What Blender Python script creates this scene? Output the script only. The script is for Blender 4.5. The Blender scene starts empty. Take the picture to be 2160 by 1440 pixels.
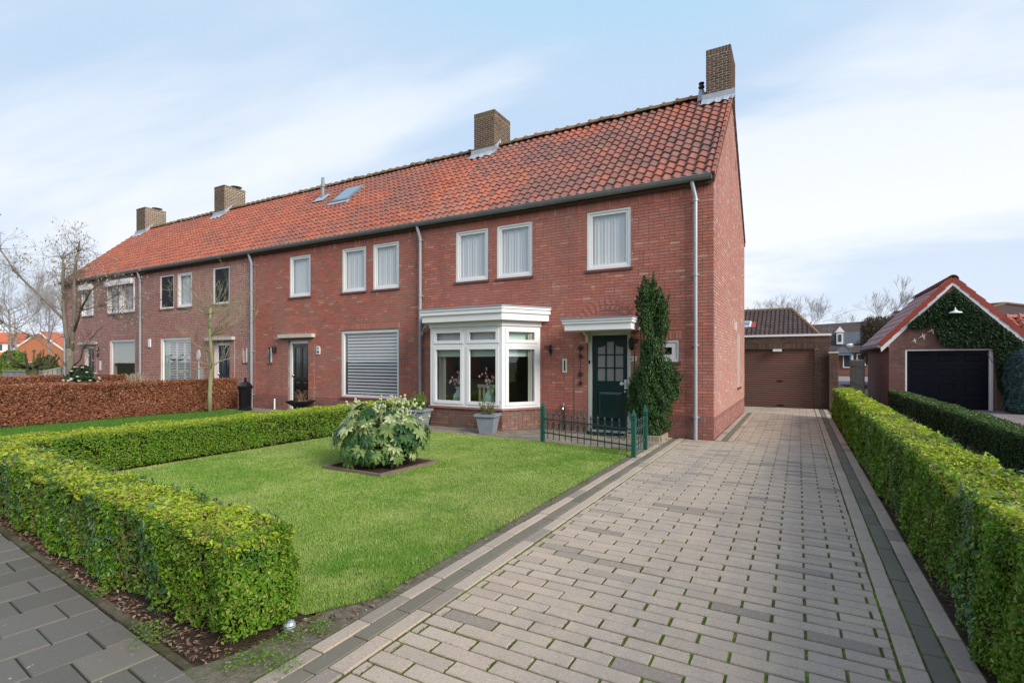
import bpy, math, random
import numpy as np
from mathutils import Vector, Matrix

R = math.radians
rng = np.random.default_rng(11)
random.seed(11)
scene = bpy.context.scene
col = scene.collection

# ---------------------------------------------------------------- camera
CAM_H = 1.57
YAW = R(29.2)
cam_data = bpy.data.cameras.new('camera')
cam_data.lens = 18.0
cam_data.sensor_width = 36.0
cam_data.shift_y = 0.0185
cam_data.clip_start = 0.05
cam_data.clip_end = 1500
cam = bpy.data.objects.new('camera', cam_data)
cam.location = (0, 0, CAM_H)
cam.rotation_euler = (R(90), 0, YAW)
col.objects.link(cam)
scene.camera = cam

# ---------------------------------------------------------------- sky, sun, exposure
SUN_DIR = Vector((0.86, -0.26, 0.52)).normalized()
SUN_EL = math.asin(SUN_DIR.z)
SUN_ROT = math.atan2(SUN_DIR.x, SUN_DIR.y)
world = bpy.data.worlds.new('World')
scene.world = world
world.use_nodes = True
wn, wl = world.node_tree.nodes, world.node_tree.links
wn.clear()
sky = wn.new('ShaderNodeTexSky')
sky.sky_type = 'NISHITA'
sky.sun_disc = False
sky.sun_elevation = SUN_EL
sky.sun_rotation = SUN_ROT
sky.air_density = 1.0
sky.dust_density = 2.0
sky.ozone_density = 1.0
tc = wn.new('ShaderNodeTexCoord')
sep = wn.new('ShaderNodeSeparateXYZ'); wl.new(tc.outputs['Generated'], sep.inputs[0])
def wmath(op, a, b=None, c=None):
    n = wn.new('ShaderNodeMath'); n.operation = op
    for k, q in enumerate((a, b, c)):
        if q is None: continue
        if isinstance(q, (int, float)): n.inputs[k].default_value = q
        else: wl.new(q, n.inputs[k])
    return n.outputs[0]
zc = wmath('MAXIMUM', sep.outputs[2], 0.0)
den = wmath('ADD', zc, 0.22)
cx = wmath('DIVIDE', sep.outputs[0], den)
cy = wmath('DIVIDE', sep.outputs[1], den)
comb = wn.new('ShaderNodeCombineXYZ'); wl.new(cx, comb.inputs[0]); wl.new(cy, comb.inputs[1])
mp = wn.new('ShaderNodeMapping'); wl.new(comb.outputs[0], mp.inputs[0])
mp.inputs['Location'].default_value = (0.9, 2.2, 0)
mp.inputs['Rotation'].default_value = (0, 0, R(-25))
mp.inputs['Scale'].default_value = (0.62, 1.0, 1)
nz = wn.new('ShaderNodeTexNoise'); wl.new(mp.outputs[0], nz.inputs['Vector'])
nz.inputs['Scale'].default_value = 0.8
nz.inputs['Detail'].default_value = 6
nz.inputs['Roughness'].default_value = 0.52
nz.inputs['Distortion'].default_value = 0.6
cr = wn.new('ShaderNodeMapRange'); wl.new(nz.outputs['Fac'], cr.inputs[0])
cr.inputs['From Min'].default_value = 0.42; cr.inputs['From Max'].default_value = 0.62
cr.interpolation_type = 'SMOOTHSTEP'
hz = wn.new('ShaderNodeMapRange'); wl.new(zc, hz.inputs[0])       # more cloud towards the horizon
hz.inputs['From Min'].default_value = 0.0; hz.inputs['From Max'].default_value = 0.42
hz.inputs['To Min'].default_value = 0.50; hz.inputs['To Max'].default_value = 0.0
fac = wmath('MINIMUM', wmath('ADD', wmath('MULTIPLY', cr.outputs[0], 0.66), wmath('ADD', hz.outputs[0], 0.02)), 0.97)
skyb = wn.new('ShaderNodeMixRGB'); skyb.blend_type = 'MULTIPLY'; skyb.inputs[0].default_value = 1
wl.new(sky.outputs[0], skyb.inputs[1]); skyb.inputs[2].default_value = (1.5, 1.45, 1.62, 1)
skyd = wn.new('ShaderNodeMixRGB'); skyd.blend_type = 'DARKEN'; skyd.inputs[0].default_value = 1; wl.new(skyb.outputs[0], skyd.inputs[1]); skyd.inputs[2].default_value = (1.68, 2.18, 2.84, 1)
cmix = wn.new('ShaderNodeMixRGB'); wl.new(fac, cmix.inputs[0]); wl.new(skyd.outputs[0], cmix.inputs[1])
cmix.inputs[2].default_value = (3.06, 3.14, 3.26, 1)
bg = wn.new('ShaderNodeBackground'); wl.new(cmix.outputs[0], bg.inputs[0]); bg.inputs[1].default_value = 0.10
wo = wn.new('ShaderNodeOutputWorld'); wl.new(bg.outputs[0], wo.inputs[0])

sun_data = bpy.data.lights.new('sun', 'SUN')
sun_data.energy = 1.25
sun_data.angle = R(28)
sun_data.color = (1.0, 0.94, 0.86)
sun = bpy.data.objects.new('sun', sun_data)
sun.rotation_euler = SUN_DIR.to_track_quat('Z', 'Y').to_euler()
sun.location = (20, -10, 30)
col.objects.link(sun)

scene.view_settings.view_transform = 'Standard'
scene.view_settings.look = 'None'
scene.view_settings.exposure = 1.72
scene.view_settings.gamma = 1.0
scene.view_settings.use_curve_mapping = False
scene.render.engine = 'CYCLES'
scene.cycles.use_denoising = True
scene.cycles.max_bounces = 6
scene.cycles.diffuse_bounces = 3
scene.cycles.glossy_bounces = 3
scene.cycles.transmission_bounces = 4
scene.cycles.transparent_max_bounces = 8
scene.cycles.caustics_reflective = False
scene.cycles.caustics_refractive = False

# ---------------------------------------------------------------- helpers: materials
def ramp_set(node, stops):
    els = node.color_ramp.elements
    while len(els) > 1: els.remove(els[-1])
    els[0].position = stops[0][0]; els[0].color = (*stops[0][1], 1)
    for p, c in stops[1:]:
        e = els.new(p); e.color = (*c, 1)

def material(name, color, rough=0.7, metal=0.0, spec=0.3, island=None, patches=(), bump=None,
             translucent=0.0, wave=None, coat=0.0):
    """color: base rgb, or with island=[(pos,rgb)..] a colour picked for every single piece.
    patches: (scale, detail, lo, hi, rgb, amount, (sx,sy,sz)) stains with a shape of their own, in world space."""
    m = bpy.data.materials.new(name); m.use_nodes = True
    n, l = m.node_tree.nodes, m.node_tree.links
    n.clear()
    out = n.new('ShaderNodeOutputMaterial')
    b = n.new('ShaderNodeBsdfPrincipled')
    b.inputs['Roughness'].default_value = rough
    b.inputs['Metallic'].default_value = metal
    b.inputs['Specular IOR Level'].default_value = spec
    if coat: b.inputs['Coat Weight'].default_value = coat
    geo = n.new('ShaderNodeNewGeometry')
    if island:
        oi = n.new('ShaderNodeObjectInfo')
        ad = n.new('ShaderNodeMath'); ad.operation = 'ADD'
        l.new(geo.outputs['Random Per Island'], ad.inputs[0]); l.new(oi.outputs['Random'], ad.inputs[1])
        fr = n.new('ShaderNodeMath'); fr.operation = 'FRACT'; l.new(ad.outputs[0], fr.inputs[0])
        rp = n.new('ShaderNodeValToRGB'); ramp_set(rp, island); l.new(fr.outputs[0], rp.inputs[0])
        cur = rp.outputs[0]
    else:
        rgb = n.new('ShaderNodeRGB'); rgb.outputs[0].default_value = (*color, 1); cur = rgb.outputs[0]
    for (sc, det, lo, hi, c, amt, stretch) in patches:
        mpn = n.new('ShaderNodeMapping'); l.new(geo.outputs['Position'], mpn.inputs[0])
        mpn.inputs['Scale'].default_value = stretch
        mpn.inputs['Location'].default_value = (sc * 1.7, sc * 0.3, amt)
        t = n.new('ShaderNodeTexNoise'); l.new(mpn.outputs[0], t.inputs['Vector'])
        t.inputs['Scale'].default_value = sc; t.inputs['Detail'].default_value = det; t.inputs['Roughness'].default_value = 0.6
        mr = n.new('ShaderNodeMapRange'); l.new(t.outputs['Fac'], mr.inputs[0])
        mr.inputs['From Min'].default_value = lo; mr.inputs['From Max'].default_value = hi
        mr.inputs['To Min'].default_value = 0; mr.inputs['To Max'].default_value = amt
        mx = n.new('ShaderNodeMixRGB'); l.new(mr.outputs[0], mx.inputs[0]); l.new(cur, mx.inputs[1])
        mx.inputs[2].default_value = (*c, 1)
        cur = mx.outputs[0]
    l.new(cur, b.inputs['Base Color'])
    if bump:
        sc, st, dist = bump
        t = n.new('ShaderNodeTexNoise'); l.new(geo.outputs['Position'], t.inputs['Vector'])
        t.inputs['Scale'].default_value = sc; t.inputs['Detail'].default_value = 5
        bp = n.new('ShaderNodeBump'); l.new(t.outputs['Fac'], bp.inputs['Height'])
        bp.inputs['Strength'].default_value = st; bp.inputs['Distance'].default_value = dist
        l.new(bp.outputs[0], b.inputs['Normal'])
    if translucent:
        tr = n.new('ShaderNodeBsdfTranslucent'); l.new(cur, tr.inputs[0])
        ms = n.new('ShaderNodeMixShader'); ms.inputs[0].default_value = translucent
        l.new(b.outputs[0], ms.inputs[1]); l.new(tr.outputs[0], ms.inputs[2])
        l.new(ms.outputs[0], out.inputs[0])
    else:
        l.new(b.outputs[0], out.inputs[0])
    return m

def glass_material(name, tint=(0.97, 0.985, 0.985), refl=1.0):
    m = bpy.data.materials.new(name); m.use_nodes = True
    n, l = m.node_tree.nodes, m.node_tree.links
    n.clear()
    out = n.new('ShaderNodeOutputMaterial')
    tr = n.new('ShaderNodeBsdfTransparent'); tr.inputs[0].default_value = (*tint, 1)
    gl = n.new('ShaderNodeBsdfGlossy'); gl.inputs['Roughness'].default_value = 0.01
    lw = n.new('ShaderNodeLayerWeight'); lw.inputs[0].default_value = 0.5
    fr = n.new('ShaderNodeMath'); fr.operation = 'POWER'; l.new(lw.outputs['Facing'], fr.inputs[0]); fr.inputs[1].default_value = 4.0
    geo = n.new('ShaderNodeNewGeometry')
    t = n.new('ShaderNodeTexNoise'); l.new(geo.outputs['Position'], t.inputs['Vector']); t.inputs['Scale'].default_value = 1.3
    bp = n.new('ShaderNodeBump'); bp.inputs['Strength'].default_value = 0.05; bp.inputs['Distance'].default_value = 0.02
    l.new(t.outputs['Fac'], bp.inputs['Height']); l.new(bp.outputs[0], gl.inputs['Normal'])
    mu = n.new('ShaderNodeMath'); mu.operation = 'MULTIPLY_ADD'; l.new(fr.outputs[0], mu.inputs[0])
    mu.inputs[1].default_value = 0.85 * refl; mu.inputs[2].default_value = 0.15 * refl; mu.use_clamp = True
    ms = n.new('ShaderNodeMixShader'); l.new(mu.outputs[0], ms.inputs[0])
    l.new(tr.outputs[0], ms.inputs[1]); l.new(gl.outputs[0], ms.inputs[2])
    l.new(ms.outputs[0], out.inputs[0])
    return m

one = (1, 1, 1)
MAT = {}
def lin(r, g, b):   # sRGB 0..255 -> linear
    f = lambda c: ((c / 255 + 0.055) / 1.055) ** 2.4 if c > 10 else c / 255 / 12.92
    return (f(r), f(g), f(b))

# ---- masonry
MAT['brick_red'] = material('brick_red', one, 0.85, spec=0.15, island=[
    (0.0, (0.398, 0.129, 0.0989)), (0.25, (0.459, 0.146, 0.104)), (0.45, (0.428, 0.155, 0.119)), (0.62, (0.51, 0.159, 0.105)),
    (0.78, (0.386, 0.146, 0.113)), (0.90, (0.489, 0.204, 0.156)), (0.955, (0.622, 0.178, 0.105)), (0.985, (0.551, 0.293, 0.223))],
    patches=[(1.1, 5, 0.54, 0.74, (0.224, 0.0924, 0.08), 0.45, (1.6, 1.6, 0.22)), (0.8, 4, 0.45, 0.75, (0.45, 0.226, 0.181), 0.55, (1, 1, 1)), (26, 3, 0.55, 0.8, (0.18, 0.113, 0.0909), 0.45, (1, 1, 1)),
             (60, 2, 0.5, 0.75, (0.675, 0.376, 0.29), 0.30, (1, 1, 1)), (2.2, 5, 0.62, 0.84, (0.69, 0.621, 0.508), 0.30, (1, 1, 1.4))],
    bump=(90, 0.35, 0.004))
MAT['brick_gable_lit'] = material('brick_gable_lit', one, 0.85, spec=0.15, island=[  # lit copy of brick_red: sun on the gable put into lighter colours
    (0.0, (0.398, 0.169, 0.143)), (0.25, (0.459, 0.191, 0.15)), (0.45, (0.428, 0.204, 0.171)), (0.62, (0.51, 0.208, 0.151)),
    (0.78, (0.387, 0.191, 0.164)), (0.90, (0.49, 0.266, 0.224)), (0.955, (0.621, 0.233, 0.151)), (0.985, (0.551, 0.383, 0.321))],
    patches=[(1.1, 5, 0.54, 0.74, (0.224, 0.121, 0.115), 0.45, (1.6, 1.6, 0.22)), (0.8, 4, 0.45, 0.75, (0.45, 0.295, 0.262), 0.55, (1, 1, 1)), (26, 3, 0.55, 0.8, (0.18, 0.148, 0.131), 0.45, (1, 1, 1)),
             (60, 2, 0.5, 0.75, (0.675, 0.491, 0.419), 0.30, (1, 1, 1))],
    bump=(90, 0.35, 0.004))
MAT['mortar_dark'] = material('mortar_dark', (0.2, 0.157, 0.13), 0.95, spec=0.1,
    patches=[(3.0, 4, 0.45, 0.75, (0.352, 0.335, 0.277), 0.6, (1, 1, 1))])
MAT['brick_purple'] = material('brick_purple', one, 0.85, spec=0.15, island=[
    (0.0, (0.35, 0.164, 0.134)), (0.3, (0.438, 0.18, 0.144)), (0.55, (0.384, 0.201, 0.176)), (0.8, (0.473, 0.231, 0.182)), (0.95, (0.298, 0.164, 0.154))],
    patches=[(1.0, 4, 0.5, 0.75, (0.525, 0.395, 0.31), 0.5, (1, 1, 1)), (30, 3, 0.55, 0.8, (0.21, 0.131, 0.123), 0.4, (1, 1, 1))], bump=(90, 0.3, 0.004))
MAT['mortar_light'] = material('mortar_light', (0.635, 0.47, 0.409), 0.95, spec=0.1, patches=[(2.0, 4, 0.45, 0.7, (0.444, 0.304, 0.258), 0.5, (1, 1, 1))])
MAT['brick_plinth'] = material('brick_plinth', one, 0.85, spec=0.15, island=[
    (0.0, (0.266, 0.108, 0.0915)), (0.4, (0.329, 0.125, 0.102)), (0.7, (0.251, 0.134, 0.123)), (0.9, (0.361, 0.161, 0.123))],
    patches=[(4, 4, 0.5, 0.75, (0.204, 0.197, 0.158), 0.5, (1, 1, 1))], bump=(90, 0.3, 0.004))
MAT['brick_brown'] = material('brick_brown', one, 0.88, spec=0.15, island=[
    (0.0, (0.0802, 0.049, 0.0361)), (0.35, (0.0994, 0.0613, 0.0448)), (0.7, (0.115, 0.0684, 0.0506)), (0.92, (0.138, 0.0926, 0.0723))],
    patches=[(1.6, 4, 0.5, 0.78, (0.184, 0.149, 0.116), 0.4, (1, 1, 1)), (5, 4, 0.60, 0.8, (0.0765, 0.0744, 0.0433), 0.4, (1, 1, 1))], bump=(80, 0.3, 0.004))
MAT['mortar_brown'] = material('mortar_brown', (0.229, 0.181, 0.147), 0.95, spec=0.1)
MAT['brick_chimney'] = material('brick_chimney', one, 0.9, spec=0.12, island=[
    (0.0, (0.105, 0.069, 0.0536)), (0.4, (0.144, 0.0892, 0.0666)), (0.8, (0.172, 0.105, 0.0809)), (0.95, (0.122, 0.101, 0.0714))],
    patches=[(2.2, 5, 0.48, 0.72, (0.188, 0.167, 0.0714), 0.55, (1, 1, 1)), (7, 4, 0.58, 0.75, (0.0663, 0.0654, 0.0536), 0.5, (1, 1, 1))], bump=(80, 0.3, 0.004))
MAT['mortar_chimney'] = material('mortar_chimney', (0.683, 0.585, 0.471), 0.95, spec=0.1, patches=[(2.2, 5, 0.48, 0.72, (0.488, 0.39, 0.163), 0.6, (1, 1, 1))])
MAT['brick_garage'] = material('brick_garage', one, 0.88, spec=0.15, island=[
    (0.0, (0.149, 0.0744, 0.0653)), (0.4, (0.181, 0.0901, 0.0788)), (0.75, (0.16, 0.0935, 0.0855)), (0.95, (0.212, 0.117, 0.101))],
    patches=[(1.5, 4, 0.5, 0.78, (0.255, 0.181, 0.158), 0.4, (1, 1, 1))], bump=(80, 0.3, 0.004))
MAT['sill_tile'] = material('sill_tile', (0.17, 0.062, 0.052), 0.45, spec=0.4, patches=[(9, 4, 0.5, 0.75, (0.07, 0.04, 0.04), 0.6, (1, 1, 1))])
MAT['sill_pink'] = material('sill_pink', (0.36, 0.17, 0.15), 0.5, spec=0.4, patches=[(9, 4, 0.5, 0.75, (0.22, 0.10, 0.09), 0.5, (1, 1, 1))])
# ---- roofs
def tile_mat(name, dark, moss, base):
    return material(name, one, 0.72, spec=0.25, island=base,
        patches=[(0.55, 5, 0.50 - dark * 0.28, 0.66 - dark * 0.12, (0.150, 0.104, 0.098), 0.34 + dark * 0.60, (1, 1, 1)),
                 (6, 5, 0.50, 0.70, (0.115, 0.070, 0.062), 0.40 + dark * 0.40, (1, 1, 1)),
                 (1.4, 5, 0.62 - moss * 0.06, 0.76, (0.21, 0.19, 0.13), 0.15 + moss * 0.5, (1, 1, 1)),
                 (13, 4, 0.60, 0.72, (0.055, 0.045, 0.04), 0.35 + dark * 0.5, (1, 1, 1))], bump=(60, 0.25, 0.004))
TB = [(0.0, (0.36, 0.105, 0.060)), (0.3, (0.42, 0.125, 0.068)), (0.6, (0.32, 0.095, 0.060)), (0.85, (0.44, 0.15, 0.085)), (0.95, (0.27, 0.105, 0.075))]
TBD = [(0.0, (0.39, 0.125, 0.076)), (0.3, (0.46, 0.145, 0.084)), (0.6, (0.32, 0.108, 0.074)), (0.85, (0.43, 0.165, 0.105)), (0.95, (0.25, 0.11, 0.085))]
MAT['tile_a'] = tile_mat('tile_a', 0.52, 0.75, TBD)
MAT['tile_b'] = tile_mat('tile_b', 0.28, 0.3, TB)
MAT['tile_c'] = tile_mat('tile_c', 0.08, 0.1, TB)
MAT['tile_ridge'] = material('tile_ridge', one, 0.85, spec=0.15, island=[(0.0, (0.20, 0.12, 0.07)), (0.4, (0.25, 0.15, 0.085)), (0.7, (0.14, 0.11, 0.08)), (0.95, (0.32, 0.15, 0.08))],
    patches=[(5, 5, 0.48, 0.68, (0.24, 0.20, 0.08), 0.6, (1, 1, 1)), (11, 4, 0.55, 0.7, (0.07, 0.065, 0.05), 0.6, (1, 1, 1))], bump=(50, 0.4, 0.006))
MAT['tile_new'] = material('tile_new', one, 0.5, spec=0.35, island=[(0.0, (0.30, 0.055, 0.035)), (0.5, (0.34, 0.068, 0.042)), (0.95, (0.27, 0.05, 0.033))], bump=(60, 0.2, 0.003))
MAT['tile_garage'] = material('tile_garage', one, 0.45, spec=0.4, island=[(0.0, (0.264, 0.108, 0.102)), (0.5, (0.324, 0.138, 0.126)), (0.95, (0.24, 0.12, 0.12))], patches=[(3, 4, 0.5, 0.75, (0.192, 0.132, 0.144), 0.6, (1, 1, 1))])
MAT['tile_pink'] = material('tile_pink', one, 0.55, spec=0.35, island=[(0.0, (0.42, 0.14, 0.10)), (0.5, (0.50, 0.18, 0.13)), (0.95, (0.38, 0.12, 0.09))])
MAT['tile_brown'] = material('tile_brown', one, 0.8, spec=0.2, island=[(0.0, (0.0697, 0.0447, 0.0414)), (0.5, (0.0902, 0.0568, 0.0506)), (0.95, (0.0779, 0.0602, 0.0552))],
    patches=[(3, 4, 0.55, 0.75, (0.164, 0.129, 0.11), 0.4, (1, 1, 1)), (1.2, 4, 0.60, 0.78, (0.107, 0.107, 0.046), 0.6, (1, 1, 1))])
MAT['tile_orange_far'] = material('tile_orange_far', one, 0.7, island=[(0.0, (0.50, 0.13, 0.06)), (0.95, (0.58, 0.17, 0.08))])
MAT['lead'] = material('lead', (0.36, 0.39, 0.43), 0.5, spec=0.4, patches=[(8, 4, 0.45, 0.75, (0.5, 0.52, 0.55), 0.6, (1, 1, 1))], bump=(12, 0.4, 0.01))
MAT['roof_deck'] = material('roof_deck', (0.07, 0.045, 0.035), 0.9)
# ---- joinery, metal
MAT['white_paint'] = material('white_paint', (0.837, 0.826, 0.815), 0.38, spec=0.4, patches=[(2.5, 4, 0.55, 0.8, (0.713, 0.697, 0.67), 0.4, (1, 1, 1)), (9, 4, 0.62, 0.8, (0.594, 0.583, 0.54), 0.3, (1, 1, 0.3))])
MAT['cream_paint'] = material('cream_paint', (0.68, 0.65, 0.57), 0.4, spec=0.4)
MAT['chair_cream'] = material('chair_cream', (0.50, 0.47, 0.33), 0.5)
MAT['grey_stone'] = material('grey_stone', (0.594, 0.567, 0.499), 0.8, patches=[(6, 4, 0.5, 0.75, (0.405, 0.405, 0.351), 0.5, (1, 1, 1))])
MAT['zinc_dark'] = material('zinc_dark', (0.236, 0.254, 0.247), 0.42, metal=0.35, spec=0.5, patches=[(4, 4, 0.5, 0.75, (0.387, 0.387, 0.37), 0.5, (1, 1, 1))])
MAT['zinc_pipe'] = material('zinc_pipe', (0.36, 0.39, 0.42), 0.45, metal=0.25, spec=0.5, patches=[(3, 4, 0.5, 0.75, (0.26, 0.29, 0.31), 0.5, (1, 1, 0.4))])
MAT['zinc_roof'] = material('zinc_roof', (0.33, 0.36, 0.40), 0.5, metal=0.2)
MAT['green_paint'] = material('green_paint', (0.0044, 0.03, 0.0312), 0.28, spec=0.5, coat=0.2)
MAT['navy_paint'] = material('navy_paint', (0.002, 0.0035, 0.0085), 0.4, spec=0.18)
MAT['black_paint'] = material('black_paint', (0.008, 0.008, 0.010), 0.22, spec=0.5, coat=0.3)
MAT['blue_door'] = material('blue_door', (0.014, 0.026, 0.050), 0.35, spec=0.4)
MAT['fence_green'] = material('fence_green', (0.010, 0.095, 0.070), 0.4, spec=0.45)
MAT['fence_iron'] = material('fence_iron', (0.028, 0.060, 0.052), 0.5, spec=0.4, patches=[(20, 3, 0.5, 0.75, (0.06, 0.05, 0.04), 0.5, (1, 1, 1))])
MAT['iron'] = material('iron', (0.018, 0.017, 0.017), 0.5, spec=0.4)
MAT['chrome'] = material('chrome', (0.62, 0.62, 0.62), 0.22, metal=0.9)
MAT['brass'] = material('brass', (0.55, 0.38, 0.16), 0.3, metal=0.9)
MAT['white_plastic'] = material('white_plastic', (0.78, 0.79, 0.80), 0.35, spec=0.4)
MAT['dark_slot'] = material('dark_slot', (0.01, 0.01, 0.012), 0.6)
MAT['glass'] = glass_material('glass')
MAT['glass_dark'] = glass_material('glass_dark', (0.62, 0.66, 0.68))
MAT['frosted'] = material('frosted', (0.30, 0.29, 0.285), 0.30, spec=0.5, bump=(220, 0.6, 0.004))
MAT['skylight_glass'] = material('skylight_glass', (0.10, 0.13, 0.17), 0.03, spec=1.0, coat=1.0)
MAT['curtain'] = material('curtain', (0.85, 0.855, 0.86), 0.9, spec=0.1, translucent=0.08)
MAT['curtain_cream'] = material('curtain_cream', (0.70, 0.72, 0.60), 0.9, spec=0.1, translucent=0.3)
MAT['blind_mint'] = material('blind_mint', (0.62, 0.78, 0.69), 0.9, spec=0.1, translucent=0.05)
MAT['blind_grey'] = material('blind_grey', (0.78, 0.80, 0.82), 0.85, spec=0.1)
MAT['screen_dark'] = material('screen_dark', (0.030, 0.031, 0.036), 0.75, spec=0.25)
MAT['interior'] = material('interior', (0.39, 0.315, 0.255), 0.9)
MAT['interior_floor'] = material('interior_floor', (0.16, 0.10, 0.06), 0.6)
MAT['wood_orange'] = material('wood_orange', (0.25, 0.10, 0.04), 0.5, patches=[(3, 4, 0.5, 0.75, (0.15, 0.06, 0.03), 0.6, (1, 8, 1))])
MAT['celadon'] = material('celadon', (0.27, 0.40, 0.35), 0.18, spec=0.5, coat=0.4, patches=[(9, 4, 0.45, 0.75, (0.42, 0.52, 0.46), 0.5, (1, 1, 1))])
MAT['petal_pink'] = material('petal_pink', (0.75, 0.50, 0.52), 0.7, translucent=0.2)
MAT['petal_white'] = material('petal_white', (0.78, 0.78, 0.68), 0.7, translucent=0.2)
MAT['planter_zinc'] = material('planter_zinc', (0.23, 0.25, 0.29), 0.55, spec=0.35, patches=[(9, 5, 0.5, 0.75, (0.33, 0.35, 0.38), 0.6, (1, 1, 1)), (22, 4, 0.62, 0.75, (0.5, 0.5, 0.5), 0.5, (1, 1, 1))])
# ---- ground
MAT['paver'] = material('paver', one, 0.9, spec=0.15, island=[(0.0, (0.41, 0.323, 0.248)), (0.35, (0.471, 0.373, 0.281)), (0.6, (0.436, 0.352, 0.274)), (0.85, (0.503, 0.4, 0.303)), (0.92, (0.342, 0.277, 0.22)), (0.965, (0.272, 0.222, 0.174))],
    patches=[(1.1, 5, 0.50, 0.72, (0.247, 0.225, 0.211), 0.5, (2.0, 0.28, 1)), (75, 4, 0.52, 0.68, (0.232, 0.196, 0.175), 0.55, (1, 1, 1)), (48, 4, 0.56, 0.7, (0.61, 0.517, 0.447), 0.35, (1, 1, 1)), (170, 2, 0.56, 0.66, (0.232, 0.191, 0.16), 0.60, (1, 1, 1)), (210, 2, 0.60, 0.70, (0.681, 0.567, 0.427), 0.50, (1, 1, 1)),
             (0.9, 5, 0.52, 0.75, (0.3, 0.253, 0.205), 0.55, (1, 1, 1)), (4.5, 5, 0.60, 0.78, (0.26, 0.222, 0.179), 0.55, (1, 1, 1))], bump=(220, 0.5, 0.003))
MAT['paver_dark'] = material('paver_dark', one, 0.85, spec=0.2, island=[(0.0, (0.144, 0.13, 0.098)), (0.5, (0.185, 0.165, 0.124)), (0.95, (0.164, 0.15, 0.115))],
    patches=[(150, 2, 0.56, 0.68, (0.287, 0.259, 0.19), 0.5, (1, 1, 1)), (3, 4, 0.55, 0.78, (0.219, 0.195, 0.124), 0.5, (1, 1, 1))], bump=(200, 0.4, 0.003))
MAT['joint_moss'] = material('joint_moss', (0.093, 0.0975, 0.036), 0.95, spec=0.05, patches=[(1.1, 5, 0.50, 0.64, (0.107, 0.216, 0.016), 0.9, (1, 1, 1)), (14, 4, 0.52, 0.66, (0.186, 0.281, 0.02), 0.8, (1, 1, 1)), (30, 3, 0.5, 0.7, (0.0429, 0.0488, 0.02), 0.6, (1, 1, 1))], bump=(120, 0.8, 0.006))
MAT['joint_plain'] = material('joint_plain', (0.05, 0.046, 0.036), 0.95, spec=0.05, patches=[(6, 5, 0.5, 0.64, (0.06, 0.075, 0.025), 0.7, (1, 1, 1))])
MAT['slab'] = material('slab', one, 0.8, spec=0.2, island=[(0.0, (0.126, 0.115, 0.0958)), (0.4, (0.156, 0.142, 0.118)), (0.75, (0.143, 0.131, 0.113)), (0.95, (0.181, 0.161, 0.127))],
    patches=[(120, 2, 0.56, 0.7, (0.239, 0.218, 0.181), 0.4, (1, 1, 1)), (2.5, 5, 0.55, 0.75, (0.107, 0.103, 0.077), 0.6, (1, 1, 1)), (24, 3, 0.70, 0.74, (0.659, 0.588, 0.451), 0.7, (1, 1, 1)), (1.3, 4, 0.6, 0.8, (0.156, 0.159, 0.0632), 0.5, (1, 1, 1))], bump=(160, 0.3, 0.003))
MAT['terrace'] = material('terrace', one, 0.9, spec=0.12, island=[(0.0, (0.178, 0.151, 0.111)), (0.5, (0.238, 0.202, 0.156)), (0.95, (0.286, 0.241, 0.192))],
    patches=[(5, 5, 0.48, 0.7, (0.131, 0.129, 0.0706), 0.6, (1, 1, 1)), (90, 2, 0.55, 0.7, (0.393, 0.336, 0.262), 0.5, (1, 1, 1))], bump=(140, 0.5, 0.004))
MAT['paver_grey_pink'] = material('paver_grey_pink', one, 0.9, spec=0.12, island=[(0.0, (0.19, 0.165, 0.165)), (0.5, (0.24, 0.205, 0.20)), (0.95, (0.28, 0.235, 0.225))])
MAT['kerb'] = material('kerb', one, 0.9, spec=0.12, island=[(0.0, (0.088, 0.075, 0.052)), (0.95, (0.128, 0.109, 0.0715))], patches=[(5, 5, 0.42, 0.6, (0.048, 0.0525, 0.0163), 0.8, (1, 1, 1)), (30, 3, 0.5, 0.7, (0.16, 0.143, 0.104), 0.5, (1, 1, 1))], bump=(80, 0.8, 0.006))
MAT['soil'] = material('soil', (0.052, 0.035, 0.024), 0.95, spec=0.05, patches=[(18, 5, 0.45, 0.7, (0.111, 0.0775, 0.0552), 0.7, (1, 1, 1)), (60, 3, 0.62, 0.74, (0.234, 0.188, 0.144), 0.5, (1, 1, 1))], bump=(40, 1.0, 0.02))
MAT['grit'] = material('grit', (0.15, 0.13, 0.095), 0.95, spec=0.05, patches=[(30, 5, 0.45, 0.65, (0.24, 0.21, 0.165), 0.7, (1, 1, 1)), (6, 5, 0.5, 0.65, (0.10, 0.12, 0.035), 0.7, (1, 1, 1)), (90, 3, 0.6, 0.7, (0.06, 0.05, 0.04), 0.6, (1, 1, 1))], bump=(80, 1.0, 0.01))
MAT['earth'] = material('earth', (0.10, 0.085, 0.06), 0.95, spec=0.05, patches=[(0.5, 5, 0.4, 0.6, (0.055, 0.085, 0.022), 0.9, (1, 1, 1))])
MAT['asphalt'] = material('asphalt', (0.055, 0.055, 0.057), 0.9, patches=[(120, 2, 0.55, 0.7, (0.10, 0.10, 0.10), 0.5, (1, 1, 1))])
MAT['turf'] = material('turf', (0.09, 0.165, 0.03), 0.95, spec=0.05, patches=[(2, 5, 0.45, 0.65, (0.15, 0.215, 0.045), 0.7, (1, 1, 1)), (40, 4, 0.5, 0.7, (0.0525, 0.099, 0.018), 0.6, (1, 1, 1))])
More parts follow.
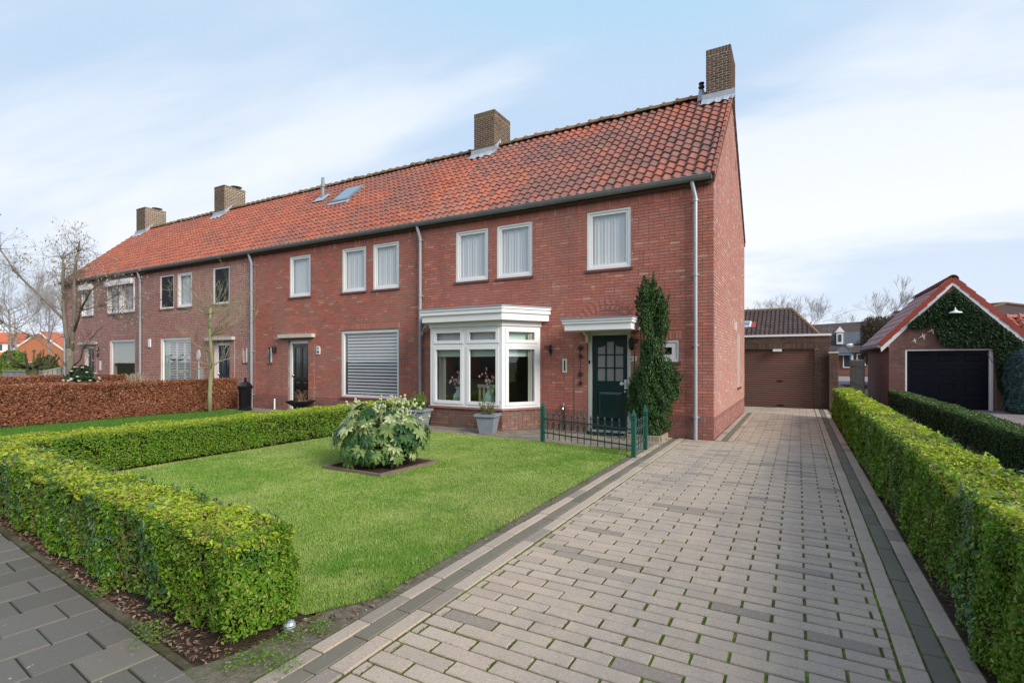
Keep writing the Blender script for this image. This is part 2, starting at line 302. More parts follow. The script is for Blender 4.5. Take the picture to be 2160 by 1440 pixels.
MAT['grass'] = material('grass', one, 0.6, spec=0.2, island=[(0.0, (0.2, 0.347, 0.0429)), (0.3, (0.267, 0.425, 0.0644)), (0.55, (0.348, 0.476, 0.0996)), (0.8, (0.233, 0.386, 0.0521)), (0.91, (0.587, 0.594, 0.262))],
    patches=[(0.55, 5, 0.50, 0.66, (0.394, 0.457, 0.158), 0.55, (1, 1, 1)), (3.2, 5, 0.62, 0.74, (0.335, 0.323, 0.158), 0.6, (1, 1, 1)), (1.3, 5, 0.47, 0.62, (0.481, 0.554, 0.17), 0.65, (1, 1, 1)), (0.8, 4, 0.50, 0.66, (0.14, 0.323, 0.0277), 0.65, (1, 1, 1)), (6, 4, 0.55, 0.70, (0.534, 0.554, 0.231), 0.55, (1, 1, 1))], translucent=0.35)
MAT['grass_dark'] = material('grass_dark', one, 0.6, spec=0.2, island=[(0.0, (0.0924, 0.228, 0.0312)), (0.95, (0.145, 0.288, 0.0437))], translucent=0.35)
MAT['litter'] = material('litter', one, 0.8, spec=0.2, island=[(0.0, (0.119, 0.063, 0.038)), (0.3, (0.187, 0.099, 0.0665)), (0.6, (0.238, 0.171, 0.114)), (0.85, (0.085, 0.054, 0.0475)), (0.95, (0.323, 0.252, 0.162))])
# ---- plants
def leafmat(name, stops, rough=0.42, spec=0.35, tr=0.30, patches=()):
    return material(name, one, rough, spec=spec, island=stops, translucent=tr, patches=patches)
MAT['privet'] = leafmat('privet', [(0.0, (0.0646, 0.174, 0.0118)), (0.25, (0.117, 0.264, 0.0147)), (0.5, (0.182, 0.328, 0.0177)), (0.7, (0.088, 0.212, 0.0147)), (0.84, (0.234, 0.354, 0.0265)), (0.93, (0.199, 0.174, 0.0331)), (0.98, (0.364, 0.424, 0.103))],
    patches=[(2.6, 4, 0.52, 0.72, (0.135, 0.147, 0.0221), 0.55, (1, 1, 1)), (3.7, 4, 0.56, 0.70, (0.0376, 0.135, 0.0206), 0.65, (1, 1, 1))])
MAT['privet_young_lit'] = leafmat('privet_young_lit', [(0.0, (0.281, 0.414, 0.0258)), (0.35, (0.389, 0.512, 0.0374)), (0.65, (0.469, 0.548, 0.0562)), (0.88, (0.321, 0.377, 0.0421)), (0.97, (0.483, 0.366, 0.128))],
    patches=[(2.2, 4, 0.56, 0.72, (0.254, 0.244, 0.0586), 0.5, (1, 1, 1))], tr=0.36)  # young growth, lightened as well for skylight on the hedge top
MAT['hedge_dark'] = leafmat('hedge_dark', [(0.0, (0.016, 0.0416, 0.0112)), (0.4, (0.0272, 0.064, 0.0144)), (0.8, (0.0416, 0.084, 0.0176)), (0.97, (0.06, 0.06, 0.024))], tr=0.2)
MAT['hedge_dark_lit_top'] = leafmat('hedge_dark_lit_top', [(0.0, (0.055, 0.115, 0.022)), (0.5, (0.085, 0.155, 0.030)), (0.97, (0.12, 0.165, 0.05))], tr=0.25)  # lighter copy for the top, daylight from above put into the colour
MAT['beech'] = leafmat('beech', [(0.0, (0.164, 0.0546, 0.0252)), (0.3, (0.246, 0.084, 0.0378)), (0.55, (0.328, 0.126, 0.0609)), (0.75, (0.197, 0.0758, 0.0399)), (0.92, (0.437, 0.21, 0.115))], rough=0.5, tr=0.2)
MAT['beech_lit_top'] = leafmat('beech_lit_top', [(0.0, (0.286, 0.106, 0.0528)), (0.5, (0.367, 0.149, 0.0768)), (0.97, (0.428, 0.211, 0.125))], rough=0.5, tr=0.2)  # top leaves lightened, daylight from above put into the colour
MAT['yew'] = leafmat('yew', [(0.0, (0.0144, 0.045, 0.0132)), (0.4, (0.024, 0.0725, 0.0176)), (0.75, (0.0408, 0.1, 0.022)), (0.95, (0.0744, 0.085, 0.0308))], tr=0.12)
MAT['yew_tip'] = leafmat('yew_tip', [(0.0, (0.0466, 0.138, 0.0257)), (0.6, (0.0745, 0.178, 0.0343)), (0.95, (0.132, 0.194, 0.0515))], tr=0.2)
MAT['ivy'] = leafmat('ivy', [(0.0, (0.0112, 0.034, 0.0128)), (0.35, (0.0176, 0.051, 0.0176)), (0.7, (0.0256, 0.0663, 0.0208)), (0.90, (0.04, 0.0765, 0.032)), (0.97, (0.088, 0.0723, 0.036))], rough=0.55, spec=0.22, tr=0.12,
    patches=[(1.3, 4, 0.58, 0.72, (0.06, 0.051, 0.024), 0.5, (1, 1, 1))])
MAT['conifer_blue'] = leafmat('conifer_blue', [(0.0, (0.030, 0.075, 0.070)), (0.5, (0.055, 0.115, 0.105)), (0.95, (0.10, 0.17, 0.155))], tr=0.12)
MAT['fatsia'] = leafmat('fatsia', [(0.0, (0.030, 0.088, 0.030)), (0.30, (0.050, 0.125, 0.036)), (0.5, (0.10, 0.185, 0.045)), (0.72, (0.17, 0.25, 0.07)), (0.88, (0.28, 0.35, 0.13)), (0.97, (0.44, 0.48, 0.24))], rough=0.42, spec=0.3, tr=0.22)
MAT['fatsia_flower'] = material('fatsia_flower', (0.50, 0.52, 0.30), 0.7, translucent=0.15)
MAT['shrub_green'] = leafmat('shrub_green', [(0.0, (0.06, 0.13, 0.02)), (0.5, (0.12, 0.20, 0.03)), (0.95, (0.20, 0.24, 0.06))])
MAT['shrub_bright'] = leafmat('shrub_bright', [(0.0, (0.08, 0.20, 0.02)), (0.5, (0.15, 0.28, 0.03)), (0.95, (0.22, 0.30, 0.05))])
MAT['rose_leaf'] = leafmat('rose_leaf', [(0.0, (0.020, 0.045, 0.020)), (0.5, (0.035, 0.070, 0.030)), (0.95, (0.06, 0.10, 0.04))])
MAT['moss_green'] = leafmat('moss_green', [(0.0, (0.075, 0.13, 0.0132)), (0.5, (0.125, 0.195, 0.0198)), (0.95, (0.188, 0.221, 0.033))])
MAT['beech_brown'] = leafmat('beech_brown', [(0.0, (0.09, 0.065, 0.045)), (0.5, (0.14, 0.095, 0.06)), (0.95, (0.10, 0.10, 0.05))])
MAT['brick_bay'] = material('brick_bay', one, 0.88, spec=0.12, island=[(0.0, (0.20, 0.105, 0.085)), (0.4, (0.26, 0.13, 0.10)), (0.7, (0.22, 0.125, 0.105)), (0.92, (0.33, 0.17, 0.13))], patches=[(3, 5, 0.48, 0.7, (0.17, 0.145, 0.115), 0.6, (1, 1, 1))], bump=(90, 0.3, 0.004))
MAT['ivy_leaf'] = leafmat('ivy_leaf', [(0.0, (0.0345, 0.0978, 0.024)), (0.5, (0.0575, 0.144, 0.0384)), (0.9, (0.0978, 0.19, 0.068)), (0.97, (0.23, 0.299, 0.112))], rough=0.38, spec=0.4, tr=0.12)
MAT['dry_twig'] = material('dry_twig', (0.30, 0.19, 0.11), 0.85)
MAT['red_twig'] = material('red_twig', (0.30, 0.10, 0.05), 0.8)
MAT['stem_brown'] = material('stem_brown', (0.19, 0.135, 0.085), 0.9, patches=[(14, 4, 0.5, 0.7, (0.30, 0.24, 0.16), 0.6, (1, 1, 1))])
MAT['hedge_core'] = material('hedge_core', (0.022, 0.022, 0.010), 0.95, spec=0.05, patches=[(25, 5, 0.45, 0.7, (0.06, 0.05, 0.022), 0.8, (1, 1, 1))], bump=(40, 1.0, 0.03))
MAT['beech_core'] = material('beech_core', (0.045, 0.022, 0.013), 0.95, spec=0.05, patches=[(25, 5, 0.45, 0.7, (0.09, 0.045, 0.025), 0.8, (1, 1, 1))], bump=(40, 1.0, 0.03))
MAT['bark_grey'] = material('bark_grey', (0.212, 0.181, 0.139), 0.9, patches=[(4, 5, 0.45, 0.65, (0.145, 0.139, 0.0798), 0.7, (1, 1, 0.5)), (18, 4, 0.55, 0.7, (0.102, 0.084, 0.0672), 0.6, (1, 1, 0.4))], bump=(30, 0.5, 0.01))
MAT['bark_green'] = material('bark_green', (0.27, 0.26, 0.16), 0.9, patches=[(5, 5, 0.42, 0.62, (0.20, 0.215, 0.075), 0.8, (1, 1, 0.6)), (25, 4, 0.55, 0.7, (0.36, 0.34, 0.27), 0.6, (1, 1, 1))], bump=(40, 0.5, 0.008))
MAT['bark_mossy'] = material('bark_mossy', (0.12, 0.115, 0.055), 0.95, patches=[(8, 5, 0.42, 0.62, (0.075, 0.085, 0.03), 0.8, (1, 1, 1)), (5, 4, 0.55, 0.7, (0.20, 0.16, 0.12), 0.5, (1, 1, 1))], bump=(30, 0.6, 0.01))
MAT['twig_far_hazed'] = material('twig_far_hazed', (0.27, 0.245, 0.23), 0.9)  # bark lightened, haze of distance put into the colour
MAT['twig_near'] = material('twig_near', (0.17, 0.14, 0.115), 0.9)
MAT['bud'] = material('bud', (0.34, 0.27, 0.18), 0.8)
# ---- misc
MAT['shutter_brown'] = material('shutter_brown', (0.21, 0.113, 0.0857), 0.5, spec=0.35, patches=[(3, 4, 0.5, 0.8, (0.166, 0.0912, 0.0735), 0.5, (1, 1, 1))])
MAT['wood_grey'] = material('wood_grey', one, 0.9, island=[(0.0, (0.09, 0.078, 0.06)), (0.5, (0.17, 0.15, 0.12)), (0.95, (0.24, 0.215, 0.175))], patches=[(6, 5, 0.5, 0.7, (0.12, 0.12, 0.09), 0.6, (6, 6, 0.4))])
MAT['wood_fence_left'] = material('wood_fence_left', one, 0.9, island=[(0.0, (0.26, 0.25, 0.23)), (0.95, (0.34, 0.325, 0.295))], patches=[(5, 5, 0.5, 0.7, (0.18, 0.17, 0.15), 0.6, (1, 1, 1))])
MAT['orange_brick_far'] = material('orange_brick_far', (0.42, 0.155, 0.075), 0.9, patches=[(8, 4, 0.5, 0.75, (0.36, 0.13, 0.07), 0.6, (1, 1, 3))])
MAT['white_render'] = material('white_render', (0.66, 0.66, 0.64), 0.8)
MAT['grey_cladding'] = material('grey_cladding', (0.156, 0.18, 0.216), 0.6)
MAT['window_dark'] = material('window_dark', (0.05, 0.06, 0.07), 0.1, spec=0.8)
MAT['car_silver'] = material('car_silver', (0.55, 0.57, 0.60), 0.25, metal=0.5, spec=0.5, coat=0.6)
MAT['car_white'] = material('car_white', (0.75, 0.76, 0.78), 0.25, spec=0.5, coat=0.6)
MAT['car_grey'] = material('car_grey', (0.16, 0.19, 0.23), 0.25, metal=0.4, spec=0.5, coat=0.6)
MAT['tyre'] = material('tyre', (0.015, 0.015, 0.015), 0.8)
MAT['doormat'] = material('doormat', (0.025, 0.028, 0.034), 0.95, bump=(200, 0.8, 0.01))
MAT['lamp_white'] = material('lamp_white', (0.80, 0.80, 0.76), 0.3, spec=0.4)
MAT['lamp_post'] = material('lamp_post', (0.08, 0.14, 0.13), 0.5)
MAT['bird_white'] = material('bird_white', (0.66, 0.63, 0.56), 0.5)
MAT['stone_ball'] = material('stone_ball', (0.27, 0.24, 0.21), 0.9, patches=[(8, 4, 0.5, 0.7, (0.17, 0.15, 0.13), 0.6, (1, 1, 1))])
MAT['edging'] = material('edging', (0.19, 0.135, 0.10), 0.9, patches=[(8, 5, 0.45, 0.7, (0.12, 0.10, 0.06), 0.7, (1, 1, 1)), (60, 3, 0.55, 0.7, (0.30, 0.24, 0.19), 0.5, (1, 1, 1))], bump=(90, 0.6, 0.005))
MAT['yellow_brick'] = material('yellow_brick', one, 0.9, island=[(0.0, (0.30, 0.25, 0.17)), (0.95, (0.36, 0.29, 0.20))])
# ---------------------------------------------------------------- helpers: geometry
def tag(o, label=None, cat=None, group=None, kind=None):
    if label: o['label'] = label
    if cat: o['category'] = cat
    if group: o['group'] = group
    if kind: o['kind'] = kind
    return o

def link(name, mesh, mat=None, parent=None):
    o = bpy.data.objects.new(name, mesh); col.objects.link(o)
    if mat is not None and mesh is not None and not mesh.materials:
        mesh.materials.append(MAT[mat] if isinstance(mat, str) else mat)
    if parent is not None:
        o.parent = parent
        o.matrix_parent_inverse = inv(parent)
    return o

WORLD_INV = {}
def inv(p):
    if p.name not in WORLD_INV: reg(p)
    return WORLD_INV[p.name]
def reg(o):
    """remember the inverse of a parent's own placement, so that its parts are written in world coordinates"""
    p = o
    m = Matrix.Identity(4)
    chain = []
    while p is not None:
        chain.append(p); p = p.parent
    m = Matrix.Identity(4)
    for q in reversed(chain):
        m = m @ (q.matrix_parent_inverse @ q.matrix_basis if q.parent else q.matrix_basis)
    WORLD_INV[o.name] = m.inverted()
    return o

def thing(name, loc, label, cat, group=None, rz=0.0):
    o = bpy.data.objects.new(name, None); col.objects.link(o)
    o.empty_display_size = 0.2
    o.location = loc; o.rotation_euler = (0, 0, rz)
    tag(o, label, cat, group)
    return reg(o)

def np_mesh(name, V, F, smooth=False):
    V = np.asarray(V, dtype=np.float32); F = np.asarray(F, dtype=np.int32)
    me = bpy.data.meshes.new(name)
    nf, k = F.shape
    me.vertices.add(len(V)); me.vertices.foreach_set('co', V.ravel())
    me.loops.add(nf * k); me.loops.foreach_set('vertex_index', F.ravel())
    me.polygons.add(nf)
    me.polygons.foreach_set('loop_start', np.arange(0, nf * k, k, dtype=np.int32))
    me.polygons.foreach_set('loop_total', np.full(nf, k, dtype=np.int32))
    me.polygons.foreach_set('use_smooth', np.full(nf, bool(smooth)))
    me.update(calc_edges=True)
    return me

class MB:
    def __init__(self, M=None):
        self.v = []; self.f = []; self.M = M
    def add(self, vs, fs):
        b = len(self.v)
        if self.M is not None: vs = [tuple(self.M @ Vector(p)) for p in vs]
        self.v += [tuple(p) for p in vs]
        self.f += [tuple(i + b for i in f) for f in fs]
        return self
    def box(self, x0, x1, y0, y1, z0, z1):
        vs = [(x0, y0, z0), (x1, y0, z0), (x1, y1, z0), (x0, y1, z0), (x0, y0, z1), (x1, y0, z1), (x1, y1, z1), (x0, y1, z1)]
        return self.add(vs, [(3, 2, 1, 0), (4, 5, 6, 7), (0, 1, 5, 4), (1, 2, 6, 5), (2, 3, 7, 6), (3, 0, 4, 7)])
    def cbox(self, x0, x1, y0, y1, z0, z1, c=0.008):
        """box with chamfered upper edge"""
        vs = [(x0, y0, z0), (x1, y0, z0), (x1, y1, z0), (x0, y1, z0),
              (x0, y0, z1 - c), (x1, y0, z1 - c), (x1, y1, z1 - c), (x0, y1, z1 - c),
              (x0 + c, y0 + c, z1), (x1 - c, y0 + c, z1), (x1 - c, y1 - c, z1), (x0 + c, y1 - c, z1)]
        fs = [(3, 2, 1, 0), (8, 9, 10, 11)]
        for k in range(4):
            j = (k + 1) % 4
            fs += [(k, j, j + 4, k + 4), (k + 4, j + 4, j + 8, k + 8)]
        return self.add(vs, fs)
    def prism(self, pts, z0, z1):
        """polygon in xy, extruded in z"""
        n = len(pts)
        vs = [(x, y, z0) for x, y in pts] + [(x, y, z1) for x, y in pts]
        fs = [tuple(range(n - 1, -1, -1)), tuple(range(n, 2 * n))] + [(k, (k + 1) % n, (k + 1) % n + n, k + n) for k in range(n)]
        return self.add(vs, fs)
    def prism_x(self, pts, x0, x1):
        """polygon in yz, extruded in x"""
        n = len(pts)
        vs = [(x0, y, z) for y, z in pts] + [(x1, y, z) for y, z in pts]
        fs = [tuple(range(n - 1, -1, -1)), tuple(range(n, 2 * n))] + [(k, (k + 1) % n, (k + 1) % n + n, k + n) for k in range(n)]
        return self.add(vs, fs)
    def prism_y(self, pts, y0, y1):
        """polygon in xz, extruded in y"""
        n = len(pts)
        vs = [(x, y0, z) for x, z in pts] + [(x, y1, z) for x, z in pts]
        fs = [tuple(range(n)), tuple(range(2 * n - 1, n - 1, -1))] + [((k + 1) % n, k, k + n, (k + 1) % n + n) for k in range(n)]
        return self.add(vs, fs)
    def tube(self, pts, radii, n=8, cap=True):
        pts = [Vector(p) for p in pts]
        vs = []; fs = []
        up = Vector((0.13, 0.21, 0.97))
        for i, p in enumerate(pts):
            d = (pts[min(i + 1, len(pts) - 1)] - pts[max(i - 1, 0)])
            if d.length < 1e-9: d = Vector((0, 0, 1))
            d.normalize()
            a = d.cross(up)
            if a.length < 0.05: a = d.cross(Vector((1, 0, 0)))
            a.normalize(); b = d.cross(a)
            r = radii[i] if isinstance(radii, (list, tuple)) else radii
            for k in range(n):
                t = 2 * math.pi * k / n
                vs.append(tuple(p + a * (r * math.cos(t)) + b * (r * math.sin(t))))
        for i in range(len(pts) - 1):
            for k in range(n):
                j = (k + 1) % n
                fs.append((i * n + k, i * n + j, (i + 1) * n + j, (i + 1) * n + k))
        if cap:
            fs.append(tuple(range(n))[::-1]); fs.append(tuple((len(pts) - 1) * n + k for k in range(n)))
        return self.add(vs, fs)
    def lathe(self, prof, c=(0, 0, 0), n=16, a0=0.0):
        vs = []; fs = []
        for r, z in prof:
            for k in range(n):
                t = a0 + 2 * math.pi * k / n
                vs.append((c[0] + r * math.cos(t), c[1] + r * math.sin(t), c[2] + z))
        for i in range(len(prof) - 1):
            for k in range(n):
                j = (k + 1) % n
                fs.append((i * n + k, i * n + j, (i + 1) * n + j, (i + 1) * n + k))
        fs.append(tuple(range(n))[::-1]); fs.append(tuple((len(prof) - 1) * n + k for k in range(n)))
        return self.add(vs, fs)
    def ball(self, c, r, n=8, m=6, sz=1.0):
        prof = [(max(r * math.sin(math.pi * i / m), 1e-4), -r * sz * math.cos(math.pi * i / m)) for i in range(m + 1)]
        return self.lathe(prof, c, n)
    def mesh(self, name, smooth=False):
        me = bpy.data.meshes.new(name)
        me.from_pydata(self.v, [], self.f)
        if smooth: me.polygons.foreach_set('use_smooth', np.ones(len(me.polygons), dtype=bool))
        me.update()
        return me
    def build(self, name, mat, parent=None, smooth=False):
        return link(name, self.mesh(name, smooth), mat, parent)

SY, CY = math.sin(YAW), math.cos(YAW)
def depth_seen(p):
    """distance along the view if the point is inside the photograph, else a large number"""
    d = -SY * p[0] + CY * p[1]
    if d < 0.3: return 1e6 - d
    u = 0.5 + 0.5 * (CY * p[0] + SY * p[1]) / d
    v = 720 / 2160 + 0.0185 - 0.5 * (p[2] - CAM_H) / d
    if -0.03 < u < 1.03 and -0.03 < v < 0.70: return d
    return 1e4 + d

def pieces(name, parent, base, items, mat, limit=300, rest=None, kindtag=True):
    """items: (loc, 3x3 rotation, scale). The `limit` nearest in view are objects sharing one mesh, the others one joined mesh."""
    V, F = base
    V = np.asarray(V, dtype=np.float64); F = np.asarray(F)
    order = sorted(range(len(items)), key=lambda i: depth_seen(items[i][0]))
    me = np_mesh(name, V, F); me.materials.append(MAT[mat])
    pinv = inv(parent)
    for i in order[:limit]:
        loc, rot, sc = items[i]
        o = bpy.data.objects.new(name, me); col.objects.link(o)
        o.parent = parent; o.matrix_parent_inverse = pinv
        o.matrix_basis = Matrix.Translation(loc) @ Matrix(rot).to_4x4() @ Matrix.Diagonal((*sc, 1))
    left = order[limit:]
    if left:
        L = np.array([items[i][0] for i in left], dtype=np.float64)
        Ro = np.array([[list(r) for r in items[i][1]] for i in left], dtype=np.float64)
        S = np.array([items[i][2] for i in left], dtype=np.float64)
        W = np.einsum('nij,nvj->nvi', Ro, V[None] * S[:, None, :]) + L[:, None, :]
        FF = (F[None] + (np.arange(len(left)) * len(V))[:, None, None]).reshape(-1, F.shape[1])
        o = link(rest or name + '_field', np_mesh(rest or name + '_field', W.reshape(-1, 3), FF), mat, parent)
        if kindtag: o['kind'] = 'stuff'
        return o

I3 = ((1, 0, 0), (0, 1, 0), (0, 0, 1))
def rotz3(a):
    c, s = math.cos(a), math.sin(a)
    return ((c, -s, 0), (s, c, 0), (0, 0, 1))

# unit brick: x along the course, y outwards (0 at the mortar bed .. 1 at the face), z up
_e = 0.02
BRICK = ([(-.5, -1, -.5), (.5, -1, -.5), (.5, -1, .5), (-.5, -1, .5), (-.5 + _e * .4, 1, -.5 + _e * 2), (.5 - _e * .4, 1, -.5 + _e * 2), (.5 - _e * .4, 1, .5 - _e * 2), (-.5 + _e * .4, 1, .5 - _e * 2)],
         [(4, 5, 6, 7)[::-1], (0, 1, 5, 4)[::-1], (1, 2, 6, 5)[::-1], (2, 3, 7, 6)[::-1], (3, 0, 4, 7)[::-1]])
# unit paver: top at z = 0, chamfered rim
def paver_base(cx, cy, cz):
    v = [(-.5, -.5, -1), (.5, -.5, -1), (.5, .5, -1), (-.5, .5, -1), (-.5, -.5, -cz), (.5, -.5, -cz), (.5, .5, -cz), (-.5, .5, -cz),
         (-.5 + cx, -.5 + cy, 0), (.5 - cx, -.5 + cy, 0), (.5 - cx, .5 - cy, 0), (-.5 + cx, .5 - cy, 0)]
    f = [(8, 9, 10, 11)]
    for k in range(4):
        j = (k + 1) % 4
        f += [(k, j, j + 4, k + 4), (k + 4, j + 4, j + 8, k + 8)]
    return (v, f)

def courses(s0, s1, z0, z1, holes, soldiers=(), course=0.0645, lw=0.212, rnd=None, top=None):
    """brick rectangles (sa, sb, za, zb) of a wild bond; holes and soldier courses are left free, soldiers filled with upright bricks"""
    rnd = rnd or random.Random(3)
    out = []
    nrow = int(round((z1 - z0) / course))
    hs = list(holes) + list(soldiers)
    for r in range(nrow):
        za = z0 + r * course; zb = za + course; zm = (za + zb) / 2
        a = s0; last = 0; run = 0
        first = True
        segs = []
        while a < s1 - 1e-6:
            if first:
                L = (lw / 2 if r % 2 else lw); first = False
            else:
                if run >= 3: L = lw / 2; run = 0
                elif rnd.random() < 0.24 and last > lw * 0.7: L = lw / 2; run = 0
                else: L = lw; run += 1
            last = L
            b = min(a + L, s1)
            if s1 - b < 0.035: b = s1
            segs.append((a, b)); a = b
        bl = [(h[0], h[1]) for h in hs if h[2] < zm < h[3]]
        if top:
            t0, t1 = top(zb)
            bl += [(-1e9, t0), (t1, 1e9)]
        for (a, b) in segs:
            parts = [(a, b)]
            for (h0, h1) in bl:
                nxt = []
                for (p, q) in parts:
                    if q <= h0 or p >= h1: nxt.append((p, q)); continue
                    if p < h0: nxt.append((p, h0))
                    if q > h1: nxt.append((h1, q))
                parts = nxt
            for (p, q) in parts:
                if q - p > 0.025: out.append((p, q, za, zb))
    for (h0, h1, za, zb) in soldiers:
        n = max(1, int(round((h1 - h0) / course)))
        w = (h1 - h0) / n
        for k in range(n): out.append((h0 + k * w, h0 + (k + 1) * w, za, zb))
    return out

def brick_items(rects, origin, U, N, joint=0.0085, proud=0.006):
    """U: direction in which s grows, N: outward normal (both horizontal unit vectors)"""
    N = Vector(N); U = Vector(U); O = Vector(origin)
    ux = N.cross(Vector((0, 0, 1)))
    rot = ((ux.x, N.x, 0), (ux.y, N.y, 0), (0, 0, 1))
    items = []
    for (a, b, za, zb) in rects:
        p = O + U * ((a + b) / 2); p.z = (za + zb) / 2
        items.append((tuple(p), rot, (max(b - a - joint, 0.012), proud + random.uniform(-0.0015, 0.0015), zb - za - joint)))
    return items

def slab_with_holes(mb, s0, s1, z0, z1, holes, y0, y1):
    """wall body in local x = s, y thickness, with rectangular openings"""
    xs = sorted({s0, s1, *[min(max(h[0], s0), s1) for h in holes], *[min(max(h[1], s0), s1) for h in holes]})
    zs = sorted({z0, z1, *[min(max(h[2], z0), z1) for h in holes], *[min(max(h[3], z0), z1) for h in holes]})
    for i in range(len(xs) - 1):
        run = None
        for j in range(len(zs) - 1):
            xm, zm = (xs[i] + xs[i + 1]) / 2, (zs[j] + zs[j + 1]) / 2
            solid = not any(h[0] < xm < h[1] and h[2] < zm < h[3] for h in holes)
            if solid and run is None: run = zs[j]
            if (not solid) and run is not None:
                mb.box(xs[i], xs[i + 1], y0, y1, run, zs[j]); run = None
        if run is not None: mb.box(xs[i], xs[i + 1], y0, y1, run, zs[-1])

def frame_rect(mb, x0, x1, z0, z1, w, y0, y1, wb=None):
    """four-piece rectangular frame in the xz plane"""
    wb = wb or w
    mb.box(x0, x1, y0, y1, z1 - w, z1)
    mb.box(x0, x1, y0, y1, z0, z0 + wb)
    mb.box(x0, x0 + w, y0 + .0015, y1, z0 + wb, z1 - w)
    mb.box(x1 - w, x1, y0 + .0015, y1, z0 + wb, z1 - w)

def local_frame(origin, U, N):
    """matrix: local x along U, local y INTO the wall (-N), local z up"""
    U = Vector(U); N = Vector(N)
    return Matrix(((U.x, -N.x, 0, origin[0]), (U.y, -N.y, 0, origin[1]), (0, 0, 1, origin[2]), (0, 0, 0, 1)))

def text_mesh(txt, size, depth=0.004):
    cu = bpy.data.curves.new('txt', 'FONT'); cu.body = txt; cu.size = size; cu.extrude = depth; cu.align_x = 'CENTER'; cu.align_y = 'CENTER'; cu.offset = size * 0.035
    ob = bpy.data.objects.new('txt', cu); col.objects.link(ob)
    dg = bpy.context.evaluated_depsgraph_get()
    me = bpy.data.meshes.new_from_object(ob.evaluated_get(dg))
    bpy.data.objects.remove(ob); bpy.data.curves.remove(cu)
    return me

# ---------------------------------------------------------------- helpers: foliage
def unit(a):
    return a / np.maximum(np.linalg.norm(a, axis=-1, keepdims=True), 1e-9)

def leaf_quads(P, N, size, aspect=0.55, fold=0.35, axis=None, rg=None):
    """one folded kite per leaf. N: facing direction, axis: optional direction in which the leaf points"""
    rg = rg or rng
    n = len(P)
    N = unit(N)
    T = rg.normal(size=(n, 3)) if axis is None else axis + rg.normal(size=(n, 3)) * 0.25
    T = unit(T - N * np.sum(T * N, axis=1, keepdims=True))
    B = np.cross(N, T)
    L = (size * rg.uniform(0.5, 1.45, n))[:, None]
    W = L * aspect * 0.5
    V = np.empty((n, 4, 3))
    V[:, 0] = P - T * L * 0.5
    V[:, 1] = P + B * W + N * W * fold - T * L * 0.05
    V[:, 2] = P + T * L * 0.5 - N * L * 0.12
    V[:, 3] = P - B * W + N * W * fold - T * L * 0.05
    F = np.arange(n * 4).reshape(n, 4)
    return V.reshape(-1, 3), F

def smooth_noise(P, k, seed):
    r = np.random.default_rng(seed)
    out = np.zeros(len(P))
    for i in range(6):
        d = r.normal(size=3) * k * (1 + i * 0.45)
        out += np.sin(P @ d + r.uniform(0, 6.28)) / (1 + i * 0.5)
    return out / 2.4

def cam_dist(P):
    return np.sqrt(P[:, 0] ** 2 + P[:, 1] ** 2 + (P[:, 2] - CAM_H) ** 2)

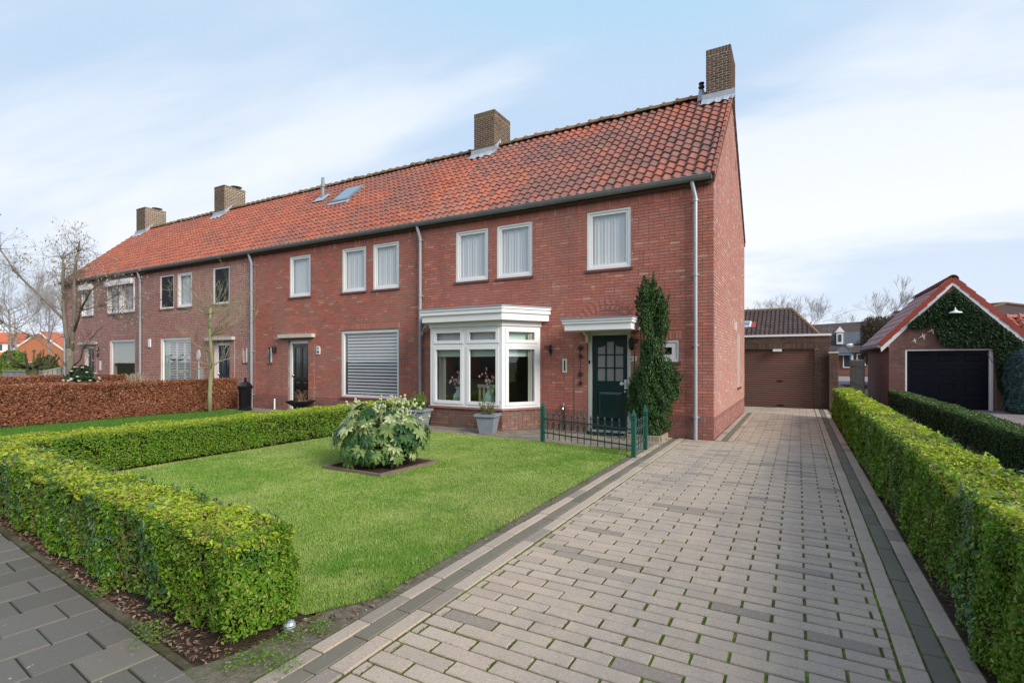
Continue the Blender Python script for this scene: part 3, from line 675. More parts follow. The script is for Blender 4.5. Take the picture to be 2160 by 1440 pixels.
def hedge(name, p0, p1, width, height, label, cat, group, mats, dens, leaf, rough=0.03, seed=1, back=True, ends=(True, True), z0=0.03, near=None, core='hedge_core', aspect=0.55, round_=0.05, topfrac=1.0, deep=0.028, bare=0.0, creeper=None):
    """clipped hedge along p0->p1 (front line), `width` to the left of that direction"""
    rg = np.random.default_rng(seed)
    p0 = np.array([*p0, 0.0]); p1 = np.array([*p1, 0.0])
    L = np.linalg.norm(p1 - p0); U = (p1 - p0) / L; W = np.array([-U[1], U[0], 0.0]); Z = np.array([0, 0, 1.0])
    t = thing(name, tuple((p0 + p1) / 2 + W * width / 2), label, cat, group)
    def sample(area, fn, nrm):
        n = int(area * dens)
        a, b = rg.uniform(size=n), rg.uniform(size=n)
        P = fn(a, b)
        return P, np.tile(nrm, (n, 1))
    sets = []
    top = sample(L * width * topfrac, lambda a, b: p0 + U * (a * L)[:, None] + W * (b * width)[:, None] + Z * height, Z)
    sets.append(sample(L * height, lambda a, b: p0 + U * (a * L)[:, None] + Z * (z0 + b * (height - z0))[:, None], -W))
    if back: sets.append(sample(L * height, lambda a, b: p0 + W * width + U * (a * L)[:, None] + Z * (z0 + b * (height - z0))[:, None], W))
    if ends[0]: sets.append(sample(width * height, lambda a, b: p0 + W * (a * width)[:, None] + Z * (z0 + b * (height - z0))[:, None], -U))
    if ends[1]: sets.append(sample(width * height, lambda a, b: p1 + W * (a * width)[:, None] + Z * (z0 + b * (height - z0))[:, None], U))
    def finish(P, N, sd, jitter=0.55):
        if bare:
            m = smooth_noise(P, 4.5, seed + 9) + 0.5 * smooth_noise(P, 14.0, seed + 12) + (0.25 - P[:, 2]) * (0.9 if sd == 0 else 0)
            k = rg.uniform(size=len(P)) > np.clip((m - 0.25) * 1.6, 0, 0.85) * bare
            P, N = P[k], N[k]
        off = smooth_noise(P, 3.0, seed) * rough + smooth_noise(P, 11.0, seed + 5) * rough * 0.45
        P = P + N * (off - np.abs(rg.normal(size=len(P))) * deep)[:, None]
        # soften the edges
        s = (P - p0) @ W; zt = P[:, 2]
        ex = np.maximum(0, zt - (height - round_)) / round_
        e1 = np.maximum(0, round_ - s) / round_; e2 = np.maximum(0, s - (width - round_)) / round_
        e = np.clip(ex, 0, 1.3) * np.clip(np.maximum(e1, e2), 0, 1.3)
        P = P - Z * (e * round_ * 0.45)[:, None] - W * (np.where(s < width / 2, -1, 1) * e * round_ * 0.35)[:, None]
        P = P + rg.normal(size=P.shape) * 0.006
        D = N + rg.normal(size=P.shape) * jitter + Z * 0.25
        sz = leaf * np.ones(len(P))
        if near is not None:
            d = cam_dist(P)
            keep = rg.uniform(size=len(P)) < np.clip((near / d) ** 1.5, 0.14, 1)
            sz = leaf * np.clip((d / near) ** 0.75, 1, 4)
            P, D, sz = P[keep], D[keep], sz[keep]
        return leaf_quads(P, D, sz, aspect, rg=rg)
    side = [np.concatenate(q) for q in zip(*sets)]
    V, F = finish(side[0], side[1], 0)
    o = link('foliage', np_mesh('foliage', V, F), mats[0], t); o['kind'] = 'stuff'
    if creeper:      # broader dark leaves of a creeper growing through the hedge
        P, N = np.concatenate([side[0], top[0][::2]]), np.concatenate([side[1], top[1][::2]])
        m = smooth_noise(P, 2.4, seed + 31) + 0.4 * smooth_noise(P, 7.0, seed + 33)
        k = (rg.uniform(size=len(P)) < np.clip((m - 0.05) * 0.10, 0, 0.075)) & (cam_dist(P) < 9)
        P, N = P[k] + N[k] * 0.008, N[k]
        off = smooth_noise(P, 3.0, seed) * rough + smooth_noise(P, 11.0, seed + 5) * rough * 0.45
        V, F = leaf_quads(P + N * off[:, None], N + rg.normal(size=P.shape) * 0.35 + Z * 0.3, np.full(len(P), leaf * 1.35), 0.75, 0.25, rg=rg)
        o = link('creeper_leaves', np_mesh('creeper_leaves', V, F), creeper, t); o['kind'] = 'stuff'
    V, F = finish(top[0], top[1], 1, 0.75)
    o = link('lit_top_leaves', np_mesh('lit_top_leaves', V, F), mats[1], t); o['kind'] = 'stuff'  # lighter leaves on top: skylight on the hedge put into the colour
    if bare:      # fine brown twigs that show between the leaves
        n = int(L * (width + 2 * height) * 420)
        a = rg.uniform(0, L, n); fside = rg.uniform(size=n)
        hgt = rg.uniform(0.03, height - 0.01, n)
        ss = np.where(fside < 0.6, rg.uniform(-0.005, 0.05, n), np.where(fside < 0.8, width - rg.uniform(-0.005, 0.05, n), rg.uniform(0, width, n)))
        hgt = np.where(fside >= 0.8, height - rg.uniform(-0.01, 0.04, n), hgt)
        Q = p0 + U * a[:, None] + W * ss[:, None] + Z * hgt[:, None]
        d = cam_dist(Q); Q = Q[d < 9]; d = d[d < 9]; n = len(Q)
        D = unit(rg.normal(size=(n, 3)) + Z * 0.8); S = unit(np.cross(D, rg.normal(size=(n, 3))))
        ln = rg.uniform(0.03, 0.08, n)[:, None]; wd = 0.0014
        V = np.empty((n, 4, 3)); V[:, 0] = Q - S * wd; V[:, 1] = Q + S * wd; V[:, 2] = Q + D * ln + S * wd * .5; V[:, 3] = Q + D * ln - S * wd * .5
        o = link('twigs', np_mesh('twigs', V.reshape(-1, 3), np.arange(n * 4).reshape(n, 4)), 'stem_brown', t); o['kind'] = 'stuff'
    ins = 0.075
    mb = MB()
    a = p0 + W * ins + U * (ins if ends[0] else 0); b = p1 + W * ins - U * (ins if ends[1] else 0)
    c = b + W * (width - 2 * ins); d = a + W * (width - 2 * ins)
    mb.prism([(q[0], q[1]) for q in (a, b, c, d)], 0.10, height - ins)
    mb.build('light_block_core', core, t)  # solid dark box added inside, unseen; stops see-through and light leaking
    # bare stems at the foot
    st = MB()
    for k in range(int(L * 7)):
        q = p0 + U * rg.uniform(0.08, L - 0.08) + W * rg.uniform(0.05, width - 0.05)
        if cam_dist(q[None])[0] > 13: continue
        lean = rg.normal(size=3) * 0.025
        st.tube([tuple(q + Z * -0.03), tuple(q + lean * 0.6 + Z * 0.12), tuple(q + lean * 1.8 + Z * 0.28)], [0.011, 0.008, 0.004], 5)
        for j in range(2):
            ln = rg.normal(size=3) * 0.04
            st.tube([tuple(q + lean * 0.4 + Z * 0.07), tuple(q + ln + Z * 0.22)], [0.006, 0.003], 4)
    if st.v:
        so = st.build('stems', 'stem_brown', t); so['kind'] = 'stuff'
    return t

def grow(mb, p, d, length, r, depth, rnd, n=5, spread=0.6, up=0.15, kids=(2, 3), shrink=0.68, ends=None, segs=3, wig=0.12, rmin=0.0):
    pts = [Vector(p)]; rad = [r]
    d = Vector(d).normalized()
    for i in range(segs):
        d = (d + Vector((rnd.gauss(0, wig), rnd.gauss(0, wig), rnd.gauss(0, wig) + up * 0.3))).normalized()
        pts.append(pts[-1] + d * (length / segs)); rad.append(max(r * (1 - 0.45 * (i + 1) / segs), rmin))
    mb.tube(pts, rad, n if r > 0.02 else (4 if r > 0.008 else 3), cap=False)
    if depth == 0:
        if ends is not None: ends.append((pts[-1], d))
        return
    for k in range(rnd.randint(*kids)):
        q = rnd.uniform(0.45, 1.0) if k else 1.0
        i = min(int(q * segs), segs - 1); f = q * segs - i
        base = pts[i].lerp(pts[i + 1], f)
        a = Vector((rnd.gauss(0, 1), rnd.gauss(0, 1), rnd.gauss(0, 1)))
        a = (a - d * a.dot(d)).normalized()
        nd = (d + a * spread * rnd.uniform(0.6, 1.3) + Vector((0, 0, up))).normalized()
        grow(mb, base, nd, length * shrink * rnd.uniform(0.75, 1.15), max(rad[-1] * 0.8, rmin), depth - 1, rnd, n, spread, up, kids, shrink, ends, segs, wig, rmin)
# ================================================================ THE SETTING
def sheet(name, pts, z, mat, label=None):
    mb = MB(); n = len(pts)
    mb.add([(x, y, z) for x, y in pts], [tuple(range(n))])
    o = mb.build(name, mat)
    return tag(o, label or name.replace('_', ' ') + ' of the place', 'ground', kind='structure')

sheet('ground', [(-400, -300), (400, -300), (400, 400), (-400, 400)], -0.06, 'earth', 'flat earth and grass ground under the whole street')

# ---- driveway
drive = sheet('driveway', [(-2.36, -0.4), (0.86, -0.4), (0.86, 19.4), (-2.7, 19.4), (-2.7, 16.9), (-1.45, 16.9), (-1.45, 10.74), (-2.36, 10.74)], -0.011, 'joint_moss', 'long block paved driveway beside the end house')
PAV = paver_base(0.012, 0.04, 0.10)
PL, PW = 0.356, 0.1135
items = []
row = 0
y = 0.10
while y < 19.3:
    off = (row % 2) * PL / 2 + 0.055
    x0 = -1.975 if y < 10.66 else (-1.095 if y < 16.9 else -2.6)
    a = x0 - ((x0 + 1.975) % PL) - PL + off
    while a < 0.452:
        p, q = max(a, x0), min(a + PL, 0.452)
        if q - p > 0.04:
            items.append((((p + q) / 2 + random.uniform(-.0015, .0015), y + random.uniform(-.002, .002), random.uniform(-0.005, 0.003)),
                          rotz3(random.gauss(0, 0.006)), (q - p - random.uniform(0.012, 0.019), PW - random.uniform(0.011, 0.015), 0.05)))
        a += PL
    y += PW; row += 1
pieces('paver', drive, PAV, items, 'paver', 300, 'paver_field')
PAVB = paver_base(0.04, 0.012, 0.10)
def border(xc, w, y0, y1, mat, nm, phase, lim):
    it = []
    yy = y0 - phase
    while yy < y1:
        a, b = max(yy, y0), min(yy + PL, y1)
        if b - a > 0.05:
            it.append(((xc + random.uniform(-.002, .002), (a + b) / 2, random.uniform(-0.003, 0.003)), rotz3(random.gauss(0, 0.004)), (w - 0.010, b - a - 0.010, 0.05)))
        yy += PL
    pieces(nm, drive, PAVB, it, mat, lim, nm + '_far')
border(-2.285, 0.110, 0.2, 10.70, 'paver', 'border_paver', 0.07, 60)
border(-2.168, 0.118, 0.2, 10.70, 'paver_dark', 'dark_border_paver', 0.22, 60)
border(-2.048, 0.118, 0.2, 10.70, 'paver', 'border_paver', 0.15, 60)
border(0.515, 0.118, 0.2, 19.3, 'paver', 'border_paver', 0.12, 60)
border(0.634, 0.112, 0.2, 19.3, 'paver_dark', 'dark_border_paver', 0.28, 60)
border(0.752, 0.118, 0.2, 19.3, 'paver', 'border_paver', 0.02, 60)
border(-1.385, 0.115, 10.78, 16.9, 'paver', 'border_paver', 0.1, 40)
border(-1.270, 0.110, 10.78, 16.9, 'paver_dark', 'dark_border_paver', 0.0, 40)
border(-1.155, 0.112, 10.78, 16.9, 'paver', 'border_paver', 0.2, 40)

# ---- sidewalk of square slabs, the street line is turned a few degrees
SW_A = R(-5.5)
SWC, SWS = math.cos(SW_A), math.sin(SW_A)
def sw(a, b):   # a along the street (from the drive's corner), b towards the houses
    return (-2.8 + a * SWC - b * SWS, 1.46 + a * SWS + b * SWC)
swo = sheet('sidewalk', [sw(-14, -1.66), sw(0.45, -1.66), sw(0.45, 0.0), sw(-14, 0.0)], -0.012, 'joint_plain', 'grey slab pavement along the street front')
items = []
for i in range(48):
    a0 = 0.42 - (i + 1) * 0.302
    b = -0.15 if i % 2 else 0.0
    while b > -1.66:
        t = max(b - 0.302, -1.66)
        cxy = sw(a0 + 0.151, (b + t) / 2)
        items.append(((cxy[0], cxy[1], random.uniform(-.004, .003)), rotz3(SW_A + random.gauss(0, 0.003)), (0.292, b - t - 0.010, 0.05)))
        b = t
    if i % 2:
        cxy = sw(a0 + 0.151, -0.075)
        items.append(((cxy[0], cxy[1], random.uniform(-.004, .003)), rotz3(SW_A), (0.292, 0.141, 0.05)))
pieces('paving_slab', swo, paver_base(0.016, 0.016, 0.12), items, 'slab', 300, 'paving_slab_far')
sheet('road', [sw(-40, -9), sw(40, -9), sw(40, -1.80), sw(-40, -1.80)], -0.045, 'asphalt', 'asphalt road in front of the houses')
# edging kerb between slabs and hedge soil
kb = sheet('kerb_line', [sw(-14, 0.005), sw(0.2, 0.005), sw(0.2, 0.075), sw(-14, 0.075)], -0.014, 'soil', 'narrow mossy kerb between pavement and hedge')
items = []
a = 0.10
while a > -13.5:
    L = random.choice((0.22, 0.24, 0.5))
    c = sw(a - L / 2, 0.042 + random.uniform(-.006, .006))
    items.append(((c[0], c[1], random.uniform(-0.012, 0.012)), rotz3(SW_A + random.gauss(0, 0.02)), (L - 0.012, 0.062, 0.06)))
    a -= L
pieces('kerb_stone', kb, paver_base(0.03, 0.12, 0.2), items, 'kerb', 60, 'kerb_stone_far')

# ---- planting soil under the hedges, front strips
sheet('hedge_soil', [sw(-14, 0.06), (-2.53, 1.49), (-2.53, 2.0), (-2.62, 2.17), (-8.4, 2.75), (-16.7, 3.5)], -0.008, 'soil', 'dark litter strewn soil under the front hedge')
sheet('drive_soil', [(0.815, 0.4), (1.42, 0.4), (1.42, 17), (0.815, 17)], -0.008, 'soil', 'black soil strip under the right hand hedge')
sheet('divider_soil', [(-9.5, 2.5), (-8.36, 2.5), (-8.36, 10.3), (-9.5, 10.3)], -0.004, 'soil', 'soil strip under the dividing hedge')
sheet('gravel_edge', [(-2.62, 1.72), (-2.74, 1.43), (-2.345, 0.9), (-2.345, 8.9), (-2.56, 8.9)], -0.006, 'grit', 'worn gritty edge between lawn and driveway')
# ---- terrace in front of the end house
ter = sheet('terrace', [(-8.4, 9.10), (-4.36, 8.94), (-2.40, 8.80), (-2.345, 8.8), (-2.345, 10.74), (-8.4, 10.74)], -0.010, 'joint_plain', 'mossy brick terrace under the bay window')
items = []
yy = 9.0; r = 0
while yy < 10.70:
    a = -8.4 + (r % 2) * 0.105
    while a < -2.36:
        if yy > 9.10 + (a + 8.4) * -0.044:
            items.append(((a + 0.105, yy, random.uniform(-.004, .003)), I3, (0.202, 0.098, 0.05)))
        a += 0.21
    yy += 0.105; r += 1
pieces('terrace_brick', ter, PAV, items, 'terrace', 0, 'terrace_brick')
items = []
for k in range(29):
    a = -8.4 + k * 0.21
    items.append(((a + 0.105, 9.06 + (a + 8.4) * -0.046, 0.002), rotz3(-0.046), (0.20, 0.05, 0.05)))
pieces('edge_brick', ter, PAV, items, 'terrace', 40)
# path in front of the other houses, neighbour's forecourt, path between the right hand hedges
nb = sheet('front_path', [(-30, 9.7), (-9.3, 9.7), (-9.3, 10.74), (-30, 10.74)], -0.004, 'terrace', 'paved path along the neighbouring front doors')
fc = sheet('forecourt', [(2.95, 8), (14, 8), (14, 21.4), (2.60, 21.4), (2.60, 19.9), (2.95, 19.9)], -0.010, 'joint_plain', 'greyish pink brick forecourt before the ivy garage')
items = []
yy = 9.0; r = 0
while yy < 21.3:
    a = 2.95 + (r % 2) * 0.105
    while a < 8.2:
        items.append(((a + 0.105, yy, random.uniform(-.003, .003)), I3, (0.203, 0.099, 0.05)))
        a += 0.21
    yy += 0.105; r += 1
pieces('forecourt_brick', fc, PAV, items, 'paver_grey_pink', 0, 'forecourt_brick')
sheet('side_path', [(1.42, 0.4), (2.45, 0.4), (2.45, 40), (0.95, 40), (0.95, 19.5), (1.42, 17)], -0.014, 'terrace', 'narrow path between the two hedges')
sheet('back_street', [(-20, 40), (30, 40), (30, 62), (-20, 62)], -0.02, 'paver_grey_pink', 'paved street behind the garages')

# ---- lawns: turf sheet and grass blades
LAWN = [(-8.38, 2.75), (-2.66, 2.13), (-2.44, 2.5), (-2.45, 8.74), (-4.36, 8.90), (-8.38, 9.06)]
sheet('lawn_turf', LAWN, 0.0, 'turf', 'turf of the front lawn')
def in_poly(P, poly):
    x, y = P[:, 0], P[:, 1]; c = np.zeros(len(P), bool)
    for i in range(len(poly)):
        (x0, y0), (x1, y1) = poly[i], poly[i - 1]
        h = ((y0 > y) != (y1 > y)) & (x < (x1 - x0) * (y - y0) / (y1 - y0 + 1e-12) + x0)
        c ^= h
    return c
def grass(name, poly, n, ref, mat, label, hgt=0.021, seed=3, holes=()):
    rg = np.random.default_rng(seed)
    poly = np.array(poly); lo, hi = poly.min(0), poly.max(0)
    P = rg.uniform(lo, hi, size=(n, 2)); P = P[in_poly(P, [tuple(q) for q in poly])]
    for h in holes: P = P[~in_poly(P, h)]
    P3 = np.column_stack([P, np.zeros(len(P))])
    d = cam_dist(P3)
    keep = rg.uniform(size=len(P)) < np.clip((ref / d) ** 1.3, 0.10, 1)
    P3, d = P3[keep], d[keep]
    m = len(P3)
    w = 0.0026 * np.clip((d / ref) ** 0.9, 1, 4); h = hgt * rg.uniform(0.55, 1.2, m) * (1 + 0.25 * smooth_noise(P3, 2.0, 4))
    a = rg.uniform(0, 6.283, m); le = rg.uniform(0.1, 0.75, m) * h
    s = np.column_stack([np.cos(a), np.sin(a), np.zeros(m)]); f = np.column_stack([-np.sin(a), np.cos(a), np.zeros(m)])
    Z = np.array([0, 0, 1.0])
    V = np.empty((m, 3, 3))
    V[:, 0] = P3 - s * w[:, None]; V[:, 1] = P3 + s * w[:, None]
    V[:, 2] = P3 + f * le[:, None] + Z * h[:, None]
    o = link(name, np_mesh(name, V.reshape(-1, 3), np.arange(m * 3).reshape(m, 3)), mat)
    return tag(o, label, 'grass', kind='stuff')
BED = [(-6.02, 5.14), (-4.88, 5.12), (-4.80, 6.28), (-5.98, 6.30)]
grass('grass', LAWN, 1250000, 3.4, 'grass', 'short mown grass of the front lawn', holes=[BED])
LAWN_B = [(-15.9, 3.2), (-9.45, 2.9), (-9.45, 9.6), (-15.9, 9.75)]
sheet('side_turf', LAWN_B, -0.002, 'turf', 'turf of the neighbouring lawn')
grass('grass', LAWN_B, 260000, 9.0, 'grass_dark', 'grass of the neighbouring lawn before the brown hedge', hgt=0.05, seed=5)
# ================================================================ THE TERRACE OF HOUSES
YF = 10.73          # face of the front walls
YB = 17.05          # rear walls
YR, ZR = 13.88, 8.28
YE, ZE = 10.58, 5.20
ANG = math.atan2(ZR - ZE, YR - YE)
CA, SA = math.cos(ANG), math.sin(ANG)
SLOPE = math.hypot(ZR - ZE, YR - YE)
NX, NY = (1, 0, 0), (0, -1, 0)

# pantile: x across, y up the slope, z out of the roof
def pantile(w=0.204, ln=0.335, amp=0.030, cols=10):
    v = []; f = []
    for i in range(cols + 1):
        t = i / cols
        x = -0.012 + t * (w + 0.024)
        ph = 2 * math.pi * (t - 0.12)
        z = amp * math.sin(ph) + 0.006 * math.sin(2 * ph)
        v += [(x, 0, z + 0.030), (x, ln, z - 0.004), (x, 0.006, z - 0.006)]
    for i in range(cols):
        a, b = i * 3, (i + 1) * 3
        f += [(a, b, b + 1, a + 1), (a + 2, b + 2, b, a)]
    return v, f
PANTILE = pantile()
ROWP = SLOPE / 16.0
ROOF_ROT = ((1, 0, 0), (0, CA, -SA), (0, SA, CA))
def half_round(ln, r, n=8):
    v = []; f = []
    for i, (x, rr) in enumerate(((0, r * 1.24), (0.06, r * 1.22), (0.065, r), (ln, r * 0.94))):
        for k in range(n + 1):
            t = math.pi * k / n
            v.append((x, rr * math.cos(t), rr * math.sin(t)))
    for i in range(3):
        for k in range(n):
            a = i * (n + 1) + k
            f.append((a, a + 1, a + n + 2, a + n + 1))
    return v, f
RIDGE = half_round(0.36, 0.115)

def curtain(M, x0, x1, z0, z1, yoff, mat, parent, wl=0.075, amp=0.0065):
    n = max(8, int((x1 - x0) / wl * 6))
    mb = MB(M); vs = []; fs = []
    for i in range(n + 1):
        x = x0 + (x1 - x0) * i / n
        yy = yoff + amp * math.sin(2 * math.pi * (x - x0) / wl + 0.6 * math.sin(x * 9)) + 0.006 * math.sin(x * 31)
        vs += [(x, yy, z0), (x, yy, z1)]
    fs = [(2 * i, 2 * i + 2, 2 * i + 3, 2 * i + 1) for i in range(n)]
    mb.add(vs, fs)
    return mb.build('curtain', mat, parent, smooth=True)

def window(house, x0, x1, z0, z1, content='curtain', M=None, fw=0.062, sash=0.05, recess=0.012, sill='sill_tile', sillz=0.055, mat='white_paint', label=None, glass='glass', deep=0.0):
    M = M or local_frame((0, YF, 0), NX, NY)
    mb = MB(M)
    frame_rect(mb, x0, x1, z0, z1, fw, recess, recess + 0.07)
    w = mb.build('window', mat, house)
    if label: w['label'] = label
    sx0, sx1, sz0, sz1 = x0 + fw, x1 - fw, z0 + fw, z1 - fw
    if sash:
        mb = MB(M); frame_rect(mb, sx0 + .004, sx1 - .004, sz0 + .004, sz1 - .004, sash, recess + 0.018, recess + 0.06)
        mb.build('sash', mat, w)
        g = sash
    else: g = 0.0
    if content == 'screen':
        MB(M).box(sx0, sx1, recess + 0.012, recess + 0.017, sz0, sz1).build('insect_screen', 'screen_dark', w)
    mb = MB(M); mb.add([(sx0 + g, recess + 0.04, sz0 + g), (sx1 - g, recess + 0.04, sz0 + g), (sx1 - g, recess + 0.04, sz1 - g), (sx0 + g, recess + 0.04, sz1 - g)], [(0, 1, 2, 3)])
    mb.build('pane', glass, w)
    if sill:
        MB(M).box(x0 - 0.04, x1 + 0.04, -0.035, recess + 0.06, z0 - sillz, z0 - 0.002).build('sill', sill, w)
    if content == 'curtain':
        curtain(M, sx0 - 0.05, sx1 + 0.05, sz0 - 0.05, sz1 + 0.03, 0.115, 'curtain', w)
    elif content == 'half':
        curtain(M, sx0 - 0.05, sx0 + 0.16, sz0 - 0.05, sz1, 0.16, 'curtain', w)
        MB(M).box(sx0, sx1, 0.13, 0.14, sz0 + 0.06, sz1).build('blind', 'blind_grey', w)
    elif content == 'blind':
        MB(M).box(sx0, sx1, 0.13, 0.14, sz0 - 0.02, sz1).build('blind', 'curtain', w)
    return w

def downpipe(house, x, top, elbow=True):
    mb = MB()
    y = YF - 0.075
    pts = [(x, y, -0.01), (x, y, top - 0.42)]
    mb.tube(pts, 0.040, 10)
    if elbow: mb.tube([(x, y, top - 0.43), (x, y - 0.005, top - 0.36), (x - 0.05, YF - 0.13, top - 0.10), (x - 0.055, YF - 0.14, top + 0.02)], [0.043, 0.043, 0.041, 0.041], 10)
    for z in (0.42, 1.85, 3.25, top - 0.43):
        mb.tube([(x, y, z), (x, y, z + 0.045)], 0.050, 10)
        mb.box(x - 0.065, x + 0.065, y + 0.02, YF - 0.005, z + 0.008, z + 0.036)
    return mb.build('downpipe', 'zinc_pipe', house, smooth=False)

def chimney(house, x0, x1, y0, y1, top, lim, cowl=False, flash='right'):
    zb = 7.35
    c = MB().box(x0 + .012, x1 - .012, y0 + .012, y1 - .012, zb, top - 0.03).build('chimney', 'mortar_chimney', house)
    zt = top - 0.17
    n = int((zt - zb) / 0.0625); pitch = (zt - zb) / n
    items = []
    for (a, b, O, U, N) in ((x0, x1, (0, y0 + .012, 0), (1, 0, 0), (0, -1, 0)), (y0, y1, (x1 - .012, 0, 0), (0, 1, 0), (1, 0, 0)), (y0, y1, (x0 + .012, 0, 0), (0, 1, 0), (-1, 0, 0))):
        rects = []
        for r in range(n):
            za = zb + r * pitch
            if za < 7.85: continue
            m = max(2, int(round((b - a) / 0.21))); w = (b - a) / m
            if r % 2: edges = [a + w * k for k in range(m + 1)]
            else: edges = [a] + [a + w * (k + .5) for k in range(m)] + [b]
            rects += [(edges[k], edges[k + 1], za, za + pitch) for k in range(len(edges) - 1)]
        m = int(round((b - a) / 0.068)); w = (b - a) / m
        rects += [(a + k * w, a + (k + 1) * w, zt, top - 0.004) for k in range(m)]
        items += brick_items(rects, O, U, N, 0.020, 0.014)
    pieces('chimney_brick', c, BRICK, items, 'brick_chimney', lim, 'chimney_brickwork')
    MB().box(x0 + 0.02, x1 - 0.02, y0 + 0.02, y1 - 0.02, top - 0.03, top - 0.012).build('chimney_cap', 'mortar_brown', c)
    # lead apron and stepped side flashing
    def on_roof(y, off): return ZE + (y - YE) * math.tan(ANG) + off
    fl = MB()
    ya = y0 - 0.20
    zs = [x0 - 0.10 + (x1 - x0 + 0.20) * k / 12 for k in range(16)]
    vs = []; fs = []
    for k, x in enumerate(zs):
        wv = 0.02 * math.sin(k * 1.7)
        vs += [(x, ya + 0.02 * math.sin(k * 2.1), on_roof(ya, 0.075) + wv), (x, y0 - 0.012, on_roof(y0, 0.085)), (x, y0 - 0.008, on_roof(y0, 0.22))]
    fs = []
    for k in range(12):
        a = 3 * k
        fs += [(a, a + 3, a + 4, a + 1), (a + 1, a + 4, a + 5, a + 2)]
    fl.add(vs, fs)
    xs = x1 + 0.012
    if flash == 'right':
        k = 0; y = y0 - 0.005
        while y < YR - 0.04:
            z = on_roof(y, 0.0)
            fl.prism_x([(y, z - 0.02), (y + 0.13, on_roof(y + 0.13, -0.02)), (y + 0.11, on_roof(y, 0.30)), (y + 0.015, on_roof(y, 0.27))], xs, xs + 0.006 + 0.003 * (k % 2))
            y += 0.085; k += 1
    fl.build('flashing', 'lead', c)
    if cowl:
        xc, yc = (x0 + x1) / 2 + 0.15, (y0 + y1) / 2 + 0.2
        MB().lathe([(0.03, 0), (0.03, 0.10), (0.24, 0.105), (0.24, 0.125), (0.02, 0.15)], (xc, yc, top - 0.015), 14).build('cowl', 'zinc_dark', c)
    return c

def roof_part(house, x0, x1, tilemat, lim, skip=None):
    deck = MB()
    e = 0.06
    deck.prism_x([(YE + 0.05, ZE - 0.06), (YR, ZR - e - 0.04), (YB + 0.22, ZE - 0.06), (YB + 0.22, ZE - 0.14), (YR, ZR - 0.26), (YE + 0.05, ZE - 0.16)], x0 + 0.002, x1 - 0.002)
    d = deck.build('roof', 'roof_deck', house)
    items = []
    ncol = int(round((x1 - x0) / 0.204)); pw = (x1 - x0) / ncol
    for r in range(16):
        s = r * ROWP
        for c in range(ncol):
            x = x0 + c * pw
            y = YE + s * CA; z = ZE + s * SA
            if skip and skip(x + pw / 2, y + 0.12): continue
            j = random.gauss(0, 0.006)
            items.append(((x + random.uniform(-.004, .004), y - j * CA, z - j * SA + random.uniform(-.004, .005)),
                          ROOF_ROT, (pw / 0.204, 1.0, 1.0)))
    pieces('roof_tile', d, PANTILE, items, tilemat, lim, 'roof_tile_field')
    # rear slope, plain courses that only show at the verge
    it = []
    rr = ((-1, 0, 0), (0, -CA, SA), (0, SA, CA))
    for r in range(16):
        s = r * ROWP
        it.append(((x1, YB + 0.20 - s * CA, ZE + s * SA - 0.02), rr, (1, 1, 1)))
    pieces('verge_tile', d, PANTILE, it, tilemat, 16)
    it = []
    n = int((x1 - x0) / 0.33); w = (x1 - x0) / n
    for k in range(n):
        it.append(((x0 + k * w, YR, ZR + 0.012 + random.uniform(-.016, .016)), I3, (w / 0.33, 1, 1)))
    pieces('ridge_tile', d, RIDGE, it, 'tile_ridge', 40)
    return d

def gutter(house, x0, x1, endcap):
    mb = MB(); n = 10
    yc, zc, r = YE + 0.005, ZE - 0.015, 0.082
    prof = [(yc - r - 0.012, zc + 0.016), (yc - r - 0.012, zc + 0.004)] + [(yc - r * math.cos(math.pi * k / n), zc - r * math.sin(math.pi * k / n)) for k in range(n + 1)]
    prof += [(yc + r, zc + 0.03)]
    inner = [(y + (0.004 if y < yc else -0.004), z + 0.006) for y, z in prof][::-1]
    pts = prof + inner
    mb.prism_x(pts, x0, x1)
    k = x0 + 1.0
    while k < x1 - 0.2:
        ring = [(yc - (r + 0.004) * math.cos(math.pi * q / n), zc - (r + 0.004) * math.sin(math.pi * q / n)) for q in range(n + 1)]
        mb.prism_x(ring, k, k + 0.03); k += 1.02
    if endcap:
        cap = [(yc - r * math.cos(math.pi * q / n), zc - r * math.sin(math.pi * q / n)) for q in range(n + 1)]
        mb.prism_x(cap, x1 - 0.004, x1 + 0.003)
    g = mb.build('gutter', 'zinc_dark', house)
    return g

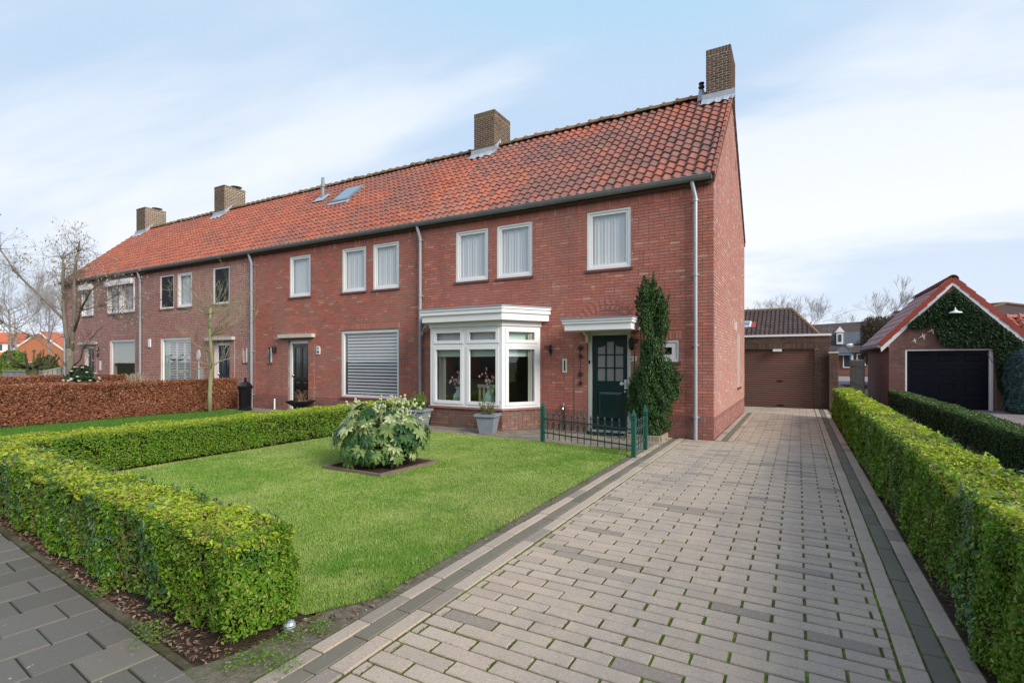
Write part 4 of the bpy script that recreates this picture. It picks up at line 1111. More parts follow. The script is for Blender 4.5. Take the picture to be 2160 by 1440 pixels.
def shell(house, x0, x1, brickmat, mortar, holes, lim, extra=(), hasplinth=True, piers=()):
    """front wall with its bricks, inner walls and floors"""
    mb = MB(); mb.M = Matrix.Translation((0, YF, 0))
    slab_with_holes(mb, x0, x1, 0, 5.12, holes, 0.0, 0.27)
    wall = mb.build('wall', mortar, house)
    sol = [(x0, x1, 4.872, 5.08)]
    rects = courses(x0, x1, 0.4515, 4.872, holes, [e for e in extra if e[2] >= 0.4515], rnd=random.Random(int(-x0 * 10)))
    n = int((x1 - x0) / 0.0645)
    rects += [(x0 + k * (x1 - x0) / n, x0 + (k + 1) * (x1 - x0) / n, 4.872, 5.08) for k in range(n)]
    items = brick_items(rects, (0, YF, 0), (1, 0, 0), NY, 0.0085 if brickmat == 'brick_red' else 0.015)
    items += list(piers)
    pieces('brick', wall, BRICK, items, brickmat, lim, 'brickwork')
    # plinth: darker courses with an upright course on top
    hs = [h for h in holes if h[2] < 0.45]
    rects = courses(x0, x1, 0.0, 0.32, hs, (), course=0.064, rnd=random.Random(5))
    cur = x0
    segs = []
    for h in sorted(hs):
        segs.append((cur, h[0])); cur = h[1]
    segs.append((cur, x1))
    for (a, b) in segs:
        n = max(1, int((b - a) / 0.0655))
        rects += [(a + k * (b - a) / n, a + (k + 1) * (b - a) / n, 0.32, 0.4515) for k in range(n)]
    items = brick_items(rects, (0, YF, 0), (1, 0, 0), NY)
    pieces('plinth_brick', wall, BRICK, items, 'brick_plinth', min(lim, 120), 'plinth_brickwork')
    inn = MB()
    inn.box(x0 + 0.05, x1 - 0.05, YF + 0.28, YB, 2.72, 2.86)
    inn.box(x0 + 0.05, x1 - 0.05, YF + 0.28, YB, -0.02, 0.02)
    inn.box(x0 + 0.05, x1 - 0.05, YF + 3.6, YF + 3.7, 0.02, 2.72)
    inn.box(x0 + 0.05, x1 - 0.05, YF + 3.2, YF + 3.3, 2.86, 5.1)
    inn.box(x0 + 0.05, x1 - 0.05, YF + 0.28, YB, 5.10, 5.14)
    inn.box(x0 + 0.001, x0 + 0.05, YF + 0.28, YB, 0, 5.1)
    inn.box(x1 - 0.05, x1 - 0.001, YF + 0.28, YB, 0, 5.1)
    inn.build('inner_wall', 'interior', house)
    MB().box(x0 + 0.002, x1 - 0.002, YB, YB + 0.2, 0, 5.1).build('rear_wall', mortar, house)
    return wall

X0, X1, X2, X3, X4 = -1.45, -8.66, -15.80, -22.95, -30.10
# ---------------------------------------------------------------- the end house
def pier_plinth(pier, a, b, y):
    rr = courses(a, b, 0.0, 0.32, (), course=0.064, rnd=random.Random(6))
    n = max(1, int((b - a) / 0.066))
    rr += [(a + k * (b - a) / n, a + (k + 1) * (b - a) / n, 0.32, 0.4515) for k in range(n)]
    pieces('plinth_brick', pier, BRICK, brick_items(rr, (0, y, 0), (1, 0, 0), NY, joint=0.011), 'brick_plinth', 60)
hA = thing('terraced_house', (-5.05, 13.9, 0), 'end house of red brick with white bay window, green front door and dark weathered tiles', 'house', 'terraced houses in the row')
UW = (3.56, 4.86)
holesA = [(-7.64, -6.67, *UW), (-6.42, -5.45, *UW), (-4.09, -3.10, *UW), (-4.07, -3.10, -1, 2.24), (-2.56, -2.11, 1.545, 1.99), (-8.20, -5.34, 0.50, 2.42)]
# relieving arch over the door, turned bricks a little proud of the wall
arch = []
N = Vector(NY)
for k in range(15):
    t = R(22 + k * (136 / 14))
    for rr in (0.62, 0.735):
        px, pz = -3.62 + rr * 1.08 * math.cos(t), 2.10 + rr * math.sin(t)
        if pz < 2.46: continue
        c, s = math.cos(t - math.pi / 2), math.sin(t - math.pi / 2)
        arch.append(((px, YF, pz), ((-c, 0, -s), (0, -1, 0), (-s, 0, c)), (0.062, 0.014, 0.105)))
piersA = list(arch)
for (a, b) in ((-4.38, -4.072), (-3.098, -2.79)):
    rr = courses(a, b, 0.4515, 2.20, (), rnd=random.Random(9))
    piersA += brick_items(rr, (0, YF - 0.02, 0), (1, 0, 0), NY, joint=0.012)
wallA = shell(hA, X1, X0, 'brick_red', 'mortar_dark', holesA, 300, extra=[(-2.64, -2.05, 1.992, 2.18)], piers=piersA)
for (a, b) in ((-4.385, -4.073), (-3.097, -2.785)):
    pier_plinth(MB().box(a, b, YF - 0.021, YF - 0.001, 0, 2.24).build('door_pier', 'mortar_dark', hA), a, b, YF - 0.021)
window(hA, -7.64, -6.67, *UW); window(hA, -6.42, -5.45, *UW); window(hA, -4.09, -3.10, *UW)
w = window(hA, -2.56, -2.11, 1.545, 1.99, None, fw=0.045, sash=0.10, glass='glass_dark')
# gable wall
mb = MB()
ghole = [(15.15, 16.0, 0.83, 2.35)]
mb.M = local_frame((X0, 0, 0), (0, 1, 0), (1, 0, 0))
slab_with_holes(mb, YF + 0.003, YB + 0.197, 0, 5.06, ghole, 0.0015, 0.25)
gw = mb.build('gable_wall', 'mortar_dark', hA)
mb = MB()
tan = math.tan(ANG)
mb.prism_x([(YF + 0.003, 5.061), (YB + 0.197, 5.061), (YB + 0.197, 5.10), (YR, ZR - 0.10), (YF + 0.003, ZE + (YF - YE) * tan - 0.10)], X0 - 0.25, X0 - 0.0015)
mb.build('gable_top', 'mortar_dark', hA)
def gable_top(z):
    if z < ZE: return (YF - 1, YB + 1)
    off = (z - ZE) / tan
    return (YE + 0.05 + off, YB + 0.16 - off)
rects = courses(YF - 0.009, YB + 0.2, 0.4515, 8.25, ghole, rnd=random.Random(21), top=gable_top)
items = brick_items(rects, (X0, 0, 0), (0, 1, 0), (1, 0, 0), 0.009, 0.006)
pieces('brick', gw, BRICK, items, 'brick_gable_lit', 150, 'brickwork')
rects = courses(YF - 0.009, YB + 0.2, 0.0, 0.32, (), course=0.064, rnd=random.Random(22))
n = 97
rects += [(YF - 0.009 + k * 0.0655, YF - 0.009 + (k + 1) * 0.0655, 0.32, 0.4515) for k in range(n)]
pieces('plinth_brick', gw, BRICK, brick_items(rects, (X0, 0, 0), (0, 1, 0), (1, 0, 0), 0.009, 0.006), 'brick_plinth', 100, 'plinth_brickwork')
window(hA, 15.15, 16.0, 0.83, 2.35, None, M=local_frame((X0, 0, 0), (0, 1, 0), (1, 0, 0)), recess=0.05, glass='glass_dark')
MB().box(X0, X0 + 0.05, 14.40, 14.50, 2.36, 2.56).build('outdoor_sensor', 'white_plastic', hA)
MB().box(X0 + 0.004, X0 + 0.012, 14.72, 14.80, 6.60, 6.85).build('vent_slot', 'dark_slot', hA)
rA = roof_part(hA, X1, X0 + 0.03, 'tile_a', 300)
# tiles turned down over the verge of the gable
vt = MB()
for r in range(16):
    s0 = r * ROWP - 0.02; s1 = (r + 1) * ROWP + 0.03
    a = Vector((X0 + 0.045, YE + s0 * CA, ZE + s0 * SA)); b = Vector((X0 + 0.045, YE + s1 * CA, ZE + s1 * SA))
    nrm = Vector((0, -SA, CA))
    up0, up1 = 0.052, 0.030
    vs = [a + nrm * up0 + Vector((-0.06, 0, 0.01)), a + nrm * up0, a - nrm * 0.035, b + nrm * up1 + Vector((-0.06, 0, 0.01)), b + nrm * up1, b - nrm * 0.05]
    vt.add([tuple(q) for q in vs], [(0, 1, 4, 3), (1, 2, 5, 4), (0, 2, 1)])
vt.build('verge', 'tile_b', rA)
gutter(hA, X1, X0 - 0.02, True)
downpipe(hA, -1.78, 5.16); downpipe(hA, -8.74, 5.16)
chimney(hA, -2.02, X0 + 0.004, 13.60, 14.62, 9.36, 200, flash=None)
vp = MB(); vp.lathe([(0.11, -0.05), (0.10, 0.20), (0.075, 0.26), (0.07, 0.34)], (-2.16, 13.80, 8.12), 10).build('vent_collar', 'lead', rA)
MB().lathe([(0.055, 0.30), (0.055, 0.40), (0.075, 0.41), (0.075, 0.45), (0.05, 0.46), (0.05, 0.50), (0.07, 0.51), (0.07, 0.54)], (-2.16, 13.80, 8.12), 10).build('vent_pipe', 'iron', rA)

# bay window
BW = [(-8.31, YF), (-7.78, 9.87), (-5.77, 9.87), (-5.24, YF)]
def bay_faces():
    for (p, q) in zip(BW[:-1], BW[1:]):
        p, q = Vector((*p, 0)), Vector((*q, 0)); U = (q - p).normalized()
        N_ = Vector((U.y, -U.x, 0))
        yield p, q, U, N_, (q - p).length
def inset(k):   # bay outline moved outwards by k
    return [(-8.31 - k * 1.18, YF), (-7.78 - k * 0.55, 9.87 - k), (-5.77 + k * 0.55, 9.87 - k), (-5.24 + k * 1.18, YF)]
mb = MB(); mb.prism(inset(-0.012), -0.01, 0.445)
bayp = mb.build('bay_plinth', 'mortar_brown', hA)
for (p, q, U, N_, L) in bay_faces():
    rr = courses(0, L, 0.0, 0.448, (), course=0.064, rnd=random.Random(int(L * 100)))
    pieces('bay_brick', bayp, BRICK, brick_items(rr, p - N_ * 0.012, U, N_, 0.011, 0.013), 'brick_bay', 100, 'bay_brickwork')
bay = MB(); bay.prism(inset(0.045), 0.448, 0.492); bay.build('bay_sill', 'sill_pink', hA)
MB().prism(inset(0.03), 2.352, 2.478).build('bay_frieze', 'white_paint', hA)
fas = MB(); fas.prism(inset(0.19), 2.47, 2.625); fas.prism(inset(0.225), 2.626, 2.69); fas.prism(inset(0.205), 2.69, 2.715); fas.prism(inset(0.235), 2.716, 2.765)
fas.build('bay_cornice', 'white_paint', hA)
MB().prism(inset(0.25), 2.766, 2.79).build('bay_roof', 'zinc_roof', hA)
MB().prism(inset(-0.30), 2.33, 2.351).build('bay_ceiling', 'white_paint', hA)
for fi, (p, q, U, N_, L) in enumerate(bay_faces()):
    M = local_frame((p.x, p.y, 0), U, N_)
    fr = MB(M)
    pw = 0.085
    fr.box(0.0, pw, 0.0, 0.09, 0.492, 2.352); fr.box(L - pw, L, 0.0, 0.09, 0.492, 2.352)
    cuts = [(pw, L - pw)] if fi != 1 else [(pw, L / 2 - 0.045), (L / 2 + 0.045, L - pw)]
    if fi == 1: fr.box(L / 2 - 0.045, L / 2 + 0.045, 0.002, 0.09, 0.492, 2.352)
    for (a, b) in cuts:
        fr.box(a, b, 0.006, 0.09, 0.492, 0.545); fr.box(a, b, 0.006, 0.09, 1.905, 1.96); fr.box(a, b, 0.006, 0.09, 2.30, 2.352)
    bf = fr.build('bay_window_frame', 'white_paint', hA)
    for (a, b) in cuts:
        for (z0, z1, w_) in ((0.545, 1.905, 0.075), (1.96, 2.30, 0.075)):
            sa = MB(M); frame_rect(sa, a + .005, b - .005, z0 + .005, z1 - .005, w_, -0.012, 0.05)
            sa.build('sash', 'white_paint', bf)
            g = MB(M); g.add([(a + w_, 0.022, z0 + w_), (b - w_, 0.022, z0 + w_), (b - w_, 0.022, z1 - w_), (a + w_, 0.022, z1 - w_)], [(0, 1, 2, 3)])
            g.build('pane', 'glass', bf)
        MB(M).box(a + 0.03, b - 0.03, 0.13, 0.14, 1.66, 1.93).build('blind', 'blind_mint', bf)
        MB(M).box(a + 0.03, b - 0.03, 0.13, 0.14, 2.0, 2.3).build('blind', 'blind_mint' if fi == 2 else 'blind_grey', bf)
curtain(local_frame((-7.95, 10.35, 0), (0.80, -0.6, 0), (-0.6, -0.8, 0)), 0.05, 0.55, 0.55, 2.3, 0.05, 'curtain_cream', hA, 0.11, 0.03)
curtain(local_frame((-5.55, 10.05, 0), (0.35, 0.94, 0), (0.94, -0.35, 0)), 0.45, 0.75, 0.55, 2.3, 0.05, 'curtain_cream', hA, 0.11, 0.03)
MB().prism(inset(-0.10), 0.494, 0.512).build('bay_ledge', 'white_paint', hA)
MB().tube([(-8.72, YF - 0.075, 2.20), (-8.62, YF - 0.10, 2.34), (-8.46, YF - 0.22, 2.44)], 0.036, 8).build('bay_drain', 'zinc_pipe', hA)

# front door with canopy
fr = MB(local_frame((0, YF, 0), NX, NY))
fr.box(-4.07, -3.985, 0.02, 0.12, 0.02, 2.24); fr.box(-3.185, -3.10, 0.02, 0.12, 0.02, 2.24); fr.box(-3.985, -3.185, 0.024, 0.12, 2.12, 2.24)
dfr = fr.build('door_frame', 'cream_paint', hA)
MB().box(-4.02, -3.15, YF - 0.05, YF + 0.12, 0.0, 0.05).build('doorstep', 'grey_stone', dfr)
D = MB(local_frame((0, YF + 0.055, 0), NX, NY))
dx0, dx1, dz0, dz1 = -3.982, -3.188, 0.055, 2.118
gx0, gx1, gz0, gz1 = dx0 + 0.115, dx1 - 0.10, 1.12, 1.98
D.box(dx0, gx0, 0, 0.04, dz0, dz1); D.box(gx1, dx1, 0, 0.04, dz0, dz1)
D.box(gx0, gx1, 0, 0.04, dz0, 0.24); D.box(gx0, gx1, 0, 0.04, 0.90, gz0); D.box(gx0, gx1, 0, 0.04, gz1, dz1)
D.box(gx0, gx1, 0.018, 0.036, 0.24, 0.90)
for s in (0, 1):      # arched shoulders
    xx = gx0 if s == 0 else gx1; sg = 1 if s == 0 else -1
    pts = [(xx, gz1), (xx, gz1 - 0.12)] + [(xx + sg * (0.03 + 0.17 * math.sin(t)), gz1 - 0.12 + 0.11 * (1 - math.cos(t))) for t in (0, .4, .8, 1.2, 1.5)] + [(xx + sg * 0.20, gz1)]
    if s: pts = pts[::-1]
    D.prism_y(pts[::-1], 0.001, 0.039)
dA = D.build('door', 'green_paint', hA)
dA['label'] = 'dark green front door with nine frosted panes'
pm = MB(local_frame((0, YF + 0.055, 0), NX, NY))   # raised panel
a, b, c, d_ = gx0 + 0.02, gx1 - 0.02, 0.26, 0.88
pm.add([(a, 0.017, c), (b, 0.017, c), (b, 0.017, d_), (a, 0.017, d_), (a + .05, 0.0, c + .05), (b - .05, 0.0, c + .05), (b - .05, 0.0, d_ - .05), (a + .05, 0.0, d_ - .05)],
       [(4, 5, 6, 7), (0, 1, 5, 4), (1, 2, 6, 5), (2, 3, 7, 6), (3, 0, 4, 7)])
pm.build('door_panel', 'green_paint', dA)
gw_, gh_ = (gx1 - gx0) / 3, (gz1 - gz0) / 3
bars = MB(local_frame((0, YF + 0.055, 0), NX, NY))
for k in (1, 2):
    bars.box(gx0 + k * gw_ - 0.016, gx0 + k * gw_ + 0.016, 0.004, 0.034, gz0, gz1)
    bars.box(gx0, gx1, 0.006, 0.032, gz0 + k * gh_ - 0.014, gz0 + k * gh_ + 0.014)
bars.build('glazing_bars', 'green_paint', dA)
for i in range(3):
    for j in range(3):
        g = MB(local_frame((0, YF + 0.055, 0), NX, NY))
        g.box(gx0 + i * gw_ + .002, gx0 + (i + 1) * gw_ - .002, 0.02, 0.027, gz0 + j * gh_ + .002, gz0 + (j + 1) * gh_ - .002)
        g.build('pane', 'frosted', dA)
kn = MB(); kn.box(-3.255, -3.205, YF + 0.025, YF + 0.054, 0.96, 1.16)
kn.ball((-3.30, YF - 0.01, 1.07), 0.042, 10, 8); kn.tube([(-3.30, YF - 0.01, 1.07), (-3.23, YF + 0.03, 1.07)], 0.014, 8); kn.ball((-3.235, YF + 0.03, 0.90), 0.022, 8, 6)
kn.build('door_handle', 'white_plastic', dA, smooth=False)
can = MB(); can.box(-4.30, -2.88, 9.96, YF - 0.01, 2.195, 2.33); can.box(-4.335, -2.845, 9.93, YF - 0.01, 2.331, 2.385); can.box(-4.35, -2.83, 9.91, YF - 0.01, 2.386, 2.425)
cn = can.build('door_canopy', 'white_paint', hA)
MB().box(-4.365, -2.815, 9.895, YF - 0.01, 2.426, 2.445).build('canopy_roof', 'zinc_roof', cn)
br = MB(); br.prism_x([(YF - 0.01, 2.19), (YF - 0.01, 1.95), (YF - 0.05, 1.98), (YF - 0.09, 2.10), (YF - 0.30, 2.19)], -4.10, -4.04); br.build('canopy_bracket', 'cream_paint', cn)
# fittings on the wall of the end house
ls = MB(local_frame((0, YF, 0), NX, NY)); ls.box(-4.675, -4.563, -0.022, 0.0, 1.295, 1.612)
lso = ls.build('letter_slot', 'cream_paint', hA)
MB(local_frame((0, YF, 0), NX, NY)).box(-4.634, -4.604, -0.026, -0.021, 1.34, 1.57).build('slot_flap', 'dark_slot', lso)
nm = text_mesh('21', 0.14, 0.006)
no = link('house_number', nm, 'white_plastic', hA)
no.matrix_basis = Matrix.Translation((-3.018, YF - 0.034, 1.60)) @ Matrix.Rotation(R(90), 4, 'X')
tp = MB(); tp.tube([(-4.63, YF, 0.52), (-4.63, YF - 0.10, 0.52)], 0.022, 8); tp.tube([(-4.63, YF - 0.08, 0.53), (-4.63, YF - 0.10, 0.46)], 0.016, 8); tp.ball((-4.63, YF - 0.05, 0.57), 0.03, 8, 6)
tpo = tp.build('garden_tap', 'chrome', hA)
MB().tube([(-4.63, YF - 0.03, 0.5), (-4.63, YF - 0.03, 0.0)], 0.012, 6).build('tap_pipe', 'iron', tpo)
lb = MB()
def scroll(mb, cx, cz, r, y, turns=1.2, a0=0.0, n=18, w=0.007, sg=1):
    pts = [(cx + r * (1 - 0.65 * i / n) * math.cos(a0 + sg * 2 * math.pi * turns * i / n), y, cz + r * (1 - 0.65 * i / n) * math.sin(a0 + sg * 2 * math.pi * turns * i / n)) for i in range(n + 1)]
    mb.tube(pts, w, 5)
lb.box(-4.985, -4.955, YF - 0.025, YF - 0.009, 1.68, 1.93)
scroll(lb, -4.96, 1.82, 0.09, YF - 0.04); scroll(lb, -5.08, 1.86, 0.045, YF - 0.05)
lb.tube([(-5.12, YF - 0.05, 1.90), (-4.97, YF - 0.04, 1.90)], 0.008, 6); lb.ball((-4.97, YF - 0.10, 1.80), 0.035, 8, 6)
lb.build('lamp_bracket', 'iron', hA)
hl = MB(); hl.tube([(-2.98, YF - 0.03, 2.02), (-3.06, YF - 0.10, 1.98), (-3.06, YF - 0.16, 1.92)], 0.012, 6)
hl.lathe([(0.012, 0.16), (0.05, 0.13), (0.075, 0.05), (0.06, -0.07), (0.03, -0.11), (0.01, -0.12)], (-3.04, YF - 0.17, 1.90), 8)
scroll(hl, -2.98, 1.98, 0.06, YF - 0.035)
hl.build('door_lantern', 'iron', hA)
bell = MB(); bell.box(-4.055, -4.02, YF + 0.008, YF + 0.021, 1.50, 1.57); bell.build('door_bell', 'dark_slot', hA)

# ---------------------------------------------------------------- the three neighbours
def neighbour(x0, x1, brick, mortar, label, up, big, door, slit, tiles, lim, doormat, slab, number):
    """up: three upper windows (x0,x1,content); big: (x0,x1,style); door (x0,x1)"""
    h = thing('terraced_house', ((x0 + x1) / 2, 13.9, 0), label, 'house', 'terraced houses in the row')
    holes = [(a, b, *UW) for a, b, _ in up] + [(big[0], big[1], 0.49, 2.445), (door[0], door[1], -1, 2.225), (slit[0], slit[1], 1.49, 1.99)]
    extra = [(big[0] - 0.05, big[1] + 0.05, 2.447, 2.64)]
    piers = []
    for (a, b) in ((door[0] - 0.30, door[0] - 0.002), (door[1] + 0.002, door[1] + 0.28)):
        piers += brick_items(courses(a, b, 0.4515, 2.24, (), rnd=random.Random(4)), (0, YF - 0.015, 0), (1, 0, 0), NY, joint=0.012)
    cx = (door[0] + door[1]) / 2
    for k in range(15):
        t = R(22 + k * (136 / 14))
        px, pz = cx + 0.66 * 1.08 * math.cos(t), 2.15 + 0.66 * math.sin(t)
        if pz < 2.42: continue
        c, s = math.cos(t - math.pi / 2), math.sin(t - math.pi / 2)
        piers.append(((px, YF, pz), ((-c, 0, -s), (0, -1, 0), (-s, 0, c)), (0.062, 0.013, 0.21)))
    shell(h, x0, x1, brick, mortar, holes, lim, extra, piers=piers)
    for (a, b) in ((door[0] - 0.30, door[0] - 0.001), (door[1] + 0.001, door[1] + 0.28)):
        pier_plinth(MB().box(a, b, YF - 0.015, YF - 0.001, 0, 2.24).build('door_pier', mortar, h), a, b, YF - 0.015)
    for a, b, ct in up:
        w = window(h, a, b, *UW, ct if ct not in ('shutterbox',) else None, sash=0.05 if ct != 'screen' else 0)
        if ct == 'shutterbox':
            MB().box(a - 0.04, b + 0.04, YF - 0.17, YF - 0.011, 4.70, 4.92).build('shutter_box', 'white_paint', w)
            MB().box(a - 0.035, a + 0.03, YF - 0.045, YF - 0.011, 3.55, 4.70).build('shutter_rail', 'white_paint', w)
            MB().box(b - 0.03, b + 0.035, YF - 0.045, YF - 0.011, 3.55, 4.70).build('shutter_rail', 'white_paint', w)
            curtain(local_frame((0, YF, 0), NX, NY), a + 0.06, a + 0.3, 3.6, 4.8, 0.2, 'curtain', w)
            curtain(local_frame((0, YF, 0), NX, NY), b - 0.3, b - 0.06, 3.6, 4.8, 0.2, 'curtain', w)
    st = big[2]
    w = window(h, big[0], big[1], 0.49, 2.445, None, fw=0.085, sash=0, recess=0.03)
    M = local_frame((0, YF, 0), NX, NY)
    if st == 'stripes':
        n = 19; z = 0.60; dz = (2.34 - 0.60) / n
        for k in range(n):
            MB(M).box(big[0] + 0.14, big[1] - 0.10, 0.12, 0.128, z + k * dz, z + k * dz + dz * 0.62).build('blind_slat', 'blind_grey', w)
        MB(M).box(big[0] + 0.14, big[1] - 0.10, 0.131, 0.134, 0.58, 2.36).build('blind_gauze', 'screen_dark', w)
    elif st == 'shutters':
        MB(M).box(big[0] + 0.085, big[0] + 0.30, 0.13, 0.14, 0.58, 2.36).build('blind', 'blind_mint', w)
        px0 = big[0] + 0.34; pw = (big[1] - 0.09 - px0) / 3
        for k in range(3):
            a = px0 + k * pw; b = a + pw
            p = MB(M)
            p.box(a, a + 0.045, 0.12, 0.15, 0.55, 2.36); p.box(b - 0.045, b, 0.12, 0.15, 0.55, 2.36)
            for zz in (0.55, 1.62, 2.28): p.box(a + 0.045, b - 0.045, 0.12, 0.15, zz, zz + 0.09)
            po = p.build('shutter_panel', 'white_paint', w)
        lv = MB(M)
        for k in range(3):
            a = px0 + k * pw + 0.046; b = px0 + (k + 1) * pw - 0.046
            zz = 0.66
            while zz < 2.27:
                if not (1.57 < zz < 1.70):
                    lv.add([(a, 0.120, zz), (b, 0.120, zz), (b, 0.150, zz + 0.035), (a, 0.150, zz + 0.035), (a, 0.120, zz + 0.006), (b, 0.120, zz + 0.006), (b, 0.150, zz + 0.041), (a, 0.150, zz + 0.041)],
                           [(0, 1, 2, 3), (7, 6, 5, 4), (0, 4, 5, 1), (2, 6, 7, 3)])
                zz += 0.066
        lvo = lv.build('shutter_louvres', 'white_paint', w); lvo['kind'] = 'stuff'
    else:
        MB(M).box(big[0] + 0.10, big[1] - 0.09, 0.12, 0.13, 1.46, 2.30).build('blind', 'curtain_cream', w)
        MB(M).box(big[0] + 0.9, big[1] - 0.15, 0.6, 0.65, 0.5, 2.3).build('room_divider', 'wood_orange', w)
    # door
    F = MB(M); a, b = door
    F.box(a, a + 0.10, 0.05, 0.14, 0.02, 2.225); F.box(b - 0.05, b, 0.05, 0.14, 0.02, 2.225); F.box(a + 0.10, b - 0.05, 0.054, 0.14, 2.10, 2.225)
    F.build('door_frame', 'white_paint', h)
    Dm = MB(local_frame((0, YF + 0.085, 0), NX, NY)); a, b = a + 0.102, b - 0.052
    mid = (a + b) / 2
    for (p, q) in ((a, a + 0.11), (mid - 0.05, mid + 0.05), (b - 0.11, b)): Dm.box(p, q, 0, 0.04, 0.04, 2.098)
    for (p, q) in ((a + 0.11, mid - 0.05), (mid + 0.05, b - 0.11)):
        for (z0_, z1_) in ((0.04, 0.22), (0.66, 0.76), (0.92, 1.05), (1.98, 2.098)): Dm.box(p, q, 0, 0.04, z0_, z1_)
        Dm.box(p, q, 0.015, 0.035, 0.22, 0.66); Dm.box(p, q, 0.015, 0.035, 0.76, 0.92)
    dn = Dm.build('door', doormat, h)
    mo = MB(local_frame((0, YF + 0.085, 0), NX, NY))
    for (p, q) in ((a + 0.11, mid - 0.05), (mid + 0.05, b - 0.11)):
        for (z0_, z1_) in ((0.22, 0.66), (0.76, 0.92)):
            mo.add([(p + .02, 0.014, z0_ + .03), (q - .02, 0.014, z0_ + .03), (q - .02, 0.014, z1_ - .03), (p + .02, 0.014, z1_ - .03), (p + .05, 0.0, z0_ + .06), (q - .05, 0.0, z0_ + .06), (q - .05, 0.0, z1_ - .06), (p + .05, 0.0, z1_ - .06)],
                   [(4, 5, 6, 7), (0, 1, 5, 4), (1, 2, 6, 5), (2, 3, 7, 6), (3, 0, 4, 7)])
        MB(local_frame((0, YF + 0.085, 0), NX, NY)).box(p, q, 0.02, 0.026, 1.05, 1.98).build('pane', 'window_dark', dn)
    mo.build('door_panel', doormat, dn)
    MB().ball((a + 0.05, YF + 0.055, 1.10), 0.032, 8, 6).build('door_knob', 'brass', dn)
    MB().box(door[0] - 0.36, door[1] + 0.30, YF - 0.14, YF + 0.02, 2.28, 2.385).build('door_lintel', slab, h)
    # slit window in its dark niche
    MB(M).box(slit[0], slit[1], 0.10, 0.16, 1.49, 1.99).build('niche', 'brick_plinth', h)
    MB(M).box((slit[0] + slit[1]) / 2 + 0.02, slit[1] - 0.002, 0.002, 0.09, 1.51, 1.985).build('slit_window', 'white_paint', h)
    MB(M).box(slit[0] - 0.03, slit[1] + 0.02, -0.02, 0.05, 1.44, 1.488).build('slit_sill', 'sill_tile', h)
    r = roof_part(h, x0, x1, tiles, lim if lim else 0)
    gutter(h, x0, x1, False)
    if number:
        t_, px = number
        pl = MB(); pl.prism_y([(px - .075, 1.76), (px + .075, 1.76), (px + .085, 1.80), (px + .085, 1.96), (px + .05, 2.0), (px - .05, 2.0), (px - .085, 1.96), (px - .085, 1.80)], YF - 0.03, YF - 0.006)
        po = pl.build('number_plate', 'white_plastic', h)
        MB().box(px - 0.062, px + 0.062, YF - 0.034, YF - 0.0305, 1.80, 1.955).build('plate_field', 'iron', po)
        n_ = link('house_number', text_mesh(t_, 0.13, 0.003), 'white_plastic', po)
        n_.matrix_basis = Matrix.Translation((px, YF - 0.038, 1.877)) @ Matrix.Rotation(R(90), 4, 'X')
    return h, r

hB, rB = neighbour(X2, X1, 'brick_red', 'mortar_dark', 'red brick house with striped blind, black front door and a roof window', [(-14.07, -13.10, 'half'), (-11.73, -10.77, 'curtain'), (-10.50, -9.54, 'curtain')],
    (-11.77, -9.55, 'stripes'), (-14.12, -13.19), (-15.15, -14.93), 'tile_b', 300, 'black_paint', 'grey_stone', ('19', -12.74))
hC, rC = neighbour(X3, X2, 'brick_purple', 'mortar_light', 'purplish brick house with white louvred shutters and dark blue door', [(-21.70, -20.73, 'screen'), (-20.47, -19.52, 'blind'), (-18.18, -17.23, 'screen')],
    (-21.65, -19.61, 'shutters'), (-18.10, -17.20), (-16.46, -16.23), 'tile_c', 300, 'blue_door', 'grey_stone', None)
hD, rD = neighbour(X4, X3, 'brick_purple', 'mortar_light', 'purplish brick house at the row\'s far end with roller shutter boxes', [(-28.19, -27.2, 'shutterbox'), (-25.82, -24.78, 'shutterbox'), (-24.65, -23.64, 'shutterbox')],
    (-25.70, -23.61, 'half'), (-27.98, -27.12), (-29.5, -29.28), 'tile_c', 0, 'blue_door', 'grey_stone', None)
downpipe(hB, -15.90, 5.16); downpipe(hC, -23.06, 5.16); downpipe(hD, -29.85, 5.16)
chimney(hB, -8.96, -8.20, 13.56, 14.56, 9.36, 220)
chimney(hC, -22.92, -22.16, 13.56, 14.56, 9.36, 0, cowl=True)
chimney(hD, -29.72, -28.86, 13.56, 14.56, 9.36, 0, cowl=True)
# far gable
MB().prism_x([(YF, 0), (YB + 0.2, 0), (YB + 0.2, 5.10), (YR, ZR - 0.10), (YF, ZE + 0.03)], X4 + 0.002, X4 + 0.25).build('gable_wall', 'mortar_light', hD)
# door lantern and ornaments
MB().box(-14.745, -14.715, YF - 0.02, YF - 0.008, 1.80, 2.02).lathe([(0.02, 0.2), (0.07, 0.14), (0.05, 0.0), (0.02, -0.03)], (-14.72, YF - 0.10, 1.84), 6).build('door_lantern', 'iron', hB)
MB().box(-22.52, -22.36, YF - 0.05, YF - 0.008, 2.10, 2.42).build('meter_box', 'white_plastic', hC)
MB().box(-26.6, -26.46, YF - 0.03, YF - 0.008, 1.15, 1.55).build('letter_slot', 'white_plastic', hD)
kk = MB(); scroll(kk, -26.72, 2.05, 0.10, YF - 0.03, w=0.018); scroll(kk, -26.72, 1.80, 0.10, YF - 0.03, w=0.018); kk.build('wall_scroll', 'iron', hD)
